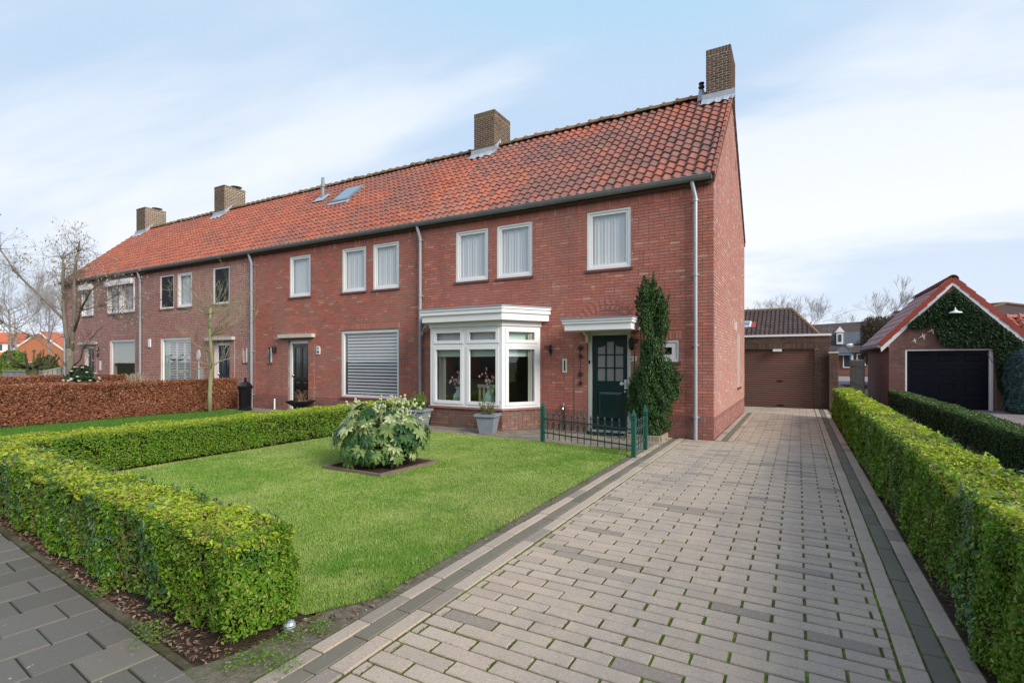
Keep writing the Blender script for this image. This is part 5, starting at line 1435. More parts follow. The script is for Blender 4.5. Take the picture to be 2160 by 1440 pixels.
# roof window and flue on the middle roofs
def on_roof_pt(x, y, off=0.0):
    return Vector((x, y - off * SA, ZE + (y - YE) * math.tan(ANG) + off * CA))
Mr = Matrix(((1, 0, 0, 0), (0, CA, -SA, 0), (0, SA, CA, 0), (0, 0, 0, 1)))
O = on_roof_pt(-14.16, 12.48, 0.03)
Ms = Matrix.Translation(O) @ Mr
sk = MB(Ms)
for (a, b, c, d_) in ((0, 0.84, 0, 0.07), (0, 0.84, 0.96, 1.05), (0, 0.055, 0.07, 0.96), (0.785, 0.84, 0.07, 0.96)): sk.box(a, b, c, d_, 0.0, 0.07)
so = sk.build('roof_window', 'zinc_dark', rB)
MB(Ms).box(0.055, 0.785, 0.07, 0.96, 0.05, 0.075).build('roof_window_pane', 'skylight_glass', rB)
MB(Ms).box(-0.06, 0.90, -0.16, 0.0, 0.0, 0.04).build('window_apron', 'lead', rB)
fp = on_roof_pt(-15.25, 13.05, 0.02)
MB().lathe([(0.068, -0.2), (0.068, 0.40), (0.092, 0.41), (0.092, 0.48), (0.066, 0.49), (0.05, 0.72), (0.058, 0.73), (0.04, 0.76)], tuple(fp), 12).build('flue', 'zinc_dark', rB)
MB(Matrix.Translation(on_roof_pt(-15.25, 13.05, 0.05)) @ Mr).box(-0.26, 0.26, -0.30, 0.20, 0, 0.02).build('flue_flashing', 'lead', rB)
# ================================================================ GARAGES AND NEIGHBOURING BUILDINGS
PANT2 = pantile(0.238, 0.40, 0.03, 8)
def brick_wall(parent, name, origin, U, N, s0, s1, z0, z1, holes, brick, mortar, lim, soldiers=(), top=None, thick=0.2, seed=1, course=0.0645):
    M = local_frame(origin, U, N)
    mb = MB(M); slab_with_holes(mb, s0, s1, z0, z1, holes, 0.0, thick)
    w = mb.build(name, mortar, parent)
    rects = courses(s0, s1, z0, z1, holes, soldiers, rnd=random.Random(seed), top=top, course=course)
    pieces('brick', w, BRICK, brick_items(rects, origin, U, N), brick, lim, 'brickwork')
    return w

# ---- brown garage closing the driveway
gb = thing('garage', (-0.6, 21, 0), 'flat roofed brown brick garage with brown roller door at the driveway end', 'garage')
GY = 19.45
brick_wall(gb, 'front_wall', (0, GY, 0), (1, 0, 0), NY, -3.2, 0.905, 0, 2.37, [(-2.0, 0.47, -1, 1.955)], 'brick_brown', 'mortar_brown', 300, soldiers=[(-2.0, 0.62, 1.957, 2.14)], seed=31)
MB().box(0.66, 0.903, GY + 0.2, GY + 5.5, 0, 2.36).box(-3.2, -2.9, GY + 0.2, GY + 5.5, 0, 2.36).box(-3.2, 0.903, GY + 5.5, GY + 5.7, 0, 2.36).build('side_wall', 'brick_plinth', gb)
MB().box(-3.25, 0.94, GY - 0.045, GY + 5.75, 2.372, 2.44).build('roof_edge', 'white_paint', gb)
for k in range(25):
    z = 0.075 + k * 0.075
    d = MB(); d.add([(-2.0, GY + 0.124, z), (0.47, GY + 0.124, z), (0.47, GY + 0.092, z + 0.014), (-2.0, GY + 0.092, z + 0.014),
                     (0.47, GY + 0.092, z + 0.056), (-2.0, GY + 0.092, z + 0.056), (0.47, GY + 0.124, z + 0.0735), (-2.0, GY + 0.124, z + 0.0735)],
                    [(0, 1, 2, 3), (3, 2, 4, 5), (5, 4, 6, 7)])
    if k == 0: rd = MB().box(-2.0, 0.47, GY + 0.10, GY + 0.15, 0.0, 0.073).build('roller_door', 'shutter_brown', gb)
    d.build('door_slat', 'shutter_brown', rd)
MB().box(-0.62, -0.45, GY + 0.08, GY + 0.10, 0.85, 0.89).box(-0.62, -0.42, GY + 0.08, GY + 0.10, 0.04, 0.075).build('door_pull', 'iron', rd)
MB().box(-0.74, -0.48, GY - 0.16, GY - 0.01, 1.87, 1.95).build('outside_lamp', 'lamp_white', gb)
MB().box(-1.98, 0.45, GY + 0.16, GY + 0.2, 0, 1.95).build('dark_lining', 'dark_slot', gb)
# brick pier beside it, dark upright boards in the gap between
pr = thing('brick_pier', (0.98, 19.25, 0), 'weathered brick gate pier between brown garage and hedge', 'pier')
pc = MB().box(0.865, 1.105, 19.13, 19.37, 0, 1.80).build('core', 'mortar_brown', pr)
it = []
for (O, U, N_, a, b) in (((0, 19.13, 0), (1, 0, 0), NY, 0.865, 1.105), ((1.105, 0, 0), (0, 1, 0), (1, 0, 0), 19.13, 19.37)):
    it += brick_items(courses(a, b, 0, 1.80, (), rnd=random.Random(2)), O, U, N_)
pieces('brick', pc, BRICK, it, 'brick_brown', 150, 'brickwork')
MB().box(0.845, 1.125, 19.11, 19.39, 1.80, 1.845).build('cap', 'grey_stone', pr)
gt = thing('gap_boards', (0.80, 19.32, 0), 'dark upright boards in the gap beside the garage pier', 'gate')
for k in range(3):
    MB().box(0.72 + k * 0.047, 0.762 + k * 0.047, 19.30, 19.33, 0.03, 1.72).build('board', 'roof_deck', gt)
MB().box(0.72, 0.86, 19.331, 19.36, 0.4, 0.48).box(0.72, 0.86, 19.331, 19.36, 1.4, 1.48).build('rail', 'roof_deck', gt)

# ---- gabled garage with ivy
gi = thing('garage', (4.34, 24, 0), 'gabled brick garage overgrown with ivy, dark panelled door and red verge tiles', 'garage')
IY = 21.3
gx0_, gx1_, apx, eav, apz = 2.68, 6.0, 4.34, 2.20, 4.02
sl_ = (apz - eav) / (apx - gx0_)
def ivy_top(z):
    if z < eav: return (gx0_, gx1_)
    o = (z - eav) / sl_
    return (gx0_ + o, gx1_ - o)
mb = MB(); mb.prism_y([(gx0_, eav - .06), (gx1_, eav - .06), (gx1_, eav), (apx, apz), (gx0_, eav)], IY, IY + 0.2)
M = Matrix.Translation((0, IY, 0)); b2 = MB(M); slab_with_holes(b2, gx0_, gx1_, 0, eav - .061, [(3.12, 5.32, -1, 1.935)], 0, 0.2)
mb.add(b2.v, b2.f)
gf = mb.build('front_wall', 'mortar_brown', gi)
rects = courses(gx0_, gx1_, 0, 3.98, [(3.12, 5.32, -1, 1.935)], [(3.12, 5.32, 1.937, 2.09)], rnd=random.Random(8), top=ivy_top)
pieces('brick', gf, BRICK, brick_items(rects, (0, IY, 0), (1, 0, 0), NY), 'brick_garage', 250, 'brickwork')
mb = MB().box(gx0_ + 0.001, gx0_ + 0.2, IY + 0.201, 27.3, 0, 2.14); gs = mb.build('side_wall', 'mortar_brown', gi)
rects = courses(IY - 0.009, 27.3, 0, 2.02, (), rnd=random.Random(13))
pieces('brick', gs, BRICK, brick_items(rects, (gx0_, 0, 0), (0, 1, 0), (-1, 0, 0)), 'brick_garage', 100, 'brickwork')
MB().box(gx0_ - 0.02, gx0_ + 0.001, IY - 0.02, 27.3, 2.02, 2.14).build('eaves_strip', 'grey_stone', gi)
MB().box(gx1_ - 0.2, gx1_, IY + 0.201, 27.3, 0, 2.14).box(gx0_, gx1_, 27.1, 27.3, 0, 2.14).build('rear_wall', 'mortar_brown', gi)
mb = MB(); mb.prism_y([(gx0_ - 0.22, eav - 0.17), (apx, apz + 0.06), (gx1_ + 0.22, eav - 0.17), (gx1_ + 0.22, eav - 0.09), (apx, apz + 0.15), (gx0_ - 0.22, eav - 0.09)], IY + 0.02, 27.45)
gr = mb.build('roof', 'roof_deck', gi)
ga = math.atan2(sl_, 1); gca, gsa = math.cos(ga), math.sin(ga)
glen = (apx - gx0_ + 0.22) / gca
it = []; it2 = []
rp = glen / 8
rowl = ((0, gca, -gsa), (-1, 0, 0), (0, gsa, gca))   # tile x -> -Y, tile y -> up towards +X
for r in range(8):
    for c in range(26):
        y = 27.45 - c * 0.238
        if y - 0.238 < IY - 0.05: continue
        it.append(((gx0_ - 0.22 + r * rp * gca, y, eav - 0.07 + r * rp * gsa), rowl, (1, 1, 1)))
pieces('roof_tile', gr, pantile(0.238, 0.40, 0.020, 8), it, 'tile_garage', 150, 'roof_tile_field')
rowr = ((0, -gca, gsa), (1, 0, 0), (0, gsa, gca))
for r in range(8):
    for c in range(26):
        it2.append(((gx1_ + 0.22 - r * rp * gca, IY + c * 0.238, eav - 0.07 + r * rp * gsa), rowr, (1, 1, 1)))
pieces('roof_tile', gr, pantile(0.238, 0.40, 0.020, 8), it2, 'tile_garage', 0, 'roof_tile_back')
# verge tiles and barge boards
for sg in (-1, 1):
    xe = apx + sg * (apx - gx0_ + 0.24)
    for r in range(8):
        s0 = r * rp - 0.01; s1 = (r + 1) * rp + 0.03
        vs = []
        for s, up in ((s0, 0.10), (s1, 0.070)):
            bx, bz = xe - sg * s * gca, eav - 0.085 + s * gsa
            for (oy, on) in ((0.16, up), (-0.06, up), (-0.062, up - 0.155), (-0.045, up - 0.155)):
                vs.append((bx - (-sg) * on * gsa * 1.0, IY + oy, bz + on * gca))
        fs = [(0, 1, 5, 4), (1, 2, 6, 5), (2, 3, 7, 6), (0, 3, 2, 1)]
        MB().add(vs, fs).build('verge_tile', 'tile_new', gr)
    p0 = (xe, eav - 0.20); p1 = (apx, apz + 0.135)
    MB().prism_y([p0, p1, (apx, apz - 0.035), (xe - sg * 0.02, eav - 0.34)][::sg], IY - 0.046, IY - 0.012).build('barge_board', 'white_paint', gr)
it = []
for k in range(19):
    it.append(((apx, IY - 0.08 + k * 0.33, apz + 0.15), ((0, -1, 0), (1, 0, 0), (0, 0, 1)), (1, 1, 1)))
pieces('ridge_tile', gr, half_round(0.36, 0.12), it, 'tile_new', 20)
mb = MB(); mb.prism_y([(gx0_ - 0.33, eav - 0.10), (gx0_ - 0.33, eav - 0.15), (gx0_ - 0.27, eav - 0.20), (gx0_ - 0.21, eav - 0.15), (gx0_ - 0.21, eav - 0.10)], IY - 0.02, 27.4); mb.build('gutter', 'zinc_pipe', gi)
fr = MB(); frame_rect(fr, 3.12, 5.32, -0.05, 1.935, 0.045, IY + 0.02, IY + 0.10); fr.box(5.232, 5.274, IY + 0.0, IY + 0.1, 0, 1.88).build('door_frame', 'white_paint', gi)
ph = 1.89 / 4
for r in range(4):
    m = MB().box(3.166, 5.23, IY + 0.09, IY + 0.13, r * ph + 0.002, (r + 1) * ph - 0.003)
    o = m.build('door_section', 'navy_paint', gi)
    o['label'] = 'dark navy door section with three raised panels'
    for c in range(3):
        a = 3.34 + c * 0.655; b = a + 0.41; z0_, z1_ = r * ph + 0.13, (r + 1) * ph - 0.12
        q = MB(); q.add([(a, IY + .0899, z0_), (b, IY + .0899, z0_), (b, IY + .0899, z1_), (a, IY + .0899, z1_), (a + .014, IY + .078, z0_ + .014), (b - .014, IY + .078, z0_ + .014), (b - .014, IY + .078, z1_ - .014), (a + .014, IY + .078, z1_ - .014),
                         (a + .028, IY + .088, z0_ + .028), (b - .028, IY + .088, z0_ + .028), (b - .028, IY + .088, z1_ - .028), (a + .028, IY + .088, z1_ - .028)],
                        [(0, 1, 5, 4), (1, 2, 6, 5), (2, 3, 7, 6), (3, 0, 4, 7), (4, 5, 9, 8), (5, 6, 10, 9), (6, 7, 11, 10), (7, 4, 8, 11), (8, 9, 10, 11)])
        q.build('raised_panel', 'navy_paint', o)
bl = MB(); bl.tube([(4.36, IY - 0.01, 3.22), (4.36, IY - 0.22, 3.24), (4.36, IY - 0.26, 3.16)], 0.016, 6); bl.lathe([(0.03, 0.10), (0.06, 0.06), (0.16, 0.02), (0.175, -0.01), (0.02, -0.012)], (4.36, IY - 0.26, 3.08), 14)
bl.build('barn_lamp', 'lamp_white', gi)
# ivy
iv = thing('ivy', (4.9, IY - 0.05, 0), 'dark green ivy covering the garage gable above its panelled door', 'ivy')
POLY = [(3.15, 2.72), (3.30, 2.62), (3.42, 2.60), (3.70, 2.68), (3.88, 2.62), (3.92, 2.35), (4.02, 2.10), (4.22, 2.0), (4.6, 1.97), (5.30, 1.955), (5.36, 1.3), (5.42, 0.75), (5.55, 0.45), (5.80, 0.55), (6.02, 0.9), (6.05, 1.9), (5.98, 2.12), (4.36, 3.86)]
P = np.column_stack([rng.uniform(3.1, 6.1, 42000), rng.uniform(0.4, 4.0, 42000)])
P = P[in_poly(P, POLY)]
P3 = np.column_stack([P[:, 0], IY - 0.02 - np.abs(rng.normal(size=len(P))) * 0.05 - 0.035 * (1 + smooth_noise(np.column_stack([P, P[:, 0] * 0]), 4, 3)), P[:, 1]])
V, F = leaf_quads(P3, np.tile([0, -1, 0.35], (len(P3), 1)) + rng.normal(size=P3.shape) * 0.5, np.full(len(P3), 0.062), 0.85)
o = link('foliage', np_mesh('foliage', V, F), 'ivy', iv); o['kind'] = 'stuff'
st = MB()
for k in range(9):
    x = 5.4 + 0.07 * k; st.tube([(x, IY - 0.02, 0), (x + rng.normal() * .1, IY - 0.03, 0.8), (x + rng.normal() * .2 - 0.1, IY - 0.03, 1.8)], [0.015, 0.011, 0.007], 5)
so = st.build('stems', 'stem_brown', iv); so['kind'] = 'stuff'
# three swallow ornaments
for (x, z, s, lb) in ((3.80, 2.54, 0.80, 'white swallow ornament highest of three, touching the ivy'), (3.57, 2.36, 0.74, 'white swallow ornament in the middle of three on brick'), (3.35, 2.22, 0.58, 'smallest white swallow ornament, lowest of three on brick')):
    b = MB()
    def pt(u, v): return (x + s * u, z + s * v)
    for poly in ([(-0.16, -0.085), (-0.02, -0.02), (0.07, 0.02), (0.05, 0.05), (-0.03, 0.025)], [(-0.02, 0.02), (0.06, 0.01), (-0.005, 0.165)], [(0.02, 0.03), (0.07, 0.0), (0.135, 0.12)], [(-0.01, -0.02), (0.08, 0.02), (0.085, -0.16)]):
        b.prism_y([pt(*q) for q in poly], IY - 0.035 + 0.002 * len(b.f), IY - 0.012)
    o = b.build('bird_ornament', 'bird_white')
    tag(o, lb, 'ornament', 'swallow ornaments on the garage')

# ---- bungalow behind the brown garage
bh = thing('bungalow', (-2.5, 36, 0), 'bungalow with dark brown tiled hip roof behind the brown garage', 'house')
MB().box(-9, 0.9, 32.5, 40, 0, 2.5).build('wall', 'brick_plinth', bh)
RX0, RX1, RY0, RY1, RZ = -10, 1.35, 31.9, 40.5, 2.55
hip = MB(); ra, rb = (-7.0, 36.2, 4.75), (-0.35, 36.2, 4.75)
hip.add([(RX0, RY0, RZ), (RX1, RY0, RZ), (RX1, RY1, RZ), (RX0, RY1, RZ), ra, rb], [(0, 1, 5, 4), (1, 2, 5), (2, 3, 4, 5), (3, 0, 4), (3, 2, 1, 0)])
br_ = hip.build('roof', 'tile_brown', bh)
it = []
an = math.atan2(4.75 - RZ, 36.2 - RY0); rr = ((1, 0, 0), (0, math.cos(an), -math.sin(an)), (0, math.sin(an), math.cos(an)))
L = math.hypot(4.75 - RZ, 36.2 - RY0)
for r in range(14):
    s = r * L / 14; f = r / 14
    xa, xb = RX0 + 3.0 * f, RX1 - 1.7 * f
    x = -6.0
    while x < xb - 0.12:
        it.append(((x, RY0 + s * math.cos(an), RZ + s * math.sin(an) + 0.012), rr, (1, 1, 1))); x += 0.238
pieces('roof_tile', br_, PANT2, it, 'tile_brown', 300, 'roof_tile_field')
rt = MB()
rt.tube([ra, rb], 0.11, 8); rt.tube([rb, (RX1, RY0, RZ)], 0.10, 8); rt.tube([rb, (RX1, RY1, RZ)], 0.10, 8); rt.build('ridge', 'tile_ridge', br_)
Mb_ = Matrix.Translation((-3.1, 33.75, RZ + (33.75 - RY0) * math.tan(an) + 0.02)) @ Matrix(((1, 0, 0, 0), (0, math.cos(an), -math.sin(an), 0), (0, math.sin(an), math.cos(an), 0), (0, 0, 0, 1)))
rw = MB(Mb_)
for (a, b, c, d_) in ((0, 0.62, 0, 0.08), (0, 0.62, 0.72, 0.80), (0, 0.08, 0.08, 0.72), (0.54, 0.62, 0.08, 0.72)): rw.box(a, b, c, d_, 0, 0.10)
rw.build('roof_window', 'white_paint', br_); MB(Mb_).box(0.08, 0.54, 0.08, 0.72, 0.03, 0.07).build('roof_window_pane', 'skylight_glass', br_)
MB(Mb_).box(-0.25, -0.01, -0.05, 0.8, 0.0, 0.05).build('new_tile', 'tile_new', br_); MB(Mb_).box(0.63, 0.88, -0.05, 0.8, 0.0, 0.05).build('new_tile', 'tile_new', br_)
# ---- house with dormer further back
fh = thing('house', (6.2, 68, 0), 'distant house with grey dormer behind the wooden fence', 'house', None)
MB().box(0.5, 13, 64, 72, 0, 2.6).build('wall', 'brick_plinth', fh)
hp = MB(); hp.add([(0.2, 63.4, 2.4), (13.3, 63.4, 2.4), (13.3, 72.6, 2.4), (0.2, 72.6, 2.4), (0.2, 68, 5.6), (10, 68, 6.0)], [(0, 1, 5, 4), (1, 2, 5), (2, 3, 4, 5), (3, 0, 4), (3, 2, 1, 0)]); fro = hp.build('roof', 'tile_brown', fh)
dm = MB(); dm.box(3.6, 6.4, 64.3, 67.5, 3.2, 4.55); dm.build('dormer', 'grey_cladding', fro)
MB().box(3.55, 4.15, 64.2, 64.31, 3.3, 4.5).prism_y([(3.4, 4.55), (4.3, 4.55), (3.85, 5.15)], 64.1, 64.4).build('dormer_window', 'white_paint', fro)
MB().box(3.70, 4.0, 64.15, 64.21, 3.55, 4.3).build('dormer_pane', 'window_dark', fro)
for k, x in enumerate((4.1, 5.3, 7.3)):
    wv = MB(); frame_rect(wv, x, x + 0.8, 0.8, 2.25, 0.10, 63.88, 64.0); wo_ = wv.build('window', 'white_paint', fh); MB().box(x + .1, x + .7, 63.93, 63.96, 0.9, 2.15).build('pane', 'window_dark', wo_)
pc_ = MB(); pc_.prism_y([(2.9, 2.1), (5.0, 2.1), (3.95, 3.0)], 62.4, 63.6).build('porch_gable', 'grey_cladding', fh)
MB().box(3.0, 3.15, 62.5, 62.65, 0, 2.1).box(4.75, 4.9, 62.5, 62.65, 0, 2.1).build('porch_post', 'white_render', fh)
# ---- street lamp
lp = thing('street_lamp', (4.25, 57, 0), 'slim street lamp with white mushroom head beyond the fence', 'street lamp')
MB().tube([(4.25, 57, 0), (4.25, 57, 2.85)], [0.07, 0.05], 8).build('post', 'lamp_post', lp)
MB().lathe([(0.05, -0.12), (0.16, -0.06), (0.30, 0.05), (0.34, 0.10), (0.26, 0.19), (0.10, 0.24), (0.02, 0.25)], (4.25, 57, 2.9), 16).build('lamp_head', 'lamp_white', lp)
# ---- wooden fence with round topped boards
wf = thing('wooden_fence', (2.62, 31, 0), 'weathered wooden fence of round topped boards behind the ivy garage', 'fence')
for k in range(46):
    y = 27.42 + k * 0.155
    h = 1.60 + random.uniform(-0.02, 0.03)
    pts = [(y, 0.05), (y + 0.135, 0.05), (y + 0.135, h - 0.05), (y + 0.11, h - 0.015), (y + 0.0675, h), (y + 0.025, h - 0.015), (y, h - 0.05)]
    MB().prism_x(pts, 2.55 + (k % 2) * 0.006, 2.572 + (k % 2) * 0.006).build('board', 'wood_grey', wf)
MB().box(2.582, 2.64, 27.4, 34.6, 0.35, 0.43).box(2.582, 2.64, 27.4, 34.6, 1.25, 1.33).build('rail', 'wood_grey', wf)
gm = thing('mesh_gate', (2.0, 36, 0), 'thin green metal gate frame beyond the wooden fence', 'gate')
MB().tube([(1.0, 36, 0), (1.0, 36, 2.0), (2.9, 36, 2.0), (2.9, 36, 0)], 0.03, 6).build('frame', 'lamp_post', gm)
# ---- buildings on the far right
rh = thing('house', (10.5, 40, 0), 'house with dark mossy hip roof above the pink tiles', 'house')
MB().box(4.5, 16.5, 35.5, 45, 0, 2.9).build('wall', 'brick_plinth', rh)
HC = [(3.5, 34.2, 2.7), (17.0, 34.2, 2.7), (17.0, 46, 2.7), (3.5, 46, 2.7)]
hp = MB(); hp.add(HC + [(5.5, 41.5, 4.70), (10.05, 38.2, 4.70)], [(0, 1, 5), (1, 2, 5), (2, 3, 4, 5), (3, 0, 4), (0, 5, 4), (3, 2, 1, 0)]); ro_ = hp.build('roof', 'tile_brown', rh)
hr = MB()
for q in HC[:3]: hr.tube([(10.05, 38.2, 4.72), (q[0], q[1], q[2] + 0.03)], 0.10, 6)
hr.tube([(10.05, 38.2, 4.72), (5.5, 41.5, 4.72)], 0.10, 6); hr.build('hip_tiles', 'tile_ridge', ro_)
ph_ = thing('outbuilding', (8.9, 24.5, 0), 'low building with pink pantile roof to the right of the ivy garage', 'building')
MB().box(6.7, 11.5, 22.9, 26.2, 0, 2.0).build('wall', 'orange_brick_far', ph_)
hp = MB(); hp.add([(6.46, 22.5, 1.90), (11.8, 22.5, 1.90), (11.8, 24.5, 3.06), (6.46, 24.5, 3.06), (11.8, 26.5, 1.90), (6.46, 26.5, 1.90)], [(0, 1, 2, 3), (3, 2, 4, 5), (0, 3, 5), (1, 4, 2), (0, 5, 4, 1)]); pro = hp.build('roof', 'roof_deck', ph_)
an2 = math.atan2(1.16, 2.0); rr2 = ((1, 0, 0), (0, math.cos(an2), -math.sin(an2)), (0, math.sin(an2), math.cos(an2)))
it = []
for r in range(7):
    for c in range(20):
        s = r * 0.333; it.append(((6.46 + c * 0.25, 22.5 + s * math.cos(an2), 1.92 + s * math.sin(an2)), rr2, (1.05, 1, 1.5)))
pieces('roof_tile', pro, PANT2, it, 'tile_pink', 180)
it = [((6.46 + k * 0.33, 24.5, 3.08), I3, (1, 1, 1)) for k in range(15)]
pieces('ridge_tile', pro, RIDGE, it, 'tile_pink', 20)

# ================================================================ HEDGES
SWU = Vector((SWC, SWS, 0))
hedge('privet_hedge', (-9.3, 2.11), (-2.66, 1.645), 0.42, 0.60, 'clipped green hedge along the pavement with a square cut end', 'hedge', None, ('privet', 'privet_young_lit'), 15500, 0.024, rough=0.045, seed=3, near=3.0, ends=(False, True), bare=1.0, creeper='ivy_leaf')
hedge('privet_hedge', (-8.45, 2.45), (-8.45, 10.15), 0.78, 0.56, 'clipped green hedge dividing the two front gardens, running to the house wall', 'hedge', None, ('privet', 'privet_young_lit'), 10000, 0.026, rough=0.034, seed=8, near=7.5, bare=0.7)
hedge('privet_hedge', (0.83, 16.35), (0.83, 1.0), 0.44, 0.82, 'long clipped hedge beside the driveway\'s outer edge, bright yellow green top', 'hedge', None, ('privet', 'privet_young_lit'), 15500, 0.023, rough=0.042, seed=15, near=3.0, bare=0.9, creeper='ivy_leaf')
hedge('dark_hedge', (2.48, 19.9), (2.48, 6.0), 0.46, 0.62, 'low dark green hedge along the forecourt of the ivy garage', 'hedge', None, ('hedge_dark', 'hedge_dark_lit_top'), 5200, 0.032, rough=0.02, seed=19, near=9)
hedge('beech_hedge', (-16.1, 3.6), (-16.1, 10.3), 0.55, 0.97, 'brown leaved beech hedge behind the young tree, next to the black bin', 'hedge', None, ('beech', 'beech_lit_top'), 4200, 0.060, rough=0.05, deep=0.06, seed=24, core='beech_core', aspect=0.6)
hedge('beech_hedge', (-23.2, 3.4), (-23.2, 10.3), 0.55, 1.0, 'second brown beech hedge further along, behind the white rose bush', 'hedge', None, ('beech', 'beech_lit_top'), 2600, 0.068, rough=0.05, deep=0.06, seed=25, core='beech_core', aspect=0.6)
# blue conifer at the right edge
cb = thing('conifer_hedge', (6.2, 20.55, 0), 'blue green conifer hedge at the ivy garage\'s right corner', 'hedge')
n = 26000
a = rng.uniform(0, 6.283, n); z = rng.uniform(0.05, 2.0, n)
prof = np.interp(z, [0, .2, 1.4, 1.8, 2.0], [0.85, 1.0, 0.98, 0.75, 0.3])
Pb = np.column_stack([6.20 + 0.80 * prof * np.sign(np.cos(a)) * np.abs(np.cos(a)) ** .6, 20.55 + 0.55 * prof * np.sign(np.sin(a)) * np.abs(np.sin(a)) ** .6, z])
Nn = np.column_stack([np.cos(a), np.sin(a), 0.4 + z * 0.2])
Pb += Nn * (smooth_noise(Pb, 5, 6) * 0.05 - np.abs(rng.normal(size=n)) * 0.05)[:, None]
V, F = leaf_quads(Pb, Nn + rng.normal(size=Pb.shape) * 0.5, np.full(n, 0.07), 0.5)
o = link('foliage', np_mesh('foliage', V, F), 'conifer_blue', cb); o['kind'] = 'stuff'
MB().lathe([(0.35, 0.06), (0.42, 1.3), (0.3, 1.75), (0.1, 1.85)], (6.20, 20.55, 0), 12).build('light_block_core', 'hedge_core', cb)  # added dark filler inside the foliage, keeps light from leaking through
# ================================================================ GARDEN OBJECTS
# ---- green ornamental fence, three posts
fn = thing('metal_fence', (-3.3, 8.7, 0), 'low green ornamental metal fence between lawn and front door', 'fence')
FP = [Vector((-4.32, 8.95, 0)), Vector((-2.33, 8.22, 0)), Vector((-2.35, 9.02, 0))]
for p in FP:
    ps = MB().box(p.x - 0.033, p.x + 0.033, p.y - 0.033, p.y + 0.033, -0.02, 0.60).build('post', 'fence_green', fn)
    MB().lathe([(0.040, 0.60), (0.052, 0.62), (0.052, 0.645), (0.030, 0.65), (0.045, 0.66), (0.045, 0.675), (0.003, 0.785)], (p.x, p.y, 0), 4, R(45)).build('finial', 'fence_green', ps)
def fence_run(a, b, n, mat):
    d = (b - a); L = d.length; u = d / L
    rl = MB()
    for z in (0.17, 0.435):
        q = u.cross(Vector((0, 0, 1))) * 0.010
        A, B = a + u * 0.03, b - u * 0.03
        rl.add([tuple(A - q + Vector((0, 0, z))), tuple(B - q + Vector((0, 0, z))), tuple(B + q + Vector((0, 0, z))), tuple(A + q + Vector((0, 0, z))),
                tuple(A - q + Vector((0, 0, z + .022))), tuple(B - q + Vector((0, 0, z + .022))), tuple(B + q + Vector((0, 0, z + .022))), tuple(A + q + Vector((0, 0, z + .022)))],
               [(3, 2, 1, 0), (4, 5, 6, 7), (0, 1, 5, 4), (1, 2, 6, 5), (2, 3, 7, 6), (3, 0, 4, 7)])
    rl.build('rail', mat, fn)
    for k in range(n):
        c = a + d * ((k + 0.9) / (n + 0.8))
        bar = MB().tube([(c.x, c.y, 0.075), (c.x, c.y, 0.56)], 0.0085, 6)
        bar.add([], [])
        t = Vector((u.x, u.y, 0))
        bar.tube([tuple(c - t * 0.028 + Vector((0, 0, .535))), tuple(c + t * 0.028 + Vector((0, 0, .535)))], 0.008, 5)
        bar.lathe([(0.004, 0.545), (0.020, 0.565), (0.003, 0.605)], (c.x, c.y, 0), 6)
        bar.lathe([(0.009, 0.455), (0.016, 0.475), (0.009, 0.495)], (c.x, c.y, 0), 6)
        bar.build('bar', mat, fn)
        if k < n - 1:
            m = c + d * (0.5 / (n + 0.8)); rr = L / (n + 0.8) * 0.40
            MB().tube([tuple(m + t * rr * math.cos(q) + Vector((0, 0, 0.435 - 0.095 + 0.085 * math.sin(q)))) for q in [2 * math.pi * i / 14 for i in range(15)]], 0.006, 4, cap=False).build('ring', mat, fn)
fence_run(FP[0], FP[1], 13, 'fence_iron')
fence_run(FP[1], FP[2], 4, 'fence_iron')

# ---- door mat, small brick edged bed of the yew
o = MB().prism([(-3.62 + 0.42 * math.cos(t), YF - 0.12 - 0.34 * math.sin(t)) for t in [math.pi * k / 14 for k in range(15)]], 0.002, 0.024).build('doormat', 'doormat')
tag(o, 'half round dark doormat lying before the green front door', 'doormat')
be = thing('bed_edging', (-2.7, 10.3, 0), 'low edging of upright yellowish bricks round the yew', 'edging')
k = 0
for i in range(10):
    x = -3.02 + i * 0.068
    MB().cbox(x, x + 0.060, 10.05, 10.10, -0.02, 0.10).build('brick', 'yellow_brick', be)
for i in range(8):
    y = 10.11 + i * 0.068
    MB().cbox(-2.36, -2.31, y, y + 0.060, -0.02, 0.10).build('brick', 'yellow_brick', be)
sheet('yew_bed', [(-3.02, 10.1), (-2.36, 10.1), (-2.36, 10.72), (-3.02, 10.72)], 0.03, 'soil', 'soil in the small bed of the yew')

# ---- yew column: plumes of needles on upright shoots
yw = thing('yew_tree', (-2.62, 10.40, 0), 'tall narrow dark yew growing against the wall beside the front door', 'shrub')
PLUMES = []   # (x, y, z0, z1, r)
for (x, z0_, z1_, r) in ((-2.62, 0.10, 3.05, 0.27), (-2.72, 1.6, 3.28, 0.10), (-2.55, 1.6, 3.22, 0.11), (-2.42, 1.5, 3.02, 0.13), (-2.34, 1.2, 2.70, 0.15), (-2.78, 1.5, 2.95, 0.14), (-2.60, 1.0, 2.75, 0.22),
                         (-2.82, 0.3, 2.05, 0.20), (-2.96, 0.3, 1.55, 0.17), (-2.46, 0.2, 2.0, 0.24), (-2.30, 0.5, 1.45, 0.18), (-2.20, 0.75, 1.55, 0.13), (-2.90, 0.15, 1.1, 0.22), (-3.02, 0.5, 1.05, 0.12), (-2.64, 0.05, 1.2, 0.30), (-2.40, 0.1, 1.1, 0.26), (-2.12, 0.80, 1.15, 0.10), (-2.95, 1.0, 2.35, 0.09)):
    PLUMES.append((x, 10.40 + random.uniform(-0.10, 0.06), z0_, z1_, r))
yP = []; yN = []; yA = []
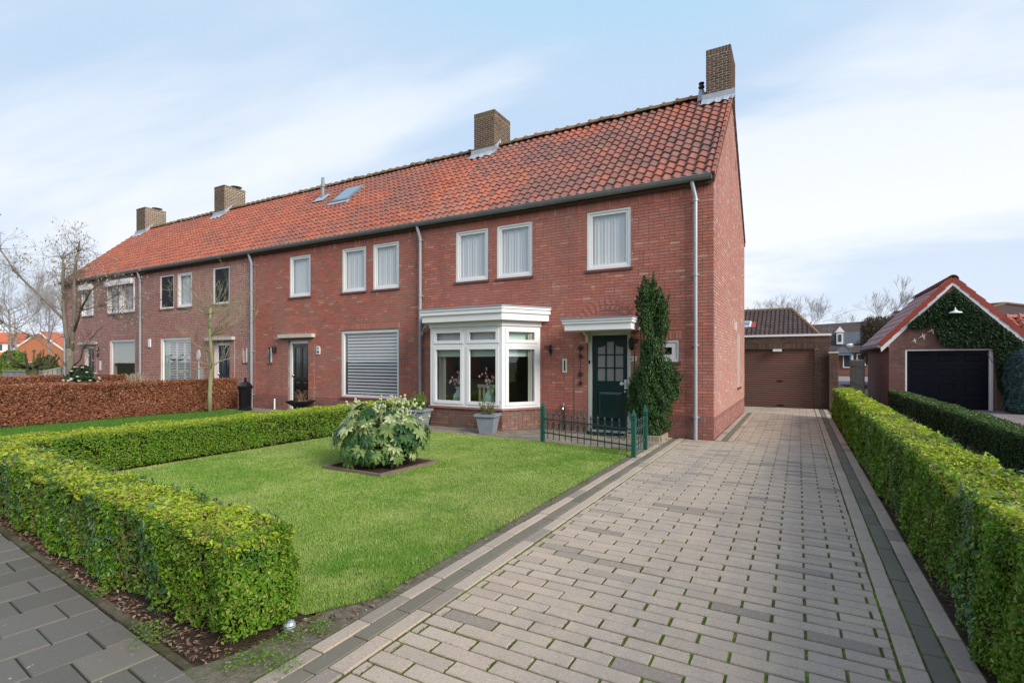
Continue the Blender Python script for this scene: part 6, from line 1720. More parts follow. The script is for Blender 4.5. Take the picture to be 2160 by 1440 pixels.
for (x, y, a, b, r) in PLUMES:
    n = int(2600 * (b - a) * (r / 0.2) ** 0.8)
    z = rng.uniform(0, 1, n); th = rng.uniform(0, 6.283, n)
    rr = r * np.interp(z, [0, .1, .5, .85, 1], [0.7, 1, 0.95, 0.6, 0.12]) * (1 + 0.34 * np.sin(th * 3 + z * 11 + x * 20)) * rng.uniform(0.72, 1.06, n)
    P = np.column_stack([x + rr * np.cos(th) + 0.02 * np.sin(z * 7), y + rr * np.sin(th) * 0.8, a + (b - a) * z])
    N_ = np.column_stack([np.cos(th), np.sin(th), np.full(n, 0.25)])
    A_ = np.column_stack([np.cos(th) * 0.45, np.sin(th) * 0.45, np.full(n, 0.85)])
    keep = P[:, 1] < YF - 0.02
    yP.append(P[keep]); yN.append(N_[keep]); yA.append(A_[keep])
nbody = sum(len(q) for q in yP)
for k in range(400):      # single shoots that stand off from the body
    (x, y, a, b, r) = PLUMES[rng.integers(0, len(PLUMES))]
    f = rng.uniform(0, 1); th = rng.uniform(0, 6.283); L = rng.uniform(0.10, 0.32)
    q0 = np.array([x + r * 0.75 * np.cos(th) * (1 - 0.6 * f), y + r * 0.6 * np.sin(th), a + (b - a) * f])
    dr = np.array([np.cos(th) * rng.uniform(0.2, 0.75), np.sin(th) * 0.4, 1.0]); dr /= np.linalg.norm(dr)
    n = 46; t = rng.uniform(0, 1, n); ph = rng.uniform(0, 6.283, n); w_ = 0.028 * (1 - 0.6 * t)
    P = q0 + dr * (t * L)[:, None] + np.column_stack([np.cos(ph) * w_, np.sin(ph) * w_, 0 * t])
    P[:, 1] = np.minimum(P[:, 1], YF - 0.03)
    yP.append(P); yN.append(np.column_stack([np.cos(ph), np.sin(ph), 0.3 + 0 * ph])); yA.append(np.tile(dr, (n, 1)) + np.column_stack([np.cos(ph), np.sin(ph), 0 * ph]) * 0.5)
yP, yN, yA = map(np.concatenate, (yP, yN, yA))
_z = np.array([0.0, 0.15, 0.40, 0.75, 1.05, 1.25, 1.45, 1.60, 1.80, 2.05, 2.30, 2.60, 2.85, 3.05, 3.20, 3.35])
_l = np.array([-2.72, -2.86, -3.00, -3.02, -2.98, -2.90, -2.78, -2.70, -2.68, -2.64, -2.76, -2.82, -2.82, -2.83, -2.76, -2.72])
_r = np.array([-2.38, -2.32, -2.26, -2.16, -2.06, -2.04, -2.20, -2.34, -2.35, -2.30, -2.16, -2.12, -2.17, -2.32, -2.46, -2.60])
jz = rng.normal(size=len(yP)) * 0.03 + 0.05 * smooth_noise(yP, 9.0, 2)
jz[nbody:] = 0
slack = np.where(np.arange(len(yP)) >= nbody, 0.09, -0.02)
ok = (yP[:, 0] + slack > np.interp(yP[:, 2], _z, _l) + jz) & (yP[:, 0] - slack < np.interp(yP[:, 2], _z, _r) + jz)
yP, yN, yA = yP[ok], yN[ok], yA[ok]
sel = rng.uniform(size=len(yP)) < 0.68
for nm, m_, mk, sz in (('foliage', sel, 'yew', 0.060), ('shoot_tips', ~sel, 'yew_tip', 0.052)):
    V, F = leaf_quads(yP[m_] + (yN[m_] * 0.012 if nm == 'shoot_tips' else 0), yN[m_] + rng.normal(size=yP[m_].shape) * 0.55, np.full(m_.sum(), sz), 0.26, 0.2, axis=yA[m_] * 2)
    o = link(nm, np_mesh(nm, V, F), mk, yw); o['kind'] = 'stuff'
st = MB()
for (x, y, a, b, r) in PLUMES: st.tube([(-2.62, 10.42, 0.0), (x, y, a + 0.05), (x, y, b - 0.1)], [0.03, 0.02, 0.004], 5)
st.build('trunk', 'bark_mossy', yw)

# ---- fatsia in a square bed of the lawn
ed = thing('bed_edging', (-5.42, 5.7, 0), 'square concrete edging round the big leaved shrub in the lawn', 'edging')
for i in range(4):
    a, b = Vector((*BED[i], 0)), Vector((*BED[(i + 1) % 4], 0))
    u = (b - a).normalized(); w_ = Vector((-u.y, u.x, 0)) * 0.05
    MB().prism([tuple((a)[:2]), tuple((b)[:2]), tuple((b + w_)[:2]), tuple((a + w_)[:2])], -0.03, 0.045 + 0.004 * (i % 2)).build('edging_strip', 'edging', ed)
sheet('shrub_bed', BED, 0.012, 'soil', 'dark soil in the square lawn bed')
fz = thing('fatsia', (-5.42, 5.70, 0), 'broad leaved shrub with pale flower heads in the middle of the lawn', 'shrub')
def palm_leaf():
    v = [(0, 0, 0)]; f = []
    lob = 8
    for i in range(lob):
        t = R(-128 + 256 * i / (lob - 1))
        ln = 1.0 * (0.62 + 0.38 * math.cos(t * 0.55))
        dx, dy = math.sin(t), math.cos(t)
        px, py = math.cos(t), -math.sin(t)
        b = len(v)
        v += [(dx * ln * .30 - px * .105, dy * ln * .30 - py * .105, 0.012), (dx * ln * .30 + px * .105, dy * ln * .30 + py * .105, 0.012),
              (dx * ln * .66 - px * .165, dy * ln * .66 - py * .165, -0.03), (dx * ln * .66 + px * .165, dy * ln * .66 + py * .165, -0.03),
              (dx * ln * .62, dy * ln * .62, 0.025), (dx * ln, dy * ln, -0.16), (dx * ln * .3, dy * ln * .3, 0.05)]
        f += [(0, b, b + 6, b + 6), (0, b + 6, b + 1, b + 1), (b, b + 2, b + 4, b + 6), (b + 6, b + 4, b + 3, b + 1), (b + 2, b + 5, b + 4, b + 4), (b + 4, b + 5, b + 3, b + 3)]
    v2 = np.array(v)
    return v2
def palm_mesh():
    V = palm_leaf(); F = []
    for i in range(8):
        b = 1 + i * 7
        F += [(0, b, b + 6), (0, b + 6, b + 1), (b, b + 2, b + 4), (b, b + 4, b + 6), (b + 6, b + 4, b + 3), (b + 6, b + 3, b + 1), (b + 2, b + 5, b + 4), (b + 4, b + 5, b + 3)]
    return V, np.array(F)
PV, PF = palm_mesh()
rnd = random.Random(5)
leaf_items = []; stemm = MB()
C0 = Vector((-5.42, 5.72, 0))
for k in range(245):
    th = rnd.uniform(0, 6.283); ph = math.acos(rnd.uniform(-0.72, 1))
    el = math.pi / 2 - ph
    rr = rnd.uniform(0.80, 1.04)
    lump = 1 + 0.14 * math.sin(th * 3 + 1.0) + 0.10 * math.sin(el * 5 + th * 2)
    d = Vector((math.cos(th) * math.cos(el), math.sin(th) * math.cos(el), math.sin(el)))
    p = C0 + Vector((d.x * 0.60 * rr * lump, d.y * 0.60 * rr * lump, 0.46 + d.z * 0.43 * rr * lump))
    if p.z < 0.13: p.z = 0.13 + rnd.uniform(0, 0.12)
    nrm = (Vector((d.x, d.y, d.z * 0.6 + 0.55)) + Vector((rnd.gauss(0, .22), rnd.gauss(0, .22), rnd.gauss(0, .15)))).normalized()
    out = Vector((d.x, d.y, -0.45 + 0.3 * d.z)); out = (out - nrm * out.dot(nrm)).normalized()
    sx = out.cross(nrm)
    s = rnd.uniform(0.12, 0.185)
    rot = ((sx.x, out.x, nrm.x), (sx.y, out.y, nrm.y), (sx.z, out.z, nrm.z))
    leaf_items.append((tuple(p), rot, (s, s, s)))
    q = C0 + Vector((d.x * 0.22, d.y * 0.22, 0.22 + 0.35 * max(d.z, 0)))
    stemm.tube([tuple(q), tuple(q.lerp(p, 0.6) + Vector((0, 0, 0.03))), tuple(p)], [0.007, 0.005, 0.004], 4)
pieces('leaf', fz, (PV, PF), leaf_items, 'fatsia', 300)
stemm.tube([(C0.x, C0.y, 0), (C0.x, C0.y, 0.35), (C0.x + .05, C0.y, 0.75)], [0.04, 0.03, 0.015], 6)
for k in range(6):
    t = k * 1.05; stemm.tube([(C0.x + .05 * math.cos(t), C0.y + .05 * math.sin(t), 0), (C0.x + .25 * math.cos(t), C0.y + .25 * math.sin(t), 0.5)], [0.02, 0.010], 5)
stemm.build('stems', 'stem_brown', fz)
for k in range(24):
    th = rnd.uniform(0, 6.283) if k > 5 else rnd.uniform(-1.0, 0.6); el = rnd.uniform(0.55, 1.25) if k % 4 else rnd.uniform(0.2, 0.5)
    d = Vector((math.cos(th) * math.cos(el), math.sin(th) * math.cos(el), math.sin(el)))
    p = C0 + Vector((d.x * 0.60, d.y * 0.60, 0.46 + d.z * 0.43))
    up = (d + Vector((0, 0, 0.5))).normalized()
    fm = MB()
    tip = p + up * rnd.uniform(0.10, 0.18)
    fm.tube([tuple(p - up * 0.12), tuple(tip)], [0.007, 0.005], 5)
    for j in range(rnd.randint(4, 6)):
        a = Vector((rnd.gauss(0, 1), rnd.gauss(0, 1), rnd.gauss(0.5, 0.6))).normalized()
        b0 = p.lerp(tip, rnd.uniform(0.3, 1)); e = b0 + (a * 0.8 + up * 0.5).normalized() * rnd.uniform(0.06, 0.11)
        fm.tube([tuple(b0), tuple(b0.lerp(e, .5) + Vector((0, 0, .012))), tuple(e)], [0.004, 0.0035, 0.003], 4)
        fm.ball(tuple(e), rnd.uniform(0.016, 0.024), 7, 5)
    fm.build('flower_head', 'fatsia_flower', fz)

# ---- two zinc planters with shrubs
def planter(x, y, s, label, plabel, kind):
    t = thing('planter', (x, y, 0), label, 'planter', 'zinc planters by the bay window')
    h = 0.44 * s
    mb = MB(); mb.lathe([(0.215 * s, 0.0), (0.30 * s, h - 0.06), (0.30 * s, h - 0.055), (0.355 * s, h - 0.05), (0.355 * s, h), (0.30 * s, h), (0.28 * s, h - 0.06)], (x, y, 0), 4, R(45 + 12)); mb.build('pot', 'planter_zinc', t)
    MB().lathe([(0.26 * s, h - 0.06), (0.01, h - 0.055)], (x, y, 0), 4, R(57)).build('potting_soil', 'soil', t)
    pl = thing('potted_shrub', (x, y, h - 0.05), plabel, 'shrub')
    st = MB(); Ps = []; As = []
    rn = random.Random(int(x * 10))
    for k in range(46):
        th = rn.uniform(0, 6.283); r0 = rn.uniform(0, 0.13); r1 = r0 + rn.uniform(0.02, 0.17)
        zt = h + rn.uniform(0.14, 0.34) * s * (1.2 if kind else 1.0)
        a = Vector((x + r0 * math.cos(th), y + r0 * math.sin(th), h - 0.06)); b = Vector((x + r1 * math.cos(th), y + r1 * math.sin(th), zt))
        st.tube([tuple(a), tuple(a.lerp(b, .5) + Vector((0, 0, .02))), tuple(b)], [0.004, 0.003, 0.002], 4)
        for j in range(26 if kind else 15):
            f = rn.uniform(0.3, 1.02); Ps.append(a.lerp(b, f) + Vector((rn.gauss(0, .012), rn.gauss(0, .012), rn.gauss(0, .012)))); As.append((b - a).normalized() + Vector((math.cos(th), math.sin(th), 0)) * 0.5)
    st.build('stems', 'stem_brown', pl)
    Pn = np.array([tuple(q) for q in Ps]); An = np.array([tuple(q) for q in As])
    V, F = leaf_quads(Pn, rng.normal(size=Pn.shape) + np.array([0, -0.3, 0.6]), np.full(len(Pn), 0.046 if kind else 0.032), 0.45, axis=An)
    o = link('foliage', np_mesh('foliage', V, F), 'shrub_bright' if kind else 'shrub_green', pl); o['kind'] = 'stuff'
planter(-5.86, 9.42, 0.95, 'grey square planter standing before the bay window\'s middle post', 'sparse twiggy shrub in the planter before the bay window', 0)
planter(-7.78, 9.45, 0.98, 'grey square planter at the bay window\'s corner near the dividing hedge', 'dense bright green shrub in the planter near the dividing hedge', 1)

# ---- vases with blossom on the ledge of the bay, chair behind
def vase(x, y, s, label, blabel):
    t = thing('vase', (x, y, 0.512), label, 'vase', 'celadon vases in the bay window')
    prof = [(0.06, 0.0), (0.075, 0.01), (0.115, 0.09), (0.128, 0.17), (0.11, 0.25), (0.06, 0.31), (0.042, 0.345), (0.045, 0.38), (0.085, 0.45), (0.08, 0.45), (0.035, 0.36)]
    MB().lathe([(r * s, z * s) for r, z in prof], (x, y, 0.513), 20).build('body', 'celadon', t, smooth=True)
    b = thing('blossom_branches', (x, y, 0.513 + 0.40 * s), blabel, 'flowers', 'blossom in the vases')
    st = MB(); fl = MB(); rn = random.Random(int(-x * 50))
    for k in range(7):
        e = Vector((x + rn.gauss(0, .12), y + rn.gauss(0, .06), 0.513 + 0.45 * s + rn.uniform(0.12, 0.48)))
        st.tube([(x, y, 0.513 + 0.36 * s), tuple(Vector((x, y, 0.55 + 0.45 * s)).lerp(e, .5)), tuple(e)], [0.004, 0.003, 0.002], 4)
        for j in range(3):
            c = Vector((x, y, 0.513 + 0.45 * s)).lerp(e, rn.uniform(0.3, 1.0)) + Vector((rn.gauss(0, .03), rn.gauss(0, .03), rn.gauss(0, .02)))
            fl.ball(tuple(c), rn.uniform(0.018, 0.030), 6, 4, 1.3)
    st.build('twigs', 'stem_brown', b); fl.build('petals', 'petal_pink', b)
vase(-7.13, 10.10, 0.95, 'pale green bottle vase with short neck behind the left bay casement', 'pink blossom twigs in the vase behind the left bay casement')
vase(-6.22, 10.05, 1.05, 'pale green bottle vase before the cream chair in the bay window', 'pink blossom twigs in the vase before the cream chair')
ch = thing('chair', (-6.80, 11.35, 0.02), 'cream painted chair with slatted back inside the bay window', 'chair')
MB().box(-7.15, -6.45, 11.1, 11.6, 0.42, 0.48).build('seat', 'chair_cream', ch)
MB().box(-7.17, -6.43, 11.02, 11.07, 0.88, 0.96).build('top_rail', 'chair_cream', ch)
for k in range(6): MB().box(-7.14 + k * 0.125, -7.09 + k * 0.125, 11.03, 11.06, 0.48, 0.88).build('back_slat', 'chair_cream', ch)
for (a, b) in ((-7.15, 11.1), (-6.50, 11.1), (-7.15, 11.55), (-6.50, 11.55)): MB().box(a, a + .05, b, b + .05, 0.02, 0.42).build('leg', 'chair_cream', ch)

# ---- hanging ornament on the door pier
oc = thing('wall_ornament', (-4.23, YF - 0.04, 1.1), 'iron chain of star ornaments hanging left of the green door', 'ornament')
MB().tube([(-4.23, YF - 0.045, 1.02), (-4.23, YF - 0.045, 1.92)], 0.005, 5).build('chain', 'iron', oc)
for z, r in ((1.84, .085), (1.66, .07), (1.26, .08), (1.06, .075)):
    s_ = MB()
    for k in range(6):
        t = k * 1.047 + z * 3; s_.tube([(-4.23, YF - 0.05, z), (-4.23 + r * math.cos(t), YF - 0.055, z + r * math.sin(t))], [0.012, 0.005], 5)
    scroll(s_, -4.23, z, r * 0.6, YF - 0.055, w=0.006)
    s_.build('star', 'iron', oc)

# ---- black octagonal bin with finial, planter bowl, small post
bn = thing('waste_bin', (-15.20, 9.98, 0), 'black octagonal bin with domed lid and finial by the downpipe', 'bin')
MB().lathe([(0.20, 0.0), (0.20, 0.05), (0.18, 0.07), (0.19, 0.66), (0.205, 0.68), (0.205, 0.70)], (-15.20, 9.98, 0), 8, R(22)).build('body', 'black_paint', bn)
MB().lathe([(0.23, 0.70), (0.235, 0.76), (0.19, 0.79), (0.16, 0.85), (0.10, 0.89), (0.04, 0.905)], (-15.20, 9.98, 0), 8, R(22)).build('lid', 'black_paint', bn)
MB().lathe([(0.025, 0.90), (0.055, 0.93), (0.025, 0.95), (0.035, 0.975), (0.042, 1.0), (0.02, 1.03), (0.004, 1.05)], (-15.20, 9.98, 0), 10).build('finial', 'black_paint', bn)
pb = thing('planter', (-12.95, 10.25, 0), 'wide black bowl planter beside the black front door', 'planter')
MB().lathe([(0.16, 0.0), (0.18, 0.02), (0.20, 0.20), (0.42, 0.34), (0.43, 0.37), (0.38, 0.37), (0.34, 0.33)], (-12.95, 10.25, 0), 6).build('bowl', 'dark_slot', pb)
MB().lathe([(0.36, 0.34), (0.01, 0.345)], (-12.95, 10.25, 0), 6).build('potting_soil', 'soil', pb)
dp = thing('dry_plant', (-12.95, 10.25, 0.34), 'dry bare twigs standing in the black bowl planter', 'plant')
tw = MB(); rn = random.Random(3)
for k in range(26):
    grow(tw, (-12.95 + rn.gauss(0, .1), 10.25 + rn.gauss(0, .1), 0.34), (rn.gauss(0, .5), rn.gauss(0, .4), 1), rn.uniform(0.14, 0.26), 0.004, 1, rn, 3, 0.6, 0.1, (2, 3), 0.7)
o = tw.build('twigs', 'dry_twig', dp); o['kind'] = 'stuff'
pp = MB().tube([(-14.66, 10.62, 0), (-14.66, 10.62, 0.30), (-14.63, 10.60, 0.325)], 0.025, 8).build('vent_post', 'white_plastic')
tag(pp, 'short white vent pipe beside the black front door', 'pipe')
tw = MB(); rn = random.Random(7)
for k in range(16): grow(tw, (-10.35 + rn.gauss(0, .12), 10.3 + rn.gauss(0, .06), 0.0), (rn.gauss(0, .4), rn.gauss(0, .3), 1), rn.uniform(0.3, 0.42), 0.005, 2, rn, 3, 0.6, 0.1, (2, 3), 0.6)
o = tw.build('bare_shrub', 'red_twig'); tag(o, 'small reddish bare shrub under the striped blind window', 'shrub')
# little solar lamp at the drive's corner
sp = thing('garden_light', (-2.56, 1.95, 0), 'small round chrome garden light on the soil by the hedge end', 'lamp')
MB().lathe([(0.030, 0.0), (0.038, 0.018), (0.036, 0.04), (0.030, 0.045)], (-2.56, 1.95, 0.0), 12).build('base', 'chrome', sp)
MB().lathe([(0.032, 0.045), (0.036, 0.052), (0.028, 0.068), (0.012, 0.077), (0.002, 0.078)], (-2.56, 1.95, 0.0), 12).build('dome', 'chrome', sp)
# sign on a stick and stone by the shuttered window
so_ = thing('garden_sign', (-17.25, 9.7, 0), 'white oval plate on a thin stake before the shuttered house', 'sign')
MB().tube([(-17.25, 9.7, 0), (-17.25, 9.7, 1.58)], 0.012, 6).build('stake', 'white_plastic', so_)
MB().prism_y([(-17.25 + 0.10 * math.cos(t), 1.76 + 0.16 * math.sin(t)) for t in [2 * math.pi * k / 18 for k in range(18)]], 9.68, 9.70).build('plate', 'white_plastic', so_)
st_ = thing('stone_urn', (-17.45, 9.85, 0), 'weathered stone urn beside the white oval plate', 'urn')
MB().lathe([(0.16, 0), (0.17, 0.05), (0.15, 0.12), (0.20, 0.5), (0.19, 0.9), (0.13, 1.2), (0.12, 1.32), (0.03, 1.36)], (-17.45, 9.85, 0), 14).build('body', 'stone_ball', st_, smooth=True)

# ================================================================ LEFT SIDE: TREES, ROSE BUSH, FENCE, FAR HOUSES
RV = Vector((CY, SY, 0)); DV = Vector((-SY, CY, 0))      # across and along the line of sight, used to lay out the trees' limbs
# young street tree before the beech hedge
yt = thing('young_tree', (-15.35, 8.95, 0), 'slender young bare tree standing before the brown beech hedge', 'tree')
B0 = Vector((-15.35, 8.95, 0))
tk = MB(); tp_ = [B0 + Vector((0, 0, -0.03)), B0 + Vector((.01, 0, 0.6)), B0 + Vector((.0, .01, 1.1)) + RV * 0.02, B0 + Vector((0, 0, 1.6)) + RV * 0.06, B0 + Vector((0, 0, 2.2)) + RV * 0.02, B0 + Vector((0, 0, 2.75)) - RV * 0.01, B0 + Vector((0, 0, 3.15)) + RV * 0.03]
tk.tube([tuple(q) for q in tp_], [0.070, 0.058, 0.062, 0.052, 0.044, 0.048, 0.032], 10); tk.build('trunk', 'bark_green', yt, smooth=True)
cr_ = MB(); rn = random.Random(12)
for k in range(38):
    z = rn.choice((1.30, 1.35, 1.4, 1.8, 2.1, 2.3, 2.5, 2.75, 2.95, 3.1)); th = rn.uniform(0, 6.283)
    p = B0 + Vector((0, 0, z)) + RV * 0.03
    d = RV * math.cos(th) + DV * math.sin(th) * 0.8 + Vector((0, 0, rn.uniform(0.1, 0.8)))
    grow(cr_, p, d, rn.uniform(0.45, 0.95), 0.018 if z < 2.4 else 0.013, 3, rn, 4, 0.55, 0.20, (2, 3), 0.62, wig=0.16, rmin=0.0025)
cr_.build('crown', 'bark_green', yt)
# big pollarded tree with pale limbs
bt = thing('bare_tree', (-22.75, 8.3, 0), 'large bare tree with pale smooth limbs before the far end house', 'tree')
T0 = Vector((-22.75, 8.3, 0))
def at(u, z, d=0.0): return T0 + RV * u + DV * d + Vector((0, 0, z))
lim = MB()
lim.tube([tuple(at(-0.02, -0.05)), tuple(at(0, 0.6)), tuple(at(-0.02, 1.5)), tuple(at(-0.04, 2.0))], [0.17, 0.14, 0.13, 0.135], 12)
limbs = [([(-0.04, 1.9, 0), (-0.22, 2.6, .05), (-0.34, 3.3, .1), (-0.42, 4.4, .15), (-0.45, 5.3, .2)], .15, .07),
         ([(0.0, 1.8, 0), (0.12, 2.5, -.05), (0.22, 3.2, -.1), (0.30, 4.2, -.2), (0.36, 5.1, -.2), (0.50, 5.5, -.25)], .16, .07),
         ([(-0.30, 3.0, .1), (-0.9, 3.7, 0), (-1.7, 4.6, -.2), (-2.25, 5.5, -.3)], .09, .045),
         ([(-0.36, 3.4, .1), (-0.7, 4.3, .5), (-1.0, 5.0, .9)], .07, .035),
         ([(0.16, 2.6, -.05), (0.6, 3.0, -.4), (0.95, 3.3, -.7), (1.6, 3.9, -1.1), (2.15, 4.1, -1.4)], .09, .04),
         ([(0.26, 3.3, -.1), (0.75, 3.55, .3), (1.2, 4.0, .6)], .06, .03),
         ([(-0.06, 1.2, 0), (-0.25, 1.75, -.2), (-0.8, 2.35, -.5), (-1.6, 2.85, -.8)], .06, .03),
         ([(0.08, 1.35, 0), (0.6, 1.6, -.3), (0.85, 2.0, -.5), (1.7, 2.6, -.9), (2.3, 3.0, -1.0)], .06, .03)]
tips = []
for pts, r0, r1 in limbs:
    q = [at(*p) for p in pts]
    lim.tube([tuple(p) for p in q], [0.52 * (r0 + (r1 - r0) * i / (len(q) - 1)) for i in range(len(q))], 8)
    tips.append((q[-1], (q[-1] - q[-2]).normalized(), r1)); tips.append((q[len(q) // 2], (q[-1] - q[0]).normalized(), r1 * .7))
    lim.ball(tuple(q[-1]), r1 * 1.25, 7, 5)
lim.build('trunk', 'bark_grey', bt, smooth=True)
cr_ = MB(); rn = random.Random(33); ends = []
for (p, d, r) in tips:
    for k in range(15):
        dd = d + Vector((rn.gauss(0, .7), rn.gauss(0, .7), rn.gauss(0.1, .6)))
        grow(cr_, p, dd, rn.uniform(0.32, 0.66), 0.009, 3, rn, 4, 0.75, 0.0, (2, 3), 0.68, ends, wig=0.22, rmin=0.0026)
cr_.build('crown', 'twig_near', bt)
bd = MB()
for (p, d) in ends[::9]: bd.ball(tuple(p), 0.022, 5, 4, 1.7)
o = bd.build('buds', 'bud', bt); o['kind'] = 'stuff'
# small knobbly pollard
kp = thing('pollard_tree', (-26.2, 8.45, 0), 'small mossy pollarded tree with knuckled branches by the grey fence', 'tree')
K0 = Vector((-26.2, 8.45, 0))
kn_ = MB(); kn_.tube([tuple(K0 + Vector((0, 0, -0.05))), tuple(K0 + RV * -0.1 + Vector((0, 0, 0.7))), tuple(K0 + RV * -0.16 + Vector((0, 0, 1.35)))], [0.20, 0.16, 0.20], 9); kn_.build('trunk', 'bark_mossy', kp, smooth=True)
kc = MB(); rn = random.Random(2)
for k in range(13):
    th = k * 0.52 + rn.uniform(-.1, .1)
    d = RV * math.cos(th) + DV * math.sin(th) * 0.8
    a = K0 + RV * -0.14 + Vector((0, 0, 1.25)); b = a + d * rn.uniform(.4, .7) + Vector((0, 0, rn.uniform(.05, .3))); c = b + d * rn.uniform(.2, .45) + Vector((0, 0, rn.uniform(.2, .55)))
    kc.tube([tuple(a), tuple(b), tuple(c)], [0.06, 0.035, 0.028], 7); kc.ball(tuple(c), rn.uniform(.045, .065), 7, 5); kc.tube([tuple(b), tuple(b + Vector((rn.gauss(0, .15), rn.gauss(0, .15), rn.uniform(.25, .5))))], [0.03, 0.022], 6)
kc.build('crown', 'bark_mossy', kp)
# shrubs behind the grey fence
def bush(name, c, r, h, n, mat, leaf, label, cat='shrub', seed=1, flowers=None):
    rg = np.random.default_rng(seed)
    t = thing(name, (c[0], c[1], 0), label, cat)
    th = rg.uniform(0, 6.283, n); z = rg.uniform(0, 1, n) ** 0.8
    rr = r * np.sqrt(np.clip(1 - (z * 0.96) ** 2.2, 0, 1)) * (0.8 + 0.22 * np.sin(th * 3 + 1) + 0.12 * np.sin(th * 7 + z * 8)) * rg.uniform(0.55, 1.05, n)
    P = np.column_stack([c[0] + rr * np.cos(th), c[1] + rr * np.sin(th), 0.05 + z * h * (0.9 + 0.12 * np.sin(th * 5))])
    N_ = np.column_stack([np.cos(th), np.sin(th), 0.6 + z * 0.4])
    V, F = leaf_quads(P, N_ + rg.normal(size=P.shape) * 0.6, np.full(n, leaf), 0.5)
    o = link('foliage', np_mesh('foliage', V, F), mat, t); o['kind'] = 'stuff'
    st = MB()
    for k in range(9):
        a = k * 0.7; st.tube([(c[0], c[1], 0), (c[0] + r * .3 * math.cos(a), c[1] + r * .3 * math.sin(a), h * .4), (c[0] + r * .6 * math.cos(a), c[1] + r * .6 * math.sin(a), h * .75)], [0.03, 0.02, 0.008], 5)
    st.build('stems', 'stem_brown', t)
    if flowers:
        fl = MB()
        for k in range(flowers):
            a = rg.uniform(0, 6.283); zz = rg.uniform(0.25, 1.02)
            q = r * math.sqrt(max(0.02, 1 - min(zz, 0.97) ** 2.2)) * rg.uniform(.95, 1.1)
            fl.lathe([(0.01, -0.01), (0.035, 0.0), (0.048, 0.025), (0.03, 0.035), (0.005, 0.03)], (c[0] + q * math.cos(a), c[1] + q * math.sin(a), 0.05 + zz * h), 7)
        fo = fl.build('blossoms', 'petal_white', t); fo['kind'] = 'stuff'
    return t
bush('rose_bush', (-21.5, 8.15), 0.62, 1.34, 5200, 'rose_leaf', 0.085, 'dark leaved rose bush dotted with white flowers behind the beech hedge', seed=4, flowers=46)
bush('evergreen_shrub', (-35.6, 10.6), 1.0, 2.0, 5000, 'shrub_bright', 0.16, 'loose green shrub rising behind the grey fence', seed=5)
bush('evergreen_shrub', (-33.6, 11.3), 0.9, 1.7, 4000, 'shrub_green', 0.15, 'rounded darker green shrub behind the pollarded tree', seed=6)
gp = thing('ornamental_grass', (-21.4, 9.75, 0), 'tuft of dry straw coloured grass under the far window', 'grass')
tw = MB(); rn = random.Random(9)
for k in range(110):
    a = rn.uniform(0, 6.283); r = rn.uniform(.05, .4); b = Vector((-21.4, 9.75, 0)); e = b + Vector((r * math.cos(a), r * math.sin(a), rn.uniform(.75, 1.15)))
    tw.tube([tuple(b), tuple(b.lerp(e, .6) + Vector((0, 0, .12))), tuple(e)], [0.004, 0.004, 0.012], 3)
o = tw.build('blades', 'bud', gp); o['kind'] = 'stuff'
# grey garden fence: low run along the street side and a higher run towards the house
gf_ = thing('grey_fence', (-31.5, 6.5, 0), 'low grey timber fence with square slots at the row\'s far end', 'fence')
def slot_fence(p0, p1, h0, h1, nb):
    p0, p1 = Vector(p0), Vector(p1); d = (p1 - p0); u = d.normalized(); w = Vector((-u.y, u.x, 0)) * 0.02
    for k in range(nb):
        a = p0 + d * (k / nb); b = p0 + d * ((k + 0.86) / nb); h = h0 + (h1 - h0) * (k + .5) / nb
        MB().prism([tuple((a - w)[:2]), tuple((b - w)[:2]), tuple((b + w)[:2]), tuple((a + w)[:2])], 0.02, h).build('board', 'wood_fence_left', gf_)
    for z in (0.0, -0.30):
        q = MB(); ww = w * 2.2; t_ = Vector((0, 0, 0.07))
        A, B = p0 + Vector((0, 0, h0 + z)), p1 + Vector((0, 0, h1 + z))
        q.add([tuple(A - ww), tuple(B - ww), tuple(B + ww), tuple(A + ww), tuple(A - ww + t_), tuple(B - ww + t_), tuple(B + ww + t_), tuple(A + ww + t_)], [(3, 2, 1, 0), (4, 5, 6, 7), (0, 1, 5, 4), (1, 2, 6, 5), (2, 3, 7, 6), (3, 0, 4, 7)])
        q.build('rail', 'wood_fence_left', gf_)
slot_fence((-38, 10.0, 0), (-30.9, 10.25, 0), 1.02, 1.02, 30)
slot_fence((-30.9, 10.25, 0), (-30.35, 11.6, 0), 1.02, 1.45, 9)
slot_fence((-33.2, 11.6, 0), (-30.5, 13.2, 0), 1.20, 1.62, 14)
# far houses on the left
oh = thing('house', (-143, 50, 0), 'orange brick house with white verge and bright orange roof beyond the pollard', 'house')
Mh = Matrix.Translation((-143, 46.6, 0)) @ Matrix.Rotation(R(47), 4, 'Z') @ Matrix.Diagonal((0.92, 1.25, 1.22, 1))
mb = MB(Mh); mb.prism_y([(-4.6, 0), (4.6, 0), (4.6, 3.2), (0, 6.2), (-4.6, 3.2)], 0, 9); mb.build('wall', 'orange_brick_far', oh)
mb = MB(Mh); mb.prism_y([(-5.0, 2.9), (0, 6.18), (5.0, 2.9), (5.0, 3.2), (0, 6.5), (-5.0, 3.2)], 0.1, 9.3); ohr = mb.build('roof', 'tile_orange_far', oh)
mb = MB(Mh); mb.prism_y([(-5.05, 2.8), (0, 6.1), (5.05, 2.8), (5.05, 3.12), (0, 6.42), (-5.05, 3.12)], -0.15, 0.09); mb.build('verge_board', 'white_render', ohr)
mb = MB(Mh); mb.box(4.61, 6.8, 1.0, 8, 0, 2.6); mb.build('side_extension', 'white_render', oh)
wh = thing('house', (-150, 43, 0), 'white walled house with orange roof far beyond the grey fence', 'house')
Mw = Matrix.Translation((-149, 41.5, 0)) @ Matrix.Rotation(R(60), 4, 'Z')
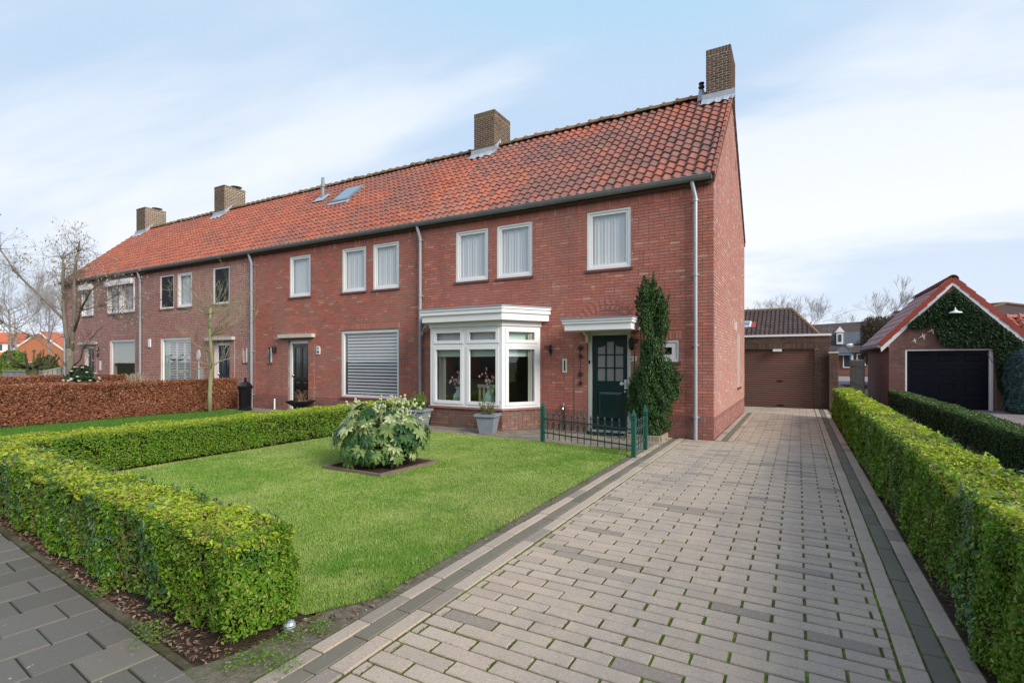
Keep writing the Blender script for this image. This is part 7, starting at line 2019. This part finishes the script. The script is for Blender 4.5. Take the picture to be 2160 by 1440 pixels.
MB(Mw).box(-6, 4, 0, 8, 0, 5.4).build('wall', 'white_render', wh)
mb = MB(Mw); mb.prism_x([(-0.4, 5.3), (4, 7.4), (8.4, 5.3), (8.4, 5.6), (4, 7.7), (-0.4, 5.6)], -6.4, 4.4); mb.build('roof', 'tile_orange_far', wh)
MB(Mw).prism_x([(-1.9, 2.6), (0.02, 3.3), (0.02, 2.6)], -6, 4).build('porch_roof', 'tile_orange_far', wh)
for k in range(4):
    mb = MB(Mw); mb.box(-5 + k * 2.3, -3.6 + k * 2.3, -0.06, 0.0, 3.7, 5.0); mb.build('window', 'window_dark', wh)
# cars parked beyond the fence, half hidden
def car(p, rz, mat, label):
    t = thing('parked_car', (p[0], p[1], 0), label, 'car', 'cars parked beyond the fence')
    Mc = Matrix.Translation((p[0], p[1], 0)) @ Matrix.Rotation(rz, 4, 'Z')
    mb = MB(Mc)
    side = [(-2.1, 0.35), (2.1, 0.35), (2.15, 0.7), (1.9, 0.88), (1.0, 0.98), (0.45, 1.42), (-1.2, 1.46), (-1.95, 1.0), (-2.15, 0.8)]
    low = [(-2.1, 0.30), (2.1, 0.30), (2.15, 0.68), (1.9, 0.86), (1.0, 0.96), (-1.9, 0.98), (-2.15, 0.8)]
    mb.prism_y(low, -0.86, 0.86); b = mb.build('body', mat, t)
    mb = MB(Mc); n_ = 5
    top = [(1.0, 0.95), (0.42, 1.42), (-1.15, 1.46), (-1.9, 0.97)]
    vs = [(x, -0.82 if z < 1.1 else -0.62, z) for x, z in top] + [(x, 0.82 if z < 1.1 else 0.62, z) for x, z in top]
    mb.add(vs, [(0, 1, 2, 3), (7, 6, 5, 4), (0, 4, 5, 1), (2, 6, 7, 3), (1, 5, 6, 2)]); mb.build('cabin', 'window_dark', t)
    mb = MB(Mc); mb.box(-1.1, 0.38, -0.60, 0.60, 1.445, 1.475); mb.build('roof', mat, t)
    for x in (-1.35, 1.35):
        for y in (-0.80, 0.80):
            mb = MB(Mc); mb.tube([(x, y - 0.1, 0.31), (x, y + 0.1, 0.31)], 0.31, 14); mb.build('wheel', 'tyre', t)
car((-46.5, 14.3), R(35), 'car_white', 'white car parked beyond the grey fence near the green shrub')
car((-58.0, 18.6), R(20), 'car_grey', 'grey car parked in front of the orange brick house')
# the street behind the viewer, seen only as reflections in the windows
car((-9.0, -3.6), R(-5.5), 'car_silver', 'silver car parked at the opposite kerb')
car((-21.5, -1.6), R(-5.5), 'car_grey', 'dark grey car parked further along the opposite kerb')
for k in range(3):
    hx = -26 + k * 17
    op = thing('house', (hx, -24, 0), ['brick house across the street at the left end', 'brick house across the street opposite the bay', 'brick house across the street at the right end'][k], 'house')
    MB().box(hx - 7, hx + 7, -28, -20, 0, 5.0).build('wall', 'brick_plinth', op)
    mb = MB(); mb.prism_x([(-28.4, 4.9), (-24, 8.3), (-19.6, 4.9)], hx - 7.2, hx + 7.2); mb.build('roof', 'tile_brown', op)
    for j in range(4): MB().box(hx - 6 + j * 3.2, hx - 4.4 + j * 3.2, -20.0, -19.94, 0.6, 2.4).build('window', 'window_dark', op)

# ---- bare trees in the background
def far_tree(p, h, seed, label, r0=0.16, depth=4, spread=0.55, kids=(3, 4), n0=9):
    rn = random.Random(seed)
    t = thing('bare_tree', (p[0], p[1], 0), label, 'tree', 'bare trees in the background')
    tr = MB(); b = Vector((p[0], p[1], -0.05))
    top = b + Vector((rn.gauss(0, .2), rn.gauss(0, .2), h * 0.62))
    tr.tube([tuple(b), tuple(b.lerp(top, .5) + Vector((rn.gauss(0, .1), 0, 0))), tuple(top)], [r0 * .7, r0 * .5, r0 * .28], 8); tr.build('trunk', 'twig_far_hazed', t)
    cr = MB()
    for k in range(n0):
        f = rn.uniform(0.45, 1.0); q = b.lerp(top, f); a = k * 2.4 + rn.uniform(-.4, .4)
        d = Vector((math.cos(a), math.sin(a), rn.uniform(0.5, 1.3)))
        grow(cr, q, d, h * rn.uniform(0.16, 0.24), r0 * 0.24, depth, rn, 4, spread, 0.22, kids, 0.72, wig=0.16, rmin=0.007)
    cr.build('crown', 'twig_far_hazed', t)
far_tree((8.2, 70), 10.6, 1, 'bare tree showing above the ivy garage\'s left roof slope', r0=0.22)
far_tree((-3.5, 58), 8.6, 2, 'bare tree tips above the bungalow roof near the house corner')
far_tree((0.0, 62), 8.3, 3, 'bare tree tips above the bungalow roof\'s middle')
far_tree((-80, 27), 13, 4, 'bare tree behind the orange brick house\'s left verge', r0=0.2)
far_tree((-98, 29.5), 14, 5, 'bare tree between the white walled and orange houses', r0=0.22)
far_tree((-70, 20.8), 11, 6, 'bare tree rising over the grey fence\'s left end', r0=0.22)
far_tree((-112, 40), 17, 7, 'bare tree furthest behind the orange roof', r0=0.25)
far_tree((-124, 47), 19, 8, 'tall bare tree furthest beyond the large pale tree', r0=0.25)
# clipped brown hornbeam behind the wooden fence
hb = thing('clipped_tree', (4.1, 35.6, 0), 'clipped brownish block of twigs above the wooden fence', 'tree')
MB().tube([(4.1, 35.6, 0), (4.1, 35.6, 2.2)], [0.12, 0.09], 8).build('trunk', 'bark_mossy', hb)
n = 9000
P = np.column_stack([rng.uniform(3.15, 5.1, n), rng.uniform(34.8, 36.6, n), rng.uniform(1.3, 4.05, n)])
ctr = np.array([4.12, 35.7, 2.7]); q = (P - ctr) / np.array([1.0, 0.95, 1.4])
P = P[(np.abs(q) ** 4).sum(1) < 1.0 + 0.15 * rng.normal(size=n)]
V, F = leaf_quads(P, rng.normal(size=P.shape), np.full(len(P), 0.15), 0.35)
o = link('foliage', np_mesh('foliage', V, F), 'beech_brown' if 'beech_brown' in MAT else 'stem_brown', hb); o['kind'] = 'stuff'

# ---- leaf litter on the soil strips, weeds
def litter(name, n, fn, mat, size, label, seed):
    rg = np.random.default_rng(seed)
    P = fn(rg, n)
    V, F = leaf_quads(P, np.tile([0, 0, 1.0], (len(P), 1)) + rg.normal(size=P.shape) * 0.35, np.full(len(P), size), 0.5, rg=rg)
    o = link(name, np_mesh(name, V, F), mat); return tag(o, label, 'leaves', kind='stuff')
def strip(rg, n):
    a = rg.uniform(-7, 0.15, n); b = np.abs(rg.normal(size=n)) * 0.10 + 0.05
    return np.column_stack([-2.8 + a * SWC - b * SWS, 1.46 + a * SWS + b * SWC, rg.uniform(0.0, 0.018, n)])
litter('leaf_litter', 1700, strip, 'litter', 0.030, 'fallen brown leaves along the foot of the front hedge', 51)
def strip2(rg, n):
    return np.column_stack([rg.uniform(-2.62, -2.36, n), 2.0 + rg.beta(0.8, 2.2, n) * 6.5, rg.uniform(0.0, 0.012, n)])
litter('leaf_litter', 420, strip2, 'litter', 0.030, 'scattered dry leaves between lawn and driveway', 52)
def strip3(rg, n):
    return np.column_stack([rg.uniform(0.83, 0.95, n), rg.uniform(1.5, 14, n), rg.uniform(0.0, 0.012, n)])
litter('leaf_litter', 700, strip3, 'litter', 0.022, 'bits of leaf on the soil under the driveway hedge', 53)
def weeds(rg, n):
    c = np.array([sw(-0.35, 0.03), sw(-0.5, 0.06), sw(-1.3, 0.08), (-2.46, 1.72), (-2.5, 1.9), (-2.44, 2.05), (-2.42, 2.6), (-2.30, 1.72), (-2.52, 1.62)])
    k = rg.integers(0, len(c), n)
    return np.column_stack([c[k] + rg.normal(size=(n, 2)) * 0.045, rg.uniform(0.005, 0.05, n)])
litter('weeds', 1500, weeds, 'shrub_bright', 0.016, 'tufts of small green weeds at the pavement and drive corner', 54)
def moss(rg, n):   # moss cushions standing in the paving joints of the near driveway
    r = rg.integers(8, 90, n); y = 0.10 + (r + 0.5) * PW + rg.normal(size=n) * 0.003
    x = rg.uniform(-1.97, 0.45, n)
    half = rg.uniform(size=n) < 0.72
    j = np.floor((x + 1.975) / PL)
    xj = -1.975 + 0.055 + (j) * PL + (r % 2) * PL / 2 + rg.normal(size=n) * 0.005
    x = np.where(half, xj, x); y = np.where(half, 0.10 + r * PW + rg.uniform(-.05, .05, n), y)
    m = smooth_noise(np.column_stack([x, y, x * 0]), 2.2, 3) + 0.35 * (4.5 - y) / 3.0 > 0.05
    P = np.column_stack([x, y, rg.uniform(-0.008, 0.001, n)])
    return P[m & (x > -1.98) & (x < 0.45)]
litter('moss', 42000, moss, 'moss_green', 0.008, 'moss growing in the joints of the driveway', 55)
